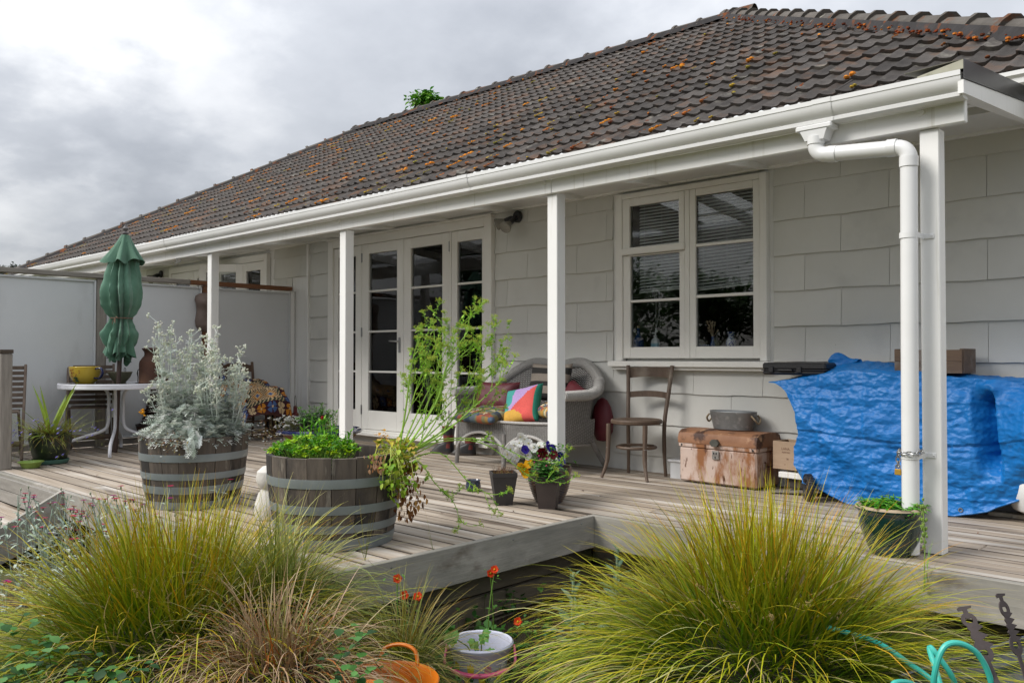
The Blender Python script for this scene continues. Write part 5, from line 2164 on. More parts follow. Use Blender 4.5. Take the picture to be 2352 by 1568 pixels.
def text_part(body, size, M, parent, name, mt, depth=.0006):
    cu = bpy.data.curves.new(name, 'FONT')
    cu.body = body
    cu.size = size
    cu.extrude = depth
    cu.align_x = 'CENTER'
    tmp = bpy.data.objects.new(name, cu)
    COL.objects.link(tmp)
    bpy.context.view_layer.update()
    me = bpy.data.meshes.new_from_object(tmp.evaluated_get(bpy.context.evaluated_depsgraph_get()))
    bpy.data.objects.remove(tmp)
    me.materials.clear()
    me.materials.append(mt)
    o = bpy.data.objects.new(name, me)
    COL.objects.link(o)
    o.parent = parent
    o.matrix_basis = M
    return o


t = thing('wine_crate', 'pale wooden wine crate with branded lettering between trunk and tarpaulin', 'crate', (-2.66, 5.85, .165), rad(-8))
WF = .36
for nm, (x0, x1, y0, y1, z0, z1) in {'front_panel': (-.14, .22, -.095, -.083, 0, .20), 'back_panel': (-.14, .22, .083, .095, 0, .20), 'side_panel': (-.14, -.128, -.082, .082, 0, .20), 'end_panel': (.208, .22, -.082, .082, 0, .20), 'floor_panel': (-.127, .207, -.082, .082, 0, .012)}.items():
    m = MB(); m.box(x0, x1, y0, y1, z0, z1, .002); o = m.build(nm, CRATE, t)
MX = Matrix.Rotation(rad(90), 4, 'X')
for body, size, x, z in (('LANA', .026, -.035, .140), ('MARTIN', .017, -.033, .117), ('20', .019, -.020, .070), ('P', .015, -.040, .030)):
    text_part(body, size, Matrix.Translation((x, -.0957, z)) @ MX, t, 'lettering', INK)
t = thing('scrap_stack', 'white plank end and dark timber offcuts stacked under the wine crate', 'timber', (-2.62, 5.82, 0), rad(-8))
m = MB(); m.box(-.12, .20, -.10, .10, .110, .150, .004); m.build('white_plank', WHITE, t)
m = MB(); m.box(-.08, .22, -.06, .10, .04, .108, .004); m.build('dark_block', mat('dark_timber', (.05, .04, .035), (.03, .025, .02), scale=9, rough=.8), t)
m = MB(); m.bar((-.14, -.16, .012), (.18, -.02, .035), .07, .012, .002); m.bar((-.1, .0, .01), (.2, .06, .01), .09, .018, .002); m.build('thin_board', GREYWOOD, t)

# ------------------------------------------------------------------ tarpaulin over the trolley
TARP = mat('blue_tarp', (.003, .155, .47), (.002, .13, .41), scale=3, rough=.40, rough2=.55, bump=.55, bscale=40, voro=(26, (1.0, 1.0, 1.6)), spec=.45)


def interp(tab, q):
    if q <= tab[0][0]:
        return tab[0][1]
    for (a, b), (c, d) in zip(tab[:-1], tab[1:]):
        if q <= c:
            return b + (d - b) * (q - a) / (c - a)
    return tab[-1][1]


LEFT = [(0.0, -2.775), (.06, -2.77), (.20, -2.62), (.32, -2.555), (.55, -2.535), (.70, -2.575), (.85, -2.565), (1.0, -2.50)]
TOPF = [(-2.78, .795), (-2.5, .83), (-2.2, .885), (-1.95, .86), (-1.5, .845), (-1.0, .825), (-.75, .76), (-.6, .62), (-.5, .4)]
BOTZ = [(-2.78, .74), (-2.72, .66), (-2.62, .30), (-2.565, .13), (-2.36, .075), (-2.2, .004), (-1.55, .008), (-1.38, .05), (-1.15, .17), (-.9, .26), (-.5, .30)]


def crumple(p, k=1.0):
    a = noise.noise(V((p[0] * 3.1, p[1] * 3.1, p[2] * 3.1)))
    r1 = abs(noise.noise(V((p[0] * 6 + 4, p[1] * 6, p[2] * 9))))
    r2 = abs(noise.noise(V((p[0] * 15, p[1] * 15 + 3, p[2] * 19))))
    r3 = abs(noise.noise(V((p[0] * 31, p[1] * 31 + 3, p[2] * 42))))
    w1 = noise.noise(V((p[0] * 4, p[1] * 4, p[2] * 4 + 7))) * .12
    d1 = noise.voronoi(V((p[0] * 4.2 + w1, p[1] * 4.2, p[2] * 6.5 + w1)))[0]
    d2 = noise.voronoi(V((p[0] * 10 + 3 + w1, p[1] * 10, p[2] * 15)))[0]
    c1, c2 = min(.5, d1[1] - d1[0]), min(.5, d2[1] - d2[0])
    return (.014 * a + .010 * (.25 - r1) + .006 * (.25 - r2) + .004 * (.25 - r3) + .017 * (c1 - .25) + .015 * (c2 - .25)) * k


def tarp_front(u, v):
    # u along X from the left edge, v from the top edge down
    xl = interp(LEFT, v)
    x = xl + (-.50 - xl) * u
    zt, zb = interp(TOPF, x), interp(BOTZ, x)
    z = zt + (zb - zt) * v
    bow = .10 * math.sin(math.pi * min(1, v * 1.05)) * (-1 if v < .5 else -.6)
    y = 5.60 + bow * .35 + .05 * (1 - v) * max(0, min(1, (-2.3 - x) / .45))
    if x > -1.15:
        y += 1.0 * max(0.0, x + .95) ** 2
    # deep vertical fold and the swelling beside it
    # crease grid from its packed folds
    for gx in (x / .31 + .2, z / .29 + .1):
        q_ = (gx - math.floor(gx) - .5) * .3
        y -= .007 * math.exp(-(q_ / .012) ** 2)
    xx = x - .07 * (v - .4)
    d = max(0.0, min(1.0, (xx + 1.44) / .11)) * (1.0 if xx < -1.325 else max(0.0, 1 - (xx + 1.325) / .022)) * max(0, min(1, (v - .04) * 8)) * max(0, min(1, (.80 - v) * 5))
    y += .16 * d
    y -= .15 * math.exp(-((x + 1.08) / .17) ** 2) * max(0, min(1, (v - .06) * 5)) * max(0, min(1, (.95 - v) * 4))
    y -= .035 * math.exp(-((x + 1.36) / .05) ** 2) * math.exp(-((v - .08) / .05) ** 2) * 2
    q = math.atan2(.98 - z, x + 2.95)
    y -= .016 * (1 - abs(math.sin(q * 13 + .6 * noise.noise(V((x * 2, z * 2, 4)))))) * max(0, min(1, v * 3)) * max(0, min(1, (-1.4 - x) * 3))
    # diagonal pull lines down to the right
    q = (x + 2.5) * .62 + (z - .45)
    y -= .018 * math.sin(q * 15) * max(0, min(1, (v - .3) * 3)) * .8
    y -= crumple((x, 5.6, z), 1.25)
    z += crumple((x + 9, 5.6, z), .35)
    if v > .97:
        z = max(z, .004)
    return (x, y, max(z, .004))


def tarp_top(u, v):
    p = V(tarp_front(u, 0))
    xb = p.x
    yb = 5.99
    zt = p.z + .055 * math.exp(-((xb + 2.4) / .22) ** 2) + .045 * math.exp(-((xb + 2.0) / .3) ** 2) * 1 - .0
    k = v
    y = p.y + (yb - p.y) * k
    z = p.z + (zt + .01 - p.z) * min(1, k * 1.3) + (crumple((xb, y, 1.0), 1.0) if 0 < k else 0) * min(1, k * 6)
    return (xb, y, z)


tp = thing('blue_tarpaulin', 'crumpled bright blue tarpaulin draped over bulky things against the wall', 'tarpaulin', (-1.7, 5.7, 0))
m = MB()
m.grid(lambda u, v: tarp_front(u, v) if True else 0, 200, 100, flip=True)
m.grid(lambda u, v: tarp_top(u, v), 200, 20)
m.build('sheet', TARP, tp, sharp=0)
m = MB()
m.tube([V(tarp_front(i / 150, .997)) for i in range(151)], .007, 5)
m.build('hem', TARP, tp)
m = MB()
for u in (.47,):
    pass
for x_ in (-1.52, -2.05):
    m.tube([(x_ + .011 * math.cos(a), 5.542 if x_ < -1.8 else 5.60, .045 + .011 * math.sin(a)) for a in [2 * math.pi * i / 12 for i in range(12)]], .004, 5, closed=True)
m.build('eyelet', STEEL, tp)
# knotted tail of the sheet behind the tool case
m = MB()


def tail(u, v):
    a = 2 * math.pi * u
    c = V((-2.40 + .16 * v, 5.86 + .03 * v, .93 - .03 * v + .02 * math.sin(v * 7)))
    r = .035 + .03 * math.sin(v * 3) + .012 * math.sin(3 * a + v * 5)
    return (c.x + r * .6 * math.cos(a), c.y + r * math.cos(a) * .6, c.z + r * math.sin(a))


m.grid(tail, 24, 14, closeu=True)
m.build('tail', TARP, tp, sharp=60)
# wheel and things peeping out
t = thing('trolley_wheel', 'black rubber wheel showing under the blue tarpaulin hem', 'wheel', (-2.44, 5.535, 0), rad(38))
m = MB(); m.tube([(0, .072 * math.cos(a), .088 + .072 * math.sin(a)) for a in [2 * math.pi * i / 30 for i in range(30)]], .021, 10, closed=True, flat=1.0); m.build('tyre', RUB, t)
m = MB(); m.lathe([(.0001, .016), (.02, .018), (.022, .012), (.055, .006), (.062, .010)], 20); o = m.build('rim', BLACKP, t); o.matrix_basis = Matrix.Translation((0, 0, .088)) @ Matrix.Rotation(rad(-90), 4, 'Y')
m = MB()
for i in range(30):
    a = 2 * math.pi * i / 30
    m.box(-.019, .019, -.004, .004, .090, .0955, 0, Matrix.Translation((0, 0, .088)) @ Matrix.Rotation(a, 4, 'X'))
m.build('tread', RUB, t)
m = MB(); m.lathe([(.0001, .03), (.15, .03), (.21, .06), (.25, .14), (.255, .22), (.24, .25), (.0001, .25)], 36, (-1.07, 5.80, .01))
tag(m.build('white_basin', mat('white_ceramic', (.70, .70, .69), (.64, .64, .63), scale=4, rough=.3)), 'rounded white basin bulging out from under the tarpaulin', 'basin')
m = MB()
for (x, y, a, l, w_) in ((-1.33, 5.80, 8, .17, .05), (-1.22, 5.78, -6, .12, .04), (-1.30, 5.85, 30, .1, .05)):
    m.box(-l / 2, l / 2, -w_ / 2, w_ / 2, .003, .028, .003, Matrix.Translation((x, y, 0)) @ Matrix.Rotation(rad(a), 4, 'Z'))
tag(m.build('timber_scrap', mat('peeling_board', (.5, .47, .40), (.3, .24, .16), scale=20, rough=.8)), 'peeling white timber scraps on the deck under the basin', 'timber')

# black tool case
t = thing('tool_case', 'flat black moulded plastic tool case lying on the tarpaulin end', 'case', (-2.60, 5.80, .845), rad(1))
for nm, z0, z1, e in (('lower_shell', 0, .034, 0), ('upper_shell', .036, .086, .0)):
    m = MB(); m.box(-.23, .23, -.15, .15, z0, z1, .012); m.build(nm, BLACKP, t)
m = MB(); m.box(-.235, .235, -.155, .155, .029, .039, .004); m.build('seam', BLACKP, t)
for x in (-.16, .045):
    m = MB(); m.box(x - .018, x + .018, -.164, -.150, .018, .058, .003); m.build('latch', BLACKP, t)
m = MB(); m.tube([(-.10, -.15, .034), (-.10, -.170, .034), (.0, -.170, .034), (.0, -.15, .034)], .006, 6); m.build('handle', BLACKP, t)
m = MB()
for i in range(5):
    m.box(-.19 + .085 * i, -.14 + .085 * i, -.1515, -.148, .046, .068, .002)
m.build('ribs', BLACKP, t)

# old wooden box on the tarpaulin
t = thing('wooden_box', 'old worn wooden fruit box standing on the blue tarpaulin', 'crate', (-1.73, 5.84, .868), rad(-3))
OLDW = mat('old_box_wood', (.155, .10, .065), (.09, .06, .042), scale=5, stretch=(.6, 3, 6), rough=.8, bump=.25, bscale=16, c3=(.22, .20, .18), s3=2.5, t3=(.48, .65), st3=(2, 1, 1), c4=(.03, .025, .02), s4=6, t4=(.62, .7), orand=.1)
for i in range(2):
    for (y0, y1) in ((-.125, -.112), (.112, .125)):
        m = MB(); m.box(-.205, .205, y0, y1, .075 * i, .075 * i + .073, .002); m.build('board', OLDW, t)
for s_ in (-1, 1):
    m = MB(); m.box(s_ * .198 - .012, s_ * .198 + .012, -.111, .111, 0, .155, .002); m.build('end_board', OLDW, t)
m = MB(); m.box(-.186, .186, -.111, .111, 0, .01); m.build('base', OLDW, t)

# ------------------------------------------------------------------ pots near the middle post
BLUEG = mat('ink_glaze', (.012, .018, .035), (.03, .045, .075), scale=9, rough=.12, coat=.7, c3=(.06, .08, .11), s3=30, t3=(.58, .66))
t = thing('small_pot', 'small empty ink blue glazed pot alone on the deck boards', 'pot', (-4.40, 4.29, .002), 0)
m = MB(); m.lathe([(.0001, 0), (.044, 0), (.054, .015), (.057, .035), (.052, .06), (.050, .068), (.056, .078), (.053, .079), (.046, .066), (.04, .015), (.0001, .01)], 28); m.build('body', BLUEG, t)
SLATEP = mat('dark_planter', (.035, .031, .030), (.025, .022, .021), scale=12, rough=.6, bump=.15, bscale=60)
BROWNP = mat('brown_planter', (.040, .028, .024), (.028, .02, .018), scale=10, rough=.55, bump=.1, bscale=50)


def square_pot(label, loc, rz, wt, wb, h, mt, group='tapered square pots near the middle post'):
    t = thing('square_pot', label, 'pot', loc, rz, group)
    m = MB()
    rings = [(wb, 0), (wb * 1.0, .004), (wt * .965, h - .03), (wt, h - .026), (wt, h), (wt * .90, h), (wt * .86, h - .03)]
    vs = []
    for w_, z in rings:
        vs += [(-w_ / 2, -w_ / 2, z), (w_ / 2, -w_ / 2, z), (w_ / 2, w_ / 2, z), (-w_ / 2, w_ / 2, z)]
    fs = [(3, 2, 1, 0)]
    for j in range(len(rings) - 1):
        for i in range(4):
            fs.append((4 * j + i, 4 * j + (i + 1) % 4, 4 * j + 4 + (i + 1) % 4, 4 * j + 4 + i))
    m.add(vs, fs)
    m.build('body', mt, t)
    w_, z = wt * .87, h - .025
    m = MB(); m.add([(-w_ / 2, -w_ / 2, z), (w_ / 2, -w_ / 2, z), (w_ / 2, w_ / 2, z), (-w_ / 2, w_ / 2, z)], [(0, 1, 2, 3)]); m.build('soil', SOIL2, t)
    return t


square_pot('dark grey tapered square pot of withered stems', (-3.86, 4.04, .002), rad(52), .165, .108, .212, SLATEP)
square_pot('brown tapered square pot of clover in front of the ribbed pot', (-3.555, 4.14, .002), rad(30), .150, .108, .205, BROWNP)
t = thing('ribbed_pot', 'round ribbed brown glazed pot full of pansies by the middle post', 'pot', (-3.70, 4.32, .002), 0)
m = MB()
pr2 = [(.0001, 0), (.088, 0)]
for i in range(56):
    z = .005 + .185 * i / 55
    r = .09 + .055 * (1 - (1 - z / .2) ** 2) + .0028 * math.sin(z * 2 * math.pi / .017)
    pr2.append((r, z))
pr2 += [(.152, .20), (.155, .225), (.150, .238), (.138, .236), (.135, .20), (.0001, .19)]
m.lathe(pr2, 36)
m.build('body', mat('bronze_glaze', (.052, .030, .020), (.035, .02, .014), scale=6, rough=.28, coat=.3, c3=(.09, .055, .035), s3=30, t3=(.55, .7)), t, sharp=60)
m = MB(); m.lathe([(.0001, .222), (.136, .218)], 20); m.build('soil', SOIL2, t)

# green glazed pot by the end post
t = thing('glazed_pot', 'big dark green glazed pot with sandy rim beside the end veranda post', 'pot', (-1.49, 4.33, .002), 0)
GG = mat('bottle_green_glaze', (.006, .032, .026), (.004, .02, .018), scale=4, rough=.14, coat=.6, c3=(.008, .05, .045), s3=6, t3=(.5, .7))
m = MB(); m.lathe([(.0001, 0), (.092, 0), (.100, .015), (.125, .07), (.147, .14), (.152, .175), (.149, .198), (.158, .212), (.166, .219), (.166, .228)], 40); m.build('body', GG, t)
m = MB(); m.lathe([(.166, .228), (.160, .238), (.150, .240), (.138, .232), (.134, .20), (.0001, .195)], 40); m.build('rim', mat('sand_rim', (.42, .33, .23), (.34, .26, .17), scale=9, rough=.8, bump=.2, bscale=60), t)

# green pot with saucer and lime dish at the step end
t = thing('round_pot', 'dark olive plastic pot on a teal saucer near the steps', 'pot', (-8.36, 2.76, .002), 0)
m = MB(); m.lathe([(.0001, .02), (.125, .02), (.135, .03), (.165, .14), (.178, .22), (.172, .265), (.176, .285), (.17, .29), (.16, .28), (.155, .24), (.0001, .235)], 36)
m.build('body', mat('olive_pot', (.018, .026, .014), (.012, .018, .010), scale=5, rough=.35, c3=(.03, .05, .02), s3=3, t3=(.5, .7)), t)
m = MB(); m.lathe([(.0001, 0), (.135, 0), (.15, .01), (.158, .038), (.152, .042), (.14, .014), (.0001, .012)], 34); m.build('saucer', mat('teal_saucer', (.07, .17, .13), (.055, .13, .10), scale=6, rough=.5), t)
m = MB(); m.lathe([(.0001, .245), (.158, .24)], 20); m.build('soil', SOIL2, t)
m = MB(); m.lathe([(.0001, 0), (.062, 0), (.07, .008), (.088, .042), (.105, .052), (.105, .056), (.086, .05), (.062, .012), (.0001, .01)], 34, (-8.14, 2.53, .002))
tag(m.build('lime_dish', mat('lime_plastic', (.30, .44, .10), (.25, .37, .08), scale=5, rough=.4)), 'small lime green plastic dish on the deck by the timber post', 'dish')

# ------------------------------------------------------------------ garden things in the foreground
t = thing('tulip_bucket', 'pale plastic bucket with tulip pictures and pink carrying handle in the garden', 'bucket', (-2.66, 2.64, -.50), rad(42))
BPL = mat('bucket_plastic', (.52, .53, .62), (.47, .48, .57), scale=5, rough=.35)
m = MB(); m.lathe([(.0001, .0), (.095, 0), (.10, .006), (.128, .195), (.124, .195), (.098, .01), (.0001, .008)], 40); m.build('body', BPL, t)
m = MB(); m.lathe([(.126, .175), (.131, .178), (.137, .195), (.144, .205), (.146, .216), (.140, .224), (.130, .220), (.124, .195)], 40); m.build('rim', BPL, t)
PINK = mat('pink_plastic', (.56, .07, .17), (.5, .06, .15), scale=5, rough=.35)
m = MB()
m.tube(pt_lerp([(-.147, 0, .205), (-.154, -.05, .155), (-.138, -.10, .145), (-.078, -.150, .132), (0, -.166, .127), (.078, -.150, .132), (.138, -.10, .145), (.154, -.05, .155), (.147, 0, .205)], 4), [.006] * 10 + [.012] * 13 + [.006] * 10, 8, flat=.7)
m.build('handle', PINK, t)
TUL = {k: mat('tulip_' + k, c, rough=.45) for k, c in (('yellow', (.72, .52, .03)), ('white', (.75, .72, .70)), ('rose', (.62, .25, .30)), ('leaf', (.03, .14, .03)))}
for i in range(15):
    a = rad(-170 + i * 12.5 + R.uniform(-3, 3))
    z = (.03, .075, .11)[i % 3] + R.uniform(-.01, .012)
    kk = ('yellow', 'white', 'yellow', 'rose', 'yellow')[i % 5]
    for nm, mt, pts in (('tulip_picture', TUL[kk], [(-.013, .0), (-.016, .02), (-.013, .042), (-.006, .034), (0, .048), (.006, .034), (.013, .042), (.016, .02), (.013, 0), (0, -.008)]), ('leaf_picture', TUL['leaf'], [(-.003, -.008), (-.003, -.03), (-.018, -.005), (-.010, -.034), (.008, -.034), (.016, -.008), (.003, -.03), (.003, -.008)])):
        m = MB()
        vs = []
        for e in (0, .0012):
            for x, q in pts:
                zz = z + q
                rr = .0985 + (.128 - .10) * zz / .195 + .0016 + e
                aa = a + x / rr
                vs.append((rr * math.cos(aa), rr * math.sin(aa), max(.002, zz)))
        n = len(pts)
        m.add(vs, [tuple(range(n, 2 * n))] + [(k, (k + 1) % n, n + (k + 1) % n, n + k) for k in range(n)])
        m.build(nm, mt, t)

t = thing('orange_tub', 'bright orange flexible rubber tub with two handles in the garden', 'tub', (-2.47, 1.96, -.50), rad(35))
OR = mat('orange_rubber', (.72, .20, .012), (.64, .17, .01), scale=3, rough=.4)
m = MB(); m.lathe([(.0001, 0), (.135, 0), (.145, .01), (.19, .27), (.198, .285), (.194, .29), (.185, .275), (.14, .015), (.0001, .012)], 44); m.build('body', OR, t)
for s_ in (-1, 1):
    m = MB(); m.tube(pt_lerp([(-.075, s_ * .178, .285), (-.06, s_ * .188, .335), (0, s_ * .195, .352), (.06, s_ * .188, .335), (.075, s_ * .178, .285)], 5), .013, 8, flat=.6); m.build('handle', OR, t)

# corrugated bed edging, hose and rusty stakes
BEDM = mat('bed_steel', (.17, .19, .20), (.13, .145, .155), scale=4, rough=.38, metal=.5)
m = MB()
A, B_ = V((-.99, 2.95, 0)), V((-.68, 4.02, 0))
dv = (B_ - A).normalized()
nv_ = V((dv.y, -dv.x, 0))


def bed(u, v):
    p = A.lerp(B_, u)
    z = -.09 - .44 * v
    o = nv_ * (.014 * math.cos(v * 2 * math.pi * 5.5))
    return (p.x + o.x, p.y + o.y, z)


m.grid(bed, 4, 88, flip=True)
m.tube([A + V((0, 0, -.09)), B_ + V((0, 0, -.09))], .006, 6)
tag(m.build('bed_edging', BEDM), 'grey corrugated steel edging of a raised garden bed', 'garden edging')

HOSE = mat('hose_teal', (.05, .44, .36), (.04, .38, .31), scale=6, rough=.35)
m = MB()
hp = [at(1900, 1440, 3.05), at(2010, 1472, 2.90), at(2085, 1520, 2.75), at(2140, 1560, 2.65), at(2190, 1610, 2.6), at(2190, 1560, 2.55), at(2150, 1500, 2.56), at(2135, 1488, 2.58), at(2150, 1540, 2.52), at(2165, 1600, 2.48), at(2150, 1640, 2.45), at(2145, 1560, 2.42), at(2165, 1490, 2.42), at(2200, 1476, 2.42), at(2245, 1500, 2.42), at(2275, 1560, 2.42), at(2282, 1640, 2.42), at(2200, 1700, 2.4), at(2100, 1660, 2.4), at(2050, 1580, 2.42), at(2080, 1566, 2.45), at(2140, 1590, 2.5)]
m.tube(pt_lerp(hp, 6), .0085, 10)
tag(m.build('garden_hose', HOSE), 'teal garden hose looping by the corrugated bed edging', 'hose')
m = MB()
hp = [V((-2.9, 2.2, -.47)), V((-2.65, 2.42, -.475)), V((-2.45, 2.50, -.47)), V((-2.25, 2.75, -.46)), V((-2.0, 2.9, -.46)), V((-1.7, 3.2, -.45))]
m.tube(pt_lerp(hp, 6), .0085, 8)
tag(m.build('garden_hose', HOSE), 'teal garden hose lying on the soil past the tulip bucket', 'hose')

STK = mat('rusty_steel', (.060, .045, .042), (.04, .03, .03), scale=10, rough=.8, bump=.2, bscale=60, c3=(.10, .05, .03), s3=5, t3=(.58, .7))


def stake(label, base, top, teeth, k, face):
    """Flat cut steel garden stake: shaft, ring, saw-toothed tree outline and a small cap."""
    t = thing('garden_stake', label, 'garden ornament', base, None, 'rusty cut steel garden stakes')
    b, p = V(base), V(top)
    y = (p - b).normalized()
    fwd = V(face)
    x = y.cross(fwd).normalized()
    z = x.cross(y)
    M = Matrix(((x.x, y.x, z.x, b.x), (x.y, y.y, z.y, b.y), (x.z, y.z, z.z, b.z), (0, 0, 0, 1)))
    L = (p - b).length
    m = MB()
    m.prism([(-.008, 0), (.008, 0), (.008, L * .60), (-.008, L * .60)], -.0015, .0015, M)
    m.build('shaft', STK, t)
    for yc, r in ((L * .62, .027), (L * .885, .023)):
        m = MB()
        n = 22
        vs = []
        for e in (-.0016, .0016):
            for rr in (r, r * .48):
                for i in range(n):
                    a = 2 * math.pi * i / n
                    vs.append(tuple(M @ V((rr * math.cos(a), yc + rr * math.sin(a), e))))
        fs = []
        for i in range(n):
            j = (i + 1) % n
            fs += [(i, j, n + j, n + i), (2 * n + i, 3 * n + i, 3 * n + j, 2 * n + j), (i, 2 * n + i, 2 * n + j, j), (n + i, n + j, 3 * n + j, 3 * n + i)]
        m.add(vs, fs)
        m.build('ring', STK, t)
    m = MB()
    y0, y1 = L * .645, L * .865
    pts = [(-.006, y0)]
    right, left = [], []
    for i in range(teeth):
        a = y0 + (y1 - y0) * i / teeth
        c = y0 + (y1 - y0) * (i + 1) / teeth
        wd = .030 - .012 * i / teeth
        right += [(.010, a), (wd + .010, a + .012), (.012, c)]
        left += [(-.010, a), (-wd * .7, a + .010), (-.010, c)]
    m.prism(right + left[::-1], -.0015, .0015, M)
    m.build('tooth_plate', STK, t)
    m = MB()
    m.prism([(-.007, L * .90), (.007, L * .90), (.007, L * .975), (.022, L * .985), (.024, L), (-.014, L), (-.022, L * .985), (-.020, L * .965), (-.007, L * .97)], -.0015, .0015, M)
    m.build('cap', STK, t)


stake('rusty steel stake with tree cut outline leaning before the bed edging', at(2345, 1690, 2.32), at(2212, 1392, 2.55), 3, 1, (.68, -.73, 0))
stake('rusty steel stake cut in notched blocks, the taller of the two stakes', at(2398, 1690, 2.25), at(2296, 1362, 2.40), 5, 1, (.95, -.30, 0))

# ------------------------------------------------------------------ plants
LEAF = mat('leaf', (.1, .2, .05), rough=.5, scale=9, vcol=True, trans=.28, spec=.35)
LEAFG = mat('glossy_leaf', (.1, .2, .05), rough=.32, scale=9, vcol=True, trans=.18, spec=.5)
SILV = mat('felted_leaf', (.5, .5, .5), rough=.9, scale=12, vcol=True, trans=.15, spec=.2)
BLADE = mat('grass_blade', (.1, .2, .05), rough=.45, scale=5, vcol=True, trans=.10, spec=.35)
PETAL = mat('petal', (.5, .5, .5), rough=.6, scale=20, vcol=True, trans=.3, spec=.2)
STEM = mat('stem', (.1, .2, .05), rough=.6, scale=12, vcol=True, spec=.3)


def rdir(e0, e1, a0=0, a1=2 * math.pi):
    a, e = R.uniform(a0, a1), R.uniform(e0, e1)
    return V((math.cos(a) * math.cos(e), math.sin(a) * math.cos(e), math.sin(e)))


def sph(n):
    return V((R.gauss(0, 1), R.gauss(0, 1), R.gauss(0, 1))) * n


# --- tussock grasses -------------------------------------------------------


def tussock(name, label, hub, n, l0, l1, w0, w1, rd, hd, droop, cols, emax=88, group=None, stems=0, messy=.16, tall=1.0):
    """A dome of many shoots: upright in the middle, splayed towards the edge, draping at the skirt."""
    t = thing(name, label, 'grass clump', (hub[0], hub[1], ground_h(hub[0], hub[1])), None, group)
    m = MB()
    for i in range(n):
        a = R.uniform(0, 2 * math.pi)
        f = R.random() ** .55
        q = f * rd
        p = V(hub) + V((math.cos(a) * q, math.sin(a) * q, -hd * f * f + R.uniform(-.03, .03)))
        e = rad(emax - (emax - 2) * f ** 1.15) + R.gauss(0, messy)
        az = a + R.gauss(0, .35 + .5 * (1 - f))
        d = V((math.cos(az) * math.cos(e), math.sin(az) * math.cos(e), math.sin(e)))
        L = R.uniform(l0, l1) * (tall + (1 - tall) * f) * (1 if R.random() > .15 else .6)
        if f > .72 and R.random() < .6:
            L *= R.uniform(1.05, 1.38)
        c0, c1 = cols(a, e)
        dr = droop * R.uniform(.4, 1.4) * (.45 + 1.3 * f)
        bent = R.random() < .05
        if bent:
            c0 = c1 = hx('#b8a47a')
        m.blade(p, d, L * (.75 if bent else 1), R.uniform(w0, w1), dr, 8, jit(c0, .25), jit(c1, .30), kink=.24 if bent else .03, tipw=.06)
    kind(m.build('blades', BLADE, t, sharp=0), 'stuff')
    # dead crown base, near black to paint in the deep shade between blades
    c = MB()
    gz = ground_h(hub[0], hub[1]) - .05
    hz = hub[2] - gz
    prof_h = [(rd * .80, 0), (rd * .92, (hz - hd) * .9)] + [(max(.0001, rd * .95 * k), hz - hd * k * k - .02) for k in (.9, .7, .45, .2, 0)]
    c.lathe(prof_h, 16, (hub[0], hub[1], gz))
    c.build('crown_base', mat('thatch_shade', (.022, .018, .010), (.012, .010, .006), scale=20, stretch=(3, 3, .4), rough=1.0, bump=.6, bscale=40), t)
    if stems:
        s_ = MB()
        for i in range(stems):
            d = rdir(.3, 1.2)
            p = V(hub)
            L = R.uniform(.25, .5)
            col = jit(hx('#a08a58'), .2)
            s_.c = col
            q = p + d * L + V((0, 0, -.1 * L))
            s_.tube([p, p + d * L * .6, q], .002, 4)
            for k in range(26):
                b = p.lerp(q, .45 + .55 * k / 26) + sph(.006)
                s_.ball(b, R.uniform(.003, .0055), 4, 3, 1.4)
        s_.build('seed_heads', STEM, t)
    return t


gold, olive, green, pale, tan = hx('#c6aa1a'), hx('#9c9e1a'), hx('#66921a'), hx('#a2ae5c'), hx('#c6b284')
grn2 = hx('#5f7a2a')


def cols_big(a, e):
    k = R.random()
    dkg, yel, org = hx('#4a6e14'), hx('#ccbe34'), hx('#c6901c')
    if e > .7:
        c0 = mixc(dkg, green, R.random())
        c1 = mixc(olive, gold, R.random())
        if k < .28: c1 = org
        elif k < .40: c1 = yel
    elif e > .25:
        c0 = mixc(dkg, green, R.random())
        c1 = mixc(olive, gold, R.random() * .9)
        if k < .14: c1 = tan
        elif k < .28: c1 = yel
    else:
        c0, c1 = mixc(dkg, grn2, R.random()), mixc(pale, olive, R.random())
        if k < .12: c0, c1 = tan, hx('#c9b48c')
    return c0, c1


def e_big(a):
    k = R.random()
    if k < .22: return rad(R.uniform(50, 86))
    if k < .55: return rad(R.uniform(24, 60))
    if k < .85: return rad(R.uniform(2, 34))
    return rad(R.uniform(-18, 10))


HR = (-1.53, 3.06, -.05)
tussock('tussock_grass', 'large olive and gold tussock grass in front of the inner deck corner', HR, 4300, .42, .70, .0052, .0092, .52, .22, 1.7, cols_big, group='big tussock grasses before the deck', stems=16, tall=.86)
HL = (-3.44, 1.62, -.09)
tussock('tussock_grass', 'large golden tussock grass spilling over the deck edge by the silver barrel', HL, 4500, .42, .72, .0054, .0092, .58, .24, 1.7, cols_big, group='big tussock grasses before the deck', stems=10, tall=.80)


def cols_g(a, e):
    return mixc(hx('#5f7a2a'), hx('#7f8a36'), R.random()), mixc(hx('#8a9448'), hx('#b8b070'), R.random())


tussock('green_sedge', 'fresh green lax sedge leaning against the parsley barrel', (-3.12, 1.92, .0), 800, .26, .50, .0045, .0075, .20, .10, 3.2, cols_g, messy=.4)


def cols_d(a, e):
    k = R.random()
    if k < .12:
        return hx('#9a5a24'), hx('#b8702c')
    if k < .3:
        return hx('#7a7434'), hx('#a89a5a')
    return mixc(hx('#8a6a48'), hx('#b29678'), R.random()), mixc(hx('#a88a66'), hx('#cdb79a'), R.random())


tussock('dead_grass', 'dry straw brown drooping grass clump under the deck corner', (-2.72, 1.66, -.12), 1300, .24, .44, .004, .007, .26, .10, 5.5, cols_d, emax=66, messy=.4)


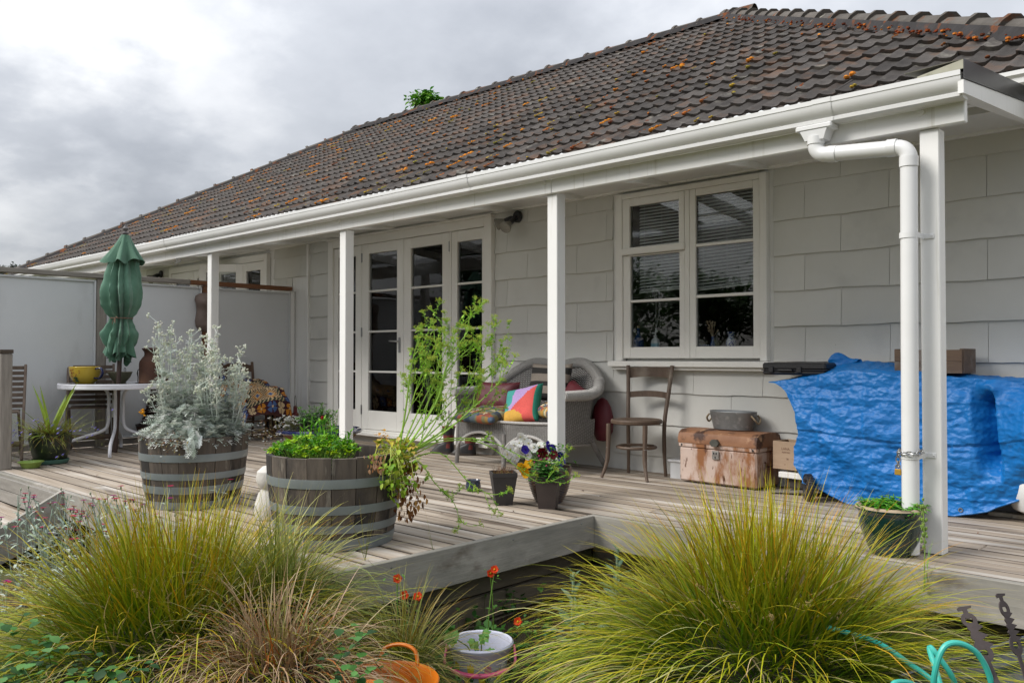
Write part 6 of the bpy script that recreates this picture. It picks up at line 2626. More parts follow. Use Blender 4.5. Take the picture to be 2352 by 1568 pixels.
def cols_s(a, e):
    return mixc(hx('#5a7024'), hx('#7a7a2a'), R.random()), (hx('#a8863a') if R.random() < .4 else mixc(hx('#7f7f38'), hx('#b09a66'), R.random()))


tussock('small_sedge', 'small arching bronze green sedge below the deck fascia', (-2.68, 2.22, -.26), 420, .24, .46, .0038, .006, .10, .05, 3.2, cols_s, emax=75, messy=.3)

# wisps beside the parsley barrel, growing up through the boards
for lab, p, n in (('thin grass wisp growing through the deck boards before the parsley barrel', (-3.27, 2.47, .0), 7), ('thin grass wisp growing from the deck edge gap', (-3.20, 2.84, 0), 5)):
    m = MB()
    for i in range(n):
        d = rdir(1.1, 1.5)
        m.blade(p, d, R.uniform(.12, .34), .003, 1.2, 6, jit(hx('#6a7a30')), jit(hx('#a08a40')))
    tag(m.build('grass_wisp', BLADE), lab, 'grass')
t = MB()
p = V((-1.27, 4.10, -.1))
t.c = hx('#7f9a4a')
t.tube([p, p + V((.01, -.01, .2)), p + V((.0, 0, .40))], .003, 5)
for i in range(40):
    q = p + V((0, 0, .22 + .2 * i / 40))
    t.ball(q + sph(.010), .006, 4, 3, 1.5)
for i in range(7):
    t.blade(p, rdir(.8, 1.4), .25, .006, 2.5, 6, hx('#5a8a2a'), hx('#7aa04a'))
tag(t.build('seeding_weed', BLADE), 'pale green seeding weed standing beside the green glazed pot', 'weed')

# --- silver foliage in the first barrel -----------------------------------


def pinnate(m, p, d, L, c, up):
    """A felted leaf cut into lobes along a midrib."""
    p, d = V(p), V(d).normalized()
    sd = d.cross(V(up))
    if sd.length < .05:
        sd = d.orthogonal()
    sd.normalize()
    nrm = sd.cross(d)
    n = 6
    vs, fs = [], []
    for i in range(n):
        t0 = .12 + .8 * i / n
        cen = p + d * (L * t0) - nrm * (.22 * L * t0 * t0)
        ll = L * .30 * math.sin(math.pi * (.18 + .75 * t0)) * R.uniform(.8, 1.15)
        for s_ in (-1, 1):
            a = len(vs)
            q = cen + (sd * s_ * .85 + d * .55 + nrm * R.uniform(-.1, .35)).normalized() * ll
            vs += [tuple(cen - d * L * .035), tuple(cen + d * L * .05), tuple(q + d * L * .022), tuple(q - d * L * .022)]
            fs.append((a, a + 1, a + 2, a + 3))
    tip = p + d * L - nrm * (.22 * L)
    a = len(vs)
    vs += [tuple(p - sd * L * .015), tuple(p + sd * L * .015), tuple(tip + sd * L * .03), tuple(tip - sd * L * .03)]
    fs.append((a, a + 1, a + 2, a + 3))
    m.add(vs, fs, False, [c] * len(fs))


sil = [hx('#d3d9d0'), hx('#c0c9bf'), hx('#e0e4de'), hx('#aab5a9'), hx('#c8d0c4')]


def silver_plant(label, base, stalks, hmin, hmax, nl, spread):
    t = thing('silver_foliage', label, 'plant', base, None, 'silver felted plants in the oak barrel')
    m, st_, fl = MB(), MB(), MB()
    b = V(base)
    for i in range(stalks):
        a = R.uniform(0, 6.28)
        rr = spread * math.sqrt(R.random())
        p = b + V((math.cos(a) * rr * .6, math.sin(a) * rr * .6, 0))
        h = R.uniform(hmin, hmax)
        tip = p + V((math.cos(a) * rr * .9 + R.uniform(-.05, .05), math.sin(a) * rr * .9 + R.uniform(-.05, .05), h))
        mid = p.lerp(tip, .5) + sph(.012)
        st_.c = jit(hx('#d0d6cc'), .1)
        pts = pt_lerp([p, mid, tip], 6)
        st_.tube(pts, [.0055 - .0035 * k / (len(pts) - 1) for k in range(len(pts))], 5)
        for k in range(int(nl * h / .5)):
            f = R.random() ** .8
            q = pts[min(int(f * (len(pts) - 1)), len(pts) - 1)]
            d = rdir(-.15, .9)
            L = (.105 - .070 * f) * R.uniform(.7, 1.25)
            pinnate(m, q, d, L, jit(R.choice(sil), .12), (0, 0, 1))
        # branching heads of small pale buds
        for k in range(R.randint(3, 6)):
            f = .72 + .28 * k / 5
            q0 = pts[int(f * (len(pts) - 1))]
            d = rdir(.6, 1.4)
            q1 = q0 + d * R.uniform(.03, .10)
            st_.tube([q0, q1], .002, 4)
            for j in range(R.randint(4, 8)):
                fl.c = jit(hx('#dcdfcc'), .12)
                fl.ball(q1 + sph(.009), R.uniform(.0045, .0075), 5, 4)
        for j in range(6):
            fl.c = jit(hx('#dcdfcc'), .12)
            fl.ball(tip + sph(.010), R.uniform(.005, .008), 5, 4)
    kind(st_.build('stem', STEM, t), 'stuff')
    kind(m.build('leaves', SILV, t, sharp=0), 'stuff')
    fl.build('buds', SILV, t)
    return t


zb1 = .39
silver_plant('tall silver felted plant on the table side of the oak barrel', (-5.46, 2.60, zb1), 26, .36, .80, 44, .15)
silver_plant('tall silver felted plant on the veranda side of the oak barrel', (-5.27, 2.80, zb1), 26, .30, .66, 44, .14)
t = thing('silver_mound', 'low dense mound of cut silver leaves spilling over the barrel rim', 'plant', (-5.36, 2.62, zb1))
m, dead = MB(), MB()
for i in range(1200):
    a = R.uniform(0, 6.28)
    rr = .285 * math.sqrt(R.random())
    z = zb1 + .03 + .30 * (1 - (rr / .31) ** 2) * R.random() ** .5
    p = V((-5.39 + math.cos(a) * rr, 2.67 + math.sin(a) * rr, z))
    d = V((math.cos(a), math.sin(a), R.uniform(-.6, .7)))
    pinnate(m, p, d, R.uniform(.06, .12), jit(R.choice(sil), .14), (0, 0, 1))
# a tress hanging down over the front rim
for i in range(30):
    f = R.random()
    p = V((-5.10, 2.52, .50)) + V((.02 * f, -.02 * f, -.09 * f)) + sph(.022)
    pinnate(m, p, V((.5, -.5, -.9)) + sph(.3), R.uniform(.05, .09), jit(R.choice(sil), .12), (1, -1, 0))
for i in range(240):
    a = R.uniform(0, 6.28)
    p = V((-5.40 + math.cos(a) * .29, 2.67 + math.sin(a) * .29, zb1 + R.uniform(-.0, .08)))
    dead.blade(p, rdir(-.5, .9), R.uniform(.04, .12), .005, 6, 4, jit(hx('#6a5238')), jit(hx('#8a7458')))
kind(m.build('leaves', SILV, t, sharp=0), 'stuff')
kind(dead.build('dead_leaves', BLADE, t, sharp=0), 'stuff')
t = thing('trailing_daisy', 'trailing brown stems with tiny white flowers over the barrel rim', 'plant', (-5.15, 2.85, .45))
m, f = MB(), MB()
for i in range(60):
    if i < 42:
        p = V((-5.13 + R.uniform(-.04, .04), 2.90 + R.uniform(-.05, .05), .46))
        d = V((.4 + R.uniform(-.2, .5), .55 + R.uniform(-.2, .3), R.uniform(-.2, .6)))
    else:
        p = V((-5.15 + R.uniform(-.06, .06), 2.46 + R.uniform(-.06, .06), .45))
        d = V((.4, -.4, R.uniform(-.2, .4))) + sph(.2)
    e = m.blade(p, d, R.uniform(.08, .2), .0035, 5, 5, jit(hx('#7a5a38')), jit(hx('#8f7a48')), kink=.2)
    for j in range(5):
        q = e + sph(.018)
        m.leaf(q, rdir(-.5, 1), .014, .008, jit(hx('#8a7a3a') if R.random() < .6 else hx('#7a4a2a')))
    if R.random() < .6:
        f.c = jit((.8, .8, .78), .05)
        f.ball(e, .0075, 6, 3, .5)
kind(m.build('stem', BLADE, t, sharp=0), 'stuff')
kind(f.build('flowers', PETAL, t), 'stuff')
m = MB()
for i in range(9):
    m.c = hx('#e0a010')
    m.ball(V((-5.62, 2.42, .60)) + sph(.012), .009, 6, 4, .6)
tag(m.build('yellow_flower', PETAL), 'small yellow flower poking out among the silver foliage', 'flower')

# --- parsley barrel ---------------------------------------------------------


def curly(m, p, r, c, n=11):
    """A ruffled leaflet cluster of curled parsley."""
    for i in range(n):
        d = rdir(-.25, .9)
        q = V(p) + d * r * R.uniform(.1, .75)
        cc = jit(c, .2)
        m.leaf(q, d + sph(.25), r * R.uniform(.5, .8), r * R.uniform(.45, .75), cc, fold=R.uniform(.2, .7), curl=R.uniform(-.2, .5))


t = thing('parsley_plant', 'curled bright green parsley in the oak barrel at the deck corner', 'plant', (-3.93, 2.55, .39))
m, st_ = MB(), MB()
pc = [hx('#5f9a12'), hx('#76ae1c'), hx('#4c8a16'), hx('#8cbc24'), hx('#3f7a1a'), hx('#a6c41c')]
for i in range(150):
    a = R.uniform(0, 6.28)
    rr = .19 * math.sqrt(R.random())
    p = V((-3.90 + math.cos(a) * rr * .95, 2.60 + math.sin(a) * rr, .395))
    top = p + V((math.cos(a) * .05, math.sin(a) * .05, .045 + .10 * (1 - (rr / .22) ** 2) * R.uniform(.5, 1.1)))
    st_.c = jit(hx('#86a844'), .15)
    st_.tube([p, p.lerp(top, .6) + sph(.008), top], .002, 4)
    curly(m, top, R.uniform(.020, .032), R.choice(pc), 13)
for i in range(34):     # taller growth behind
    p = V((-4.0 + R.uniform(-.12, .16), 2.70 + R.uniform(-.06, .08), .42))
    h = R.uniform(.10, .22)
    st_.c = jit(hx('#5a9030'))
    tp_ = p + V((R.uniform(-.05, .05), R.uniform(-.04, .04), h))
    st_.tube([p, tp_], .003, 4)
    for k in range(9):
        m.leaf(p.lerp(tp_, R.uniform(.4, 1)), rdir(.1, 1.2), R.uniform(.03, .05), R.uniform(.008, .014), jit(R.choice(pc[:3]), .15))
kind(st_.build('stem', STEM, t), 'stuff')
kind(m.build('leaves', LEAF, t, sharp=0), 'stuff')
m = MB()
q = V((-3.68, 2.83, .42))
m.c = hx('#a8b048')
m.tube([q, q + V((.05, .02, .11))], .003, 5)
for i in range(30):
    m.c = jit(hx('#e0a81c'), .15)
    m.leaf(q + V((.055, .02, .12)) + sph(.018), rdir(-.3, 1), .018, .016, jit(hx('#d8a01c'), .2), fold=.4)
tag(m.build('yellow_parsley', LEAF, sharp=0), 'single yellowed parsley sprig at the barrel back', 'plant')

# the tall parsley gone to seed, leaning out of the barrel
tp_l = thing('seeding_parsley', 'tall leaning parsley gone to seed with yellow green umbels above the barrel', 'plant', (-3.62, 2.72, .38))
m, st_, um_ = MB(), MB(), MB()
pg = [hx('#98c63a'), hx('#84ba30'), hx('#aacc4a'), hx('#70a82c')]


def umbel(p, d, r):
    d = V(d).normalized()
    x = d.orthogonal().normalized(); y = d.cross(x)
    for i in range(R.randint(7, 11)):
        a = R.uniform(0, 6.28)
        rr = r * R.uniform(.25, 1)
        q = p + x * math.cos(a) * rr + y * math.sin(a) * rr + d * (r * .9 - rr * .25)
        st_.c = jit(hx('#a0c44c'), .1)
        st_.tube([p, q], .0011, 3, cap=False)
        for k in range(5):
            um_.c = jit(R.choice((hx('#c6d058'), hx('#d2d458'), hx('#b4cc54'), hx('#a4c04a'))), .15)
            um_.ball(q + sph(.004), R.uniform(.0016, .0028), 4, 3)


def spray(pts, r0, depth, umb=True):
    pts = pt_lerp(pts, 5)
    n = len(pts)
    st_.c = jit(hx('#98be4c'), .12)
    st_.tube(pts, [r0 * (1 - .65 * k / (n - 1)) for k in range(n)], 6)
    for k in range(3, n):
        if R.random() < (.50 if depth == 0 else .28):
            f = k / n
            d = (pts[k] - pts[k - 1]).normalized()
            side = (d + rdir(-1, 1) * .8 + V((0, 0, .25))).normalized()
            if depth < 2 and f > .35:
                L = R.uniform(.07, .19) * (1 - .3 * depth)
                e = pts[k] + side * L
                if depth == 1 and R.random() < .3:
                    continue
                spray([pts[k], pts[k].lerp(e, .5) + sph(.008) - V((0, 0, .004)), e + V((0, 0, .02))], r0 * .45, depth + 1)
        if R.random() < .6:
            for j in range(3):
                m.leaf(pts[k], rdir(-.5, 1), R.uniform(.010, .024), R.uniform(.006, .014), jit(R.choice(pg), .2), fold=.5, curl=R.uniform(-.2, .5))
    d = pts[-1] - pts[-2]
    if umb:
        umbel(pts[-1], d.normalized() + V((0, 0, .5)), R.uniform(.016, .032))


DB = 4.40
root = at(905, 1062, DB)
tips = [(1050, 690, 4.5), (1075, 700, 4.35), (960, 720, 4.3), (1118, 770, 4.45), (985, 800, 4.4), (1020, 735, 4.55), (1140, 800, 4.5), (1150, 850, 4.35), (1090, 905, 4.4), (1090, 765, 4.4), (1128, 835, 4.45), (1062, 735, 4.5), (1010, 860, 4.4)]
for i_t, (u, v, d) in enumerate(tips):
    e = at(u, v + (60 if v < 760 else 25), d)
    mid = root.lerp(e, .45) + V((.02, .01, -.035)) + sph(.025)
    m2 = root.lerp(e, .75) + sph(.02)
    spray([root + sph(.02), mid, m2, e], R.uniform(.0038, .0062), 0)
low = [[(905, 1075), (980, 1015), (1110, 1010), (1210, 1052), (1285, 1062)],
       [(905, 1075), (985, 1020), (1100, 1015), (1185, 1070), (1240, 1108), (1300, 1090)],
       [(930, 1060), (1010, 1040), (1080, 1110), (1130, 1135), (1165, 1128)],
       [(930, 1045), (1040, 975), (1100, 945), (1155, 938)],
       [(915, 1080), (960, 1060), (1000, 1110), (1040, 1150), (1055, 1190)]]
for k, ln in enumerate(low):
    pts = [at(u, v, DB + .02 * i) for i, (u, v) in enumerate(ln)]
    spray(pts, .0042, 1)
# yellowing foot of leaves and brown dead trails down the barrel side
for i in range(300):
    p = root + V((R.uniform(-.10, .12), R.uniform(-.06, .08), R.uniform(-.05, .12)))
    c = R.choice((hx('#b4b42c'), hx('#9ab02c'), hx('#c6b83a'), hx('#86a02c'), hx('#d0b45a')))
    m.leaf(p, rdir(-.6, .9), R.uniform(.022, .048), R.uniform(.016, .034), jit(c, .15), fold=.5, curl=R.uniform(0, .6))
for i in range(46):
    p = root + V((R.uniform(-.04, .10), R.uniform(-.10, .02), R.uniform(.0, .1)))
    e = p + V((R.uniform(.0, .14), R.uniform(-.10, .03), -R.uniform(.02, .2)))
    st_.c = jit(hx('#a8b050'), .15)
    st_.tube([p, p.lerp(e, .5) + V((0, 0, .03)), e], .0018, 4)
    for j in range(4):
        m.leaf(e + sph(.014), rdir(-1.2, .3), R.uniform(.022, .042), R.uniform(.016, .032), jit(R.choice((hx('#8fae2c'), hx('#a8bc3a'), hx('#6f9a22'))), .15), fold=.4)
dd = MB()
for i in range(150):
    p = at(R.gauss(935, 16), R.uniform(1060, 1190), DB - .04 + R.uniform(-.05, .05))
    dd.leaf(p, V((R.uniform(-.3, .3), R.uniform(-.3, .3), -1)), R.uniform(.02, .045), R.uniform(.010, .022), jit(R.choice((hx('#8a5a2c'), hx('#a8763a'), hx('#6a4020'), hx('#b88a4a'))), .2), fold=.6, curl=.3)
for i in range(40):
    p = at(R.gauss(865, 10), R.uniform(1035, 1085), DB - .22)
    dd.leaf(p, V((R.uniform(-.3, .3), R.uniform(-.3, .3), -1)), R.uniform(.016, .032), R.uniform(.010, .018), jit(R.choice((hx('#c89a78'), hx('#b8845a'), hx('#d0a888'))), .15), fold=.6, curl=.3)
kind(st_.build('stem', STEM, tp_l), 'stuff')
kind(m.build('leaves', LEAF, tp_l, sharp=0), 'stuff')
kind(um_.build('umbels', PETAL, tp_l), 'stuff')
kind(dd.build('dead_leaves', LEAF, tp_l, sharp=0), 'stuff')

# --- leafy bushes -----------------------------------------------------------


def bushy(name, label, base, n, h0, h1, spread, lf, cols, nl=9, mt=None, cat='plant', lift=(.1, .9), tips=None, group=None, wr=.45):
    t = thing(name, label, cat, base, None, group)
    m, s_ = MB(), MB()
    b = V(base)
    for i in range(n):
        a = R.uniform(0, 6.28)
        rr = math.sqrt(R.random())
        p = b + V((math.cos(a), math.sin(a), 0)) * rr * spread * .5
        h = R.uniform(h0, h1) * (1 - .35 * rr * rr)
        tip = p + V((math.cos(a) * rr * spread * .6, math.sin(a) * rr * spread * .6, h))
        s_.c = jit(mixc(cols[0], (.2, .25, .08), .4))
        s_.tube([p, p.lerp(tip, .6) + sph(.01), tip], .0026, 5)
        for k in range(nl):
            f = .25 + .75 * k / nl
            q = p.lerp(tip, f)
            for s2 in (0, math.pi):
                an = k * 1.6 + s2 + R.uniform(-.3, .3)
                e = R.uniform(*lift)
                d = V((math.cos(an) * math.cos(e), math.sin(an) * math.cos(e), math.sin(e)))
                L = R.uniform(*lf) * (1.1 - .5 * f)
                c = mixc(R.choice(cols), tips, max(0, f - .6) * 2.2) if tips else R.choice(cols)
                m.leaf(q, d, L, L * wr, jit(c, .15), fold=.35, curl=R.uniform(.1, .5))
    kind(s_.build('stem', STEM, t), 'stuff')
    kind(m.build('leaves', mt or LEAFG, t, sharp=0), 'stuff')
    return t


gd = [hx('#2f6a22'), hx('#285a1e'), hx('#3c7a2a')]
bushy('garden_bush', 'dense dark green leafy bush in the blue rimmed bowl', (-7.70, 5.16, .20), 26, .16, .31, .22, (.05, .085), gd, 8, tips=hx('#7ab83a'))
t = thing('white_alyssum', 'mound of tiny white clustered flowers at the bowl side', 'plant', (-7.86, 5.02, .19))
m, f = MB(), MB()
for i in range(120):
    p = V((-7.88 + R.gauss(0, .11), 5.02 + R.gauss(0, .10), .20))
    e = p + V((R.uniform(-.09, .04), R.uniform(-.09, .02), R.uniform(.03, .15)))
    m.c = jit(hx('#7a7a4a'))
    m.tube([p, e], .0018, 3)
    for j in range(3):
        m.leaf(p.lerp(e, R.random()), rdir(0, 1), .018, .005, jit(hx('#6a7a4a'), .2))
    if i < 74:
        for j in range(6):
            f.c = jit((.78, .78, .74), .06)
            f.ball(e + V((R.gauss(0, .007), R.gauss(0, .007), R.gauss(0, .003))), .0075, 5, 3, .6)
kind(m.build('stem', LEAF, t, sharp=0), 'stuff')
kind(f.build('flowers', PETAL, t), 'stuff')
bushy('spent_annual', 'straggly half dead annuals with a red bud beside the veranda post', (-7.33, 5.14, .19), 12, .10, .22, .13, (.02, .05), [hx('#5a8a30'), hx('#7a5a34'), hx('#8a6a3a')], 5, mt=LEAF)
m = MB(); m.c = hx('#a01020'); m.ball((-7.43, 5.06, .34), .018, 8, 5, 1.3)
tag(m.build('red_bud', PETAL), 'single dark red flower bud beside the leafy bush', 'flower')

bushy('mint_plant', 'bright green mint filling the dark green glazed pot', (-1.49, 4.33, .198), 60, .04, .10, .17, (.032, .052), [hx('#3f8a1c'), hx('#4f9a22'), hx('#357a1a')], 5, tips=hx('#78c02e'), wr=.68, lift=(.0, .8))

# pansies
t = thing('pansy_plant', 'mixed pansies in white purple yellow and dark red above the ribbed pot', 'plant', (-3.70, 4.30, .21))
m, f = MB(), MB()
for i in range(300):
    p = V((-3.70 + R.gauss(0, .07), 4.31 + R.gauss(0, .07), .22 + R.uniform(0, .16)))
    m.leaf(p, rdir(-.1, 1), R.uniform(.022, .042), R.uniform(.012, .02), jit(R.choice((hx('#4a7a26'), hx('#3f6e22'), hx('#6a8f3c'))), .2))


def pansy(p, face, r, c, eye, c2=None):
    f = MB()
    z = V(face).normalized()
    x = z.cross(V((0, 0, 1))).normalized()
    y = x.cross(z)
    for ang, k in ((115, 1.0), (65, 1.0), (195, .9), (-15, .9), (270, 1.1)):
        a = rad(ang)
        cen = V(p) + (x * math.cos(a) + y * math.sin(a)) * r * .5 + z * (.003 if k < 1 else 0 if ang != 270 else .005)
        vs = [tuple(V(p) + z * .002)]
        n = 9
        for i in range(n):
            b = a - 1.35 + 2.7 * i / (n - 1)
            q = V(p) + (x * math.cos(a) + y * math.sin(a)) * r * .45 + (x * math.cos(b) + y * math.sin(b)) * r * .62 * k + z * (.004 * math.sin(i * 2.2) + (.003 if k < 1 else 0) + (.006 if ang == 270 else 0))
            vs.append(tuple(q))
        cc = jit(c2 if (c2 and ang in (115, 65)) else c, .10)
        f.add(vs, [(0, i, i + 1) for i in range(1, n)], True, [cc] * (n - 1))
    if eye:
        f.c = eye
        f.ball(V(p) + z * .008, r * .22, 6, 3, .5)
        f.c = hx('#e0b020')
        f.ball(V(p) + z * .011, r * .09, 5, 3, .6)
    f.build('flower', PETAL, t, sharp=0)


DP = at(1230, 1157, 1) - EYE
Wh, Pu, Ye, Rd = hx('#e6e6e2'), hx('#3a2a98'), hx('#efb010'), hx('#641018')
plist = [(1204, 1008, Wh), (1180, 1022, Wh), (1214, 1018, Wh), (1226, 1028, Wh), (1166, 1042, Wh), (1186, 1050, Wh), (1196, 1002, Wh), (1240, 1024, Wh), (1212, 1045, Wh), (1192, 1018, Wh), (1172, 1030, Wh), (1182, 1056, Wh),
         (1206, 1032, Pu), (1258, 1022, Pu), (1287, 1046, Pu), (1290, 1060, Pu), (1268, 1030, Pu),
         (1203, 1078, Ye), (1214, 1064, Ye), (1196, 1072, Ye), (1208, 1086, Ye),
         (1240, 1040, Rd), (1252, 1046, Rd), (1271, 1044, Rd), (1246, 1036, Rd)]
for (u, v, c) in plist:
    p = at(u, v, 5.62 + R.uniform(-.05, .06))
    fc = V((.62, -.74, .15)) + sph(.28)
    pansy(p, fc, R.uniform(.026, .033), c, (hx('#0a0618') if c in (Pu, Rd) else hx('#c8a018') if c == Ye else hx('#b8b040')))
    m.c = hx('#5a7a30')
    m.tube([p, p + V((0, .01, -.06)), V((-3.70 + R.uniform(-.06, .06), 4.31, .22))], .0016, 3)
kind(m.build('leaves', LEAF, t, sharp=0), 'stuff')

# clover in the brown square pot
t = thing('clover_plant', 'round leaved clover spilling from the brown square pot', 'plant', (-3.555, 4.14, .18))
m = MB()
for i in range(200):
    a, e = R.uniform(0, 6.28), R.uniform(-.1, 1.4)
    rr = R.uniform(.05, .125)
    p = V((-3.555, 4.14, .185)) + V((math.cos(a) * math.cos(e) * rr, math.sin(a) * math.cos(e) * rr, math.sin(e) * rr * 1.15))
    c = R.choice((hx('#3f7a2a'), hx('#4f8a34'), hx('#2f6a24'), hx('#6a9a50')))
    for k in range(3):
        an = a + k * 2.09 + R.uniform(-.2, .2)
        m.leaf(p, V((math.cos(an), math.sin(an), R.uniform(-.1, .5))), .022, .020, jit(c, .15), fold=.15, curl=.2)
for i in range(10):
    m.c = hx('#c0407a')
    m.ball(V((-3.57 + R.uniform(-.07, .07), 4.12 + R.uniform(-.05, .05), .30 + R.uniform(-.03, .03))), .006, 5, 3)
kind(m.build('leaves', LEAF, t, sharp=0), 'stuff')
# withered stems in the grey pot
t = thing('withered_plant', 'brown withered stems over moss in the grey square pot', 'plant', (-3.86, 4.04, .18))
m = MB()
for i in range(240):
    p = V((-3.86 + R.uniform(-.05, .05), 4.04 + R.uniform(-.05, .05), .18))
    m.blade(p, rdir(.5, 1.5), R.uniform(.03, .10), .003, 4, 4, jit(R.choice((hx('#5a3424'), hx('#6a4a30'), hx('#7a6a3a')))), jit(hx('#7a5238')), kink=.5)
for i in range(90):
    m.leaf(V((-3.86 + R.uniform(-.055, .055), 4.04 + R.uniform(-.055, .055), .185 + R.uniform(0, .025))), rdir(-.2, 1), .014, .010, jit(hx('#7a7a2a'), .2))
kind(m.build('stems', BLADE, t, sharp=0), 'stuff')

# flax and blue flowers in the olive pot
t = thing('flax_plant', 'young flax with pointed yellow green strap leaves in the olive pot', 'plant', (-8.36, 2.76, .24))
m = MB()
for (az, el, L) in ((200, 62, .42), (170, 30, .40), (240, 80, .36), (20, 60, .46), (300, 75, .34), (350, 32, .40), (330, 18, .34), (100, 65, .36), (60, 45, .38), (140, 55, .36), (265, 50, .3), (215, 20, .34), (315, 8, .32)):
    a, e = rad(az + R.uniform(-8, 8)), rad(el)
    d = V((math.cos(a) * math.cos(e), math.sin(a) * math.cos(e), math.sin(e)))
    m.blade((-8.36, 2.76, .25), d, L * 1.32, .050, .8, 8, jit(hx('#a4ba48'), .1), jit(hx('#84a434'), .12), tipw=.02)
m.build('leaves', LEAF, t, sharp=0)
t = thing('blue_flax_flowers', 'airy stems of small lilac blue flowers round the flax', 'plant', (-8.30, 2.72, .24))
m, f = MB(), MB()
for i in range(420):
    a = R.uniform(0, 6.28)
    p = V((-8.36 + math.cos(a) * .13, 2.76 + math.sin(a) * .13, .25))
    out = R.random() < .55
    d = V((.75 + R.uniform(-.3, .3), -.1 + R.uniform(-.6, .5), R.uniform(0, .8))) if out else V((math.cos(a), math.sin(a), R.uniform(-.3, 1.1)))
    if R.random() < .3: d = V((-.6, -.5, R.uniform(-.5, .8)))
    brown = R.random() < .3
    e = m.blade(p, d, R.uniform(.14, .44), .0055, 2.4, 6, jit(hx('#8a6a34') if brown else hx('#8f9a3c')), jit(hx('#9a7a44') if brown else hx('#a0aa4a')), kink=.12)
    for k in range(2):
        m.blade(e - V((0, 0, .02)), rdir(-.2, 1), R.uniform(.02, .05), .0022, 2, 3, jit(hx('#8f9a3c')), jit(hx('#a8aa5a')))
    if R.random() < .16 and not brown:
        c = jit(R.choice((hx('#8a84d0'), hx('#7a74c4'), hx('#a8a4dc'))), .1)
        for k in range(5):
            an = k * 1.257
            f.leaf(e, V((math.cos(an), math.sin(an) * .6 - .4, .3 + math.sin(an) * .4)), .017, .014, c, fold=.1)
for i in range(120):
    a = R.uniform(0, 6.28)
    m.leaf(V((-8.36 + math.cos(a) * .15, 2.76 + math.sin(a) * .15, .25)), V((math.cos(a), math.sin(a), R.uniform(-1.2, .2))), R.uniform(.03, .06), .018, jit(hx('#7a4f30'), .2), fold=.6)
kind(m.build('stem', BLADE, t, sharp=0), 'stuff')
kind(f.build('flowers', PETAL, t, sharp=0), 'stuff')

# rose campion beside the steps


def campion(label, base, n, hh, sp):
    t = thing('rose_campion', label, 'plant', base, None, 'rose campions beside the steps')
    m, f = MB(), MB()
    b = V(base)
    for i in range(n):
        p = b + V((R.gauss(0, sp), R.gauss(0, sp), 0))
        h = R.uniform(.6, 1.0) * hh
        tip = p + V((R.gauss(0, .07), R.gauss(0, .07), h))
        m.c = jit(hx('#9aa89a'), .1)
        m.tube([p, p.lerp(tip, .5) + sph(.015), tip], .003, 4)
        for k in range(16):
            q = p.lerp(tip, R.random() ** 1.3)
            m.leaf(q, rdir(.0, 1.1), R.uniform(.03, .075), R.uniform(.014, .026), jit(R.choice((hx('#aebcae'), hx('#9aac9c'), hx('#c0cabc'))), .12), fold=.3)
        for k in range(2):
            e = tip + V((R.gauss(0, .03), R.gauss(0, .03), R.uniform(-.04, .05)))
            m.c = jit(hx('#a8b4a4'), .1)
            m.tube([tip - V((0, 0, .08)), e], .002, 3)
            if R.random() < .62:
                c = R.choice((hx('#b0144e'), hx('#9a1244'), hx('#8a1c6a'), hx('#7a1030')))
                f = MB()
                for j in range(5):
                    an = j * 1.257 + R.random()
                    f.leaf(e, V((math.cos(an), math.sin(an), .35)), .021, .021, jit(c, .15), fold=.05, curl=.15)
                f.build('flower', PETAL, t, sharp=0)
                m.c = hx('#8a9a84'); m.ball(e - V((0, 0, .008)), .005, 5, 4, 1.6)
            else:
                m.c = jit(hx('#a8b09a'), .1); m.ball(e, .006, 5, 4, 1.6)
    kind(m.build('stems', SILV, t, sharp=0), 'stuff')


campion('silver leaved rose campion with magenta flowers nearest the step stringer', (-5.50, 1.80, -.50), 28, .64, .16)
campion('silver leaved rose campion with magenta flowers nearest the golden tussock', (-4.85, 1.85, -.50), 34, .72, .20)
campion('lowest silver leaved rose campion with few flowers, furthest from the steps', (-4.85, 1.05, -.50), 26, .56, .2)

# geums
GE = MB
for lab, bs, heads in (('orange geum on a long stem rising past the tulip bucket', (-2.80, 2.86, -.50), [(1136, 1308, 3.95), (1126, 1316, 3.95)]),
                       ('orange geum flower near the small bronze sedge', (-2.72, 2.30, -.45), [(960, 1370, 3.55), (930, 1366, 3.6), (912, 1328, 3.6)]),
                       ('orange red geum flower against the big tussock', (-2.35, 2.9, -.48), [(1190, 1427, 3.85)])):
    t = thing('geum_plant', lab, 'flower', bs, None, 'orange geums below the deck')
    m, f = MB(), MB()
    for (u, v, d) in heads:
        e = at(u, v, d)
        m.c = hx('#6a8f3a')
        b = V(bs)
        m.tube(pt_lerp([b, b.lerp(e, .5) + sph(.03), e], 5), .0026, 5)
        f = MB()
        zf = (V((.62, -.66, .45)) + sph(.18)).normalized()
        xf = zf.cross(V((0, 0, 1))).normalized()
        yf = xf.cross(zf)
        for j in range(10):
            an = j * .63
            f.leaf(e, xf * math.cos(an) + yf * math.sin(an) + zf * (.25 if j % 2 else .6), .023, .024, jit(hx('#de4a22'), .15), up=zf, fold=.1, curl=-.1)
        f.c = hx('#d8a020'); f.ball(e + zf * .006, .006, 6, 4)
        f.build('flower', PETAL, t, sharp=0)
        for k in range(4):
            q = e + sph(.02) - V((0, 0, .015))
            m.leaf(q, rdir(-.3, .6), .03, .010, jit(hx('#5a8a30'), .1))
        for k in range(3):
            m.leaf(b.lerp(e, R.uniform(.2, .7)), rdir(0, .8), .04, .02, jit(hx('#4a7a2a'), .1))
    for k in range(14):
        dn = rdir(.3, 1.1)
        e = V(bs) + dn * R.uniform(.1, .2)
        m.c = hx('#4a6a2a'); m.tube([bs, e], .002, 3)
        for j in range(4):
            m.leaf(e + sph(.012), dn + sph(.5), R.uniform(.04, .06), R.uniform(.03, .045), jit(hx('#3c6a26'), .2), fold=.2)
    m.build('leaves', LEAF, t, sharp=0)

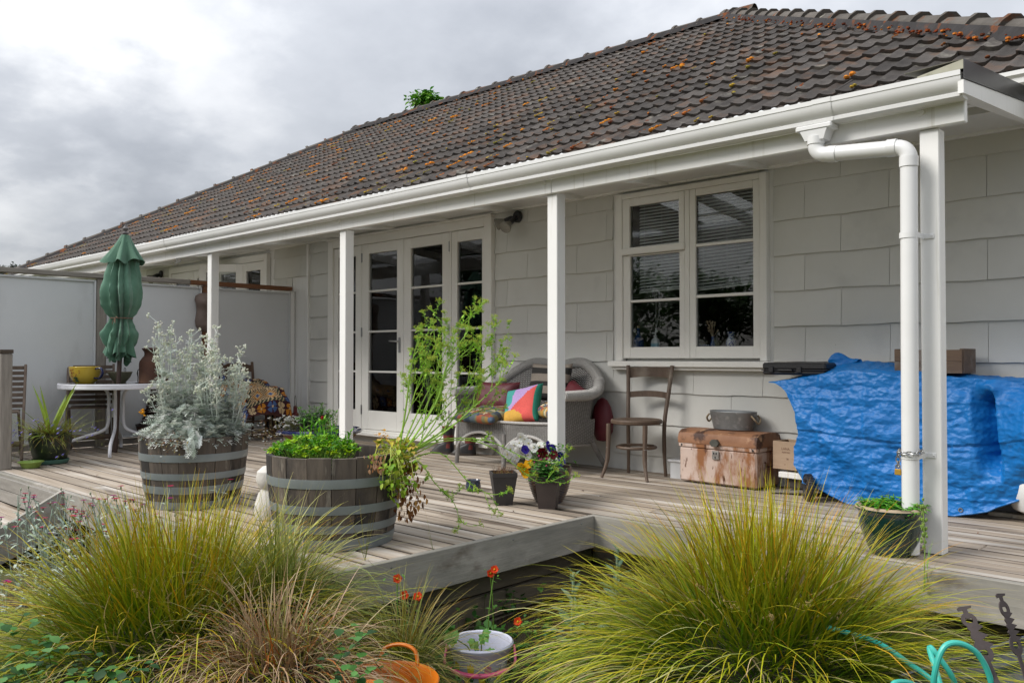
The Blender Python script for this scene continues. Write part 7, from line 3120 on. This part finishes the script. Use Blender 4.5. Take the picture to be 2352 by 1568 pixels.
# pumpkin seedling in the bucket
t = thing('pumpkin_seedling', 'young plant with broad toothed leaves growing in the tulip bucket', 'plant', (-2.66, 2.64, -.49))
m = MB()


def lobed(p, d, r, c, up, teeth=9):
    d, u = V(d).normalized(), V(up).normalized()
    x = d.cross(u).normalized()
    u = x.cross(d)
    n = teeth * 2
    vs = [tuple(p)]
    cen = V(p) + d * r * .55
    for i in range(n + 1):
        a = -2.75 + 5.5 * i / n
        rr = r * (.92 if i % 2 else .70) * (1 - .12 * abs(math.sin(a * 1.5))) * R.uniform(.92, 1.06)
        q = cen + (d * math.cos(a) + x * math.sin(a)) * rr * .82 + u * (.10 * r * math.sin(i * 1.9) - .12 * r * abs(math.sin(a)))
        vs.append(tuple(q))
    vs.append(tuple(cen + u * .04 * r))
    k = len(vs) - 1
    m.add(vs, [(k, i, i + 1) for i in range(1, n + 1)] + [(k, n + 1, 0), (k, 0, 1)], False, [jit(c, .10) for _ in range(n + 2)])


bz = V((-2.66, 2.64, -.40))
for (u, v, d, r, tilt) in ((1042, 1463, 3.62, .062, (-.7, -.3, -.1)), (1092, 1478, 3.68, .050, (-.2, -.5, .25)), (1108, 1462, 3.66, .058, (.6, .2, .5)), (1120, 1492, 3.7, .045, (.7, -.3, .05))):
    p = at(u, v, d)
    m.c = hx('#6a8f3a'); m.tube([bz, bz.lerp(p, .5) + V((0, 0, .03)), p], .003, 5)
    lobed(p - V(tilt).normalized() * r * .4, tilt, r, hx('#5f9040') if r > .05 else hx('#6fa04a'), (.35, -.45, .8))
m.build('leaves', LEAF, t, sharp=0)

# woolly leaved spikes below the inner deck corner
for i, (lab, b, h) in enumerate((('grey green woolly leaved spike by the bucket', (-2.62, 3.22, -.5), .42), ('grey green woolly leaved spike under the inner deck corner', (-2.72, 3.72, -.5), .44), ('shorter woolly leaved spike behind the big tussock', (-2.30, 3.60, -.5), .38))):
    t = thing('woolly_mullein', lab, 'plant', b, None, 'woolly leaved spikes below the deck')
    m = MB()
    bb = V(b)
    m.c = hx('#7f947a')
    m.tube([bb, bb + V((.01, .01, h))], .007, 6)
    for k in range(26):
        f = k / 26
        a = k * 2.4
        e = .25 + .9 * f
        L = .15 * (1 - f) + .045
        m.leaf(bb + V((.01 * f, .01 * f, h * f)), V((math.cos(a) * math.cos(e), math.sin(a) * math.cos(e), math.sin(e))), L, L * .36, jit(R.choice((hx('#64806a'), hx('#7a947a'), hx('#587058'))), .12), fold=.3, curl=.25)
    m.build('leaves', SILV, t, sharp=0)


# leafy ground cover
def cover(name, label, pts, n, r0, r1, cols, hz):
    m = MB()
    for (cx, cy, sx, sy, k) in pts:
        for i in range(int(n * k)):
            x, y = cx + R.gauss(0, sx), cy + R.gauss(0, sy)
            z = ground_h(x, y) + R.uniform(0, hz)
            r = R.uniform(r0, r1)
            c = jit(R.choice(cols), .2)
            d = rdir(-.1, .7)
            m.c = mixc(c, (.1, .1, .03), .4)
            m.tube([(x, y, ground_h(x, y) - .01), (x, y, z)], .0014, 3, cap=False)
            for k2 in range(3):
                m.leaf((x, y, z), d + sph(.7), r, r * .85, c, fold=.2, curl=.3)
    return kind(tag(m.build(name, LEAF, sharp=0), label, 'ground cover'), 'stuff')


cover('ground_cover', 'leafy green ground cover over the bed soil', [(-3.3, 3.1, .2, .4, .5), (-2.9, 2.9, .25, .35, 1.2), (-2.55, 3.4, .3, .3, .8), (-2.2, 2.5, .25, .25, .8), (-1.2, 3.7, .6, .2, .7), (-.6, 3.5, .4, .3, .5)], 110, .02, .05, [hx('#3c6a26'), hx('#2f5a22'), hx('#4f7a34'), hx('#5f8a3c')], .16)
t = thing('leafy_creeper', 'round leaved green creeper climbing over the golden tussock foot', 'plant', (-2.85, 1.06, -.5))
m = MB()
for (u, v, d, n, sp) in ((90, 1510, 2.62, 44, .07), (40, 1440, 2.75, 14, .05), (230, 1545, 2.55, 28, .06), (320, 1565, 2.55, 16, .05), (30, 1550, 2.6, 24, .06), (810, 1470, 2.75, 12, .035), (830, 1530, 2.7, 16, .05), (810, 1550, 2.7, 14, .05)):
    c0 = at(u, v, d)
    for i in range(n):
        p = c0 + V((R.gauss(0, sp), R.gauss(0, sp), R.gauss(0, sp * .55)))
        c = jit(R.choice((hx('#2c5a1e'), hx('#3f7428'), hx('#5a8a44'), hx('#1f4a18'))), .2)
        dn = rdir(-.3, .9)
        r = R.uniform(.022, .042)
        m.leaf(p, dn, r, r * .95, c, fold=.12, curl=.25)
        m.c = mixc(c, (.1, .1, .03), .4)
        if i % 4 == 0:
            m.tube([p, p + V((R.uniform(-.04, .04), R.uniform(-.04, .04), -.04))], .0015, 3, cap=False)
kind(m.build('leaves', LEAF, t, sharp=0), 'stuff')
# scattered fresh grass under the deck end
m = MB()
for i in range(260):
    x, y = R.choice(((-.55, 3.75), (-.95, 3.55), (-.3, 4.0)))
    x += R.gauss(0, .16); y += R.gauss(0, .10)
    m.blade((x, y, ground_h(x, y)), rdir(.8, 1.5), R.uniform(.14, .42), .006, 2.2, 6, jit(hx('#4f8a24')), jit(hx('#6fa03a')))
kind(tag(m.build('fresh_grass', BLADE, sharp=0), 'fresh green grass under the deck end by the bed edging', 'grass'), 'stuff')

# ------------------------------------------------------------------ trees


def tree(label, base, h, cr, n, cols, cz=.62, group=None, ls=.16, vs=.36):
    t = thing('broadleaf_tree', label, 'tree', base, None, group)
    b = V(base)
    m = MB()
    m.tube([b, b + V((.1, 0, h * .4)), b + V((0, .1, h * .8))], [h * .028, h * .02, h * .006], 10)
    k = MB()
    cl = []
    for i in range(26):
        d = rdir(-.4, 1.4)
        q = b + V((0, 0, h * cz)) + V((d.x * cr, d.y * cr, d.z * h * vs)) * R.uniform(.35, 1)
        cl.append(q)
        m.tube([b + V((0, 0, h * R.uniform(.3, .7))), b.lerp(q, .7) + V((0, 0, h * .1)), q], [h * .010, h * .006, h * .002], 5)
    m.build('trunk', mat('bark', (.08, .065, .05), (.05, .04, .03), scale=6, stretch=(3, 3, .5), rough=.95), t)
    for i in range(n):
        q = R.choice(cl) + V((R.gauss(0, cr * .17), R.gauss(0, cr * .17), R.gauss(0, h * vs * .15)))
        L = ls * R.uniform(.6, 1.3)
        k.leaf(q, rdir(-.8, .8), L, L * .6, jit(R.choice(cols), .25), fold=.3)
    kind(k.build('crown', LEAF, t, sharp=0), 'stuff')
    return t


q = at(992, 262, 21)
tree('green tree top showing above the roof ridge', (q.x, q.y, -.5), q.z + .95, .62, 1500, [hx('#4f8a22'), hx('#5f9a2a'), hx('#3f7a1c'), hx('#7aaa3c')], cz=.955, ls=.13, vs=.05)
gt = [hx('#2f4f1c'), hx('#3f5f22'), hx('#26421a'), hx('#4a6a30')]
for i, (x, y, h, cr, lab) in enumerate(((-21, -9.5, 6.5, 2.6, 'broad dark tree across the garden, mirrored in the French doors'), (-16.5, -11, 5.2, 2.2, 'rounded tree across the garden with its crown mirrored beside the blind cord'), (-12.6, -10, 4.2, 2.3, 'low bushy tree across the garden mirrored in the window'),
                                         (-8.8, -11, 6.6, 2.6, 'tall dark tree across the garden mirrored in the wider casement'), (-5.0, -10, 5.6, 2.4, 'leafy tree across the garden straight opposite the window'))):
    tree(lab, (x, y, -.5), h, cr, 5200, gt, cz=.55, group='trees across the garden', ls=.19)
for i, (u, v) in enumerate(((8, 612), (38, 606), (62, 610))):
    q = at(u, v, 40 + 4 * i)
    tree(('far dark shrub top showing over the fence cap, furthest from the gutter end', 'far thin twiggy tree top above the fence cap', 'far tree top above the fence cap near the gutter end')[i], (q.x, q.y, -.5), q.z + .55, .45, 260, [hx('#2a3420'), hx('#34402a')], cz=.93, group='distant tree tops beyond the fence', ls=.16, vs=.06)

# fallen leaves and twigs on the boards
m = MB()
for i in range(46):
    x, y = R.uniform(-9, -1), R.uniform(2.4, 5.9)
    if y < 4.2 and x > -3.4: continue
    m.leaf((x, y, .006), V((R.uniform(-1, 1), R.uniform(-1, 1), .12)), R.uniform(.015, .04), R.uniform(.006, .018), jit(R.choice((hx('#8a5a2c'), hx('#6a4020'), hx('#4a3424'))), .2), fold=.3)
kind(tag(m.build('leaf_litter', LEAF, sharp=0), 'dry brown leaves scattered on the deck boards', 'leaves'), 'stuff')
bpy.context.view_layer.update()
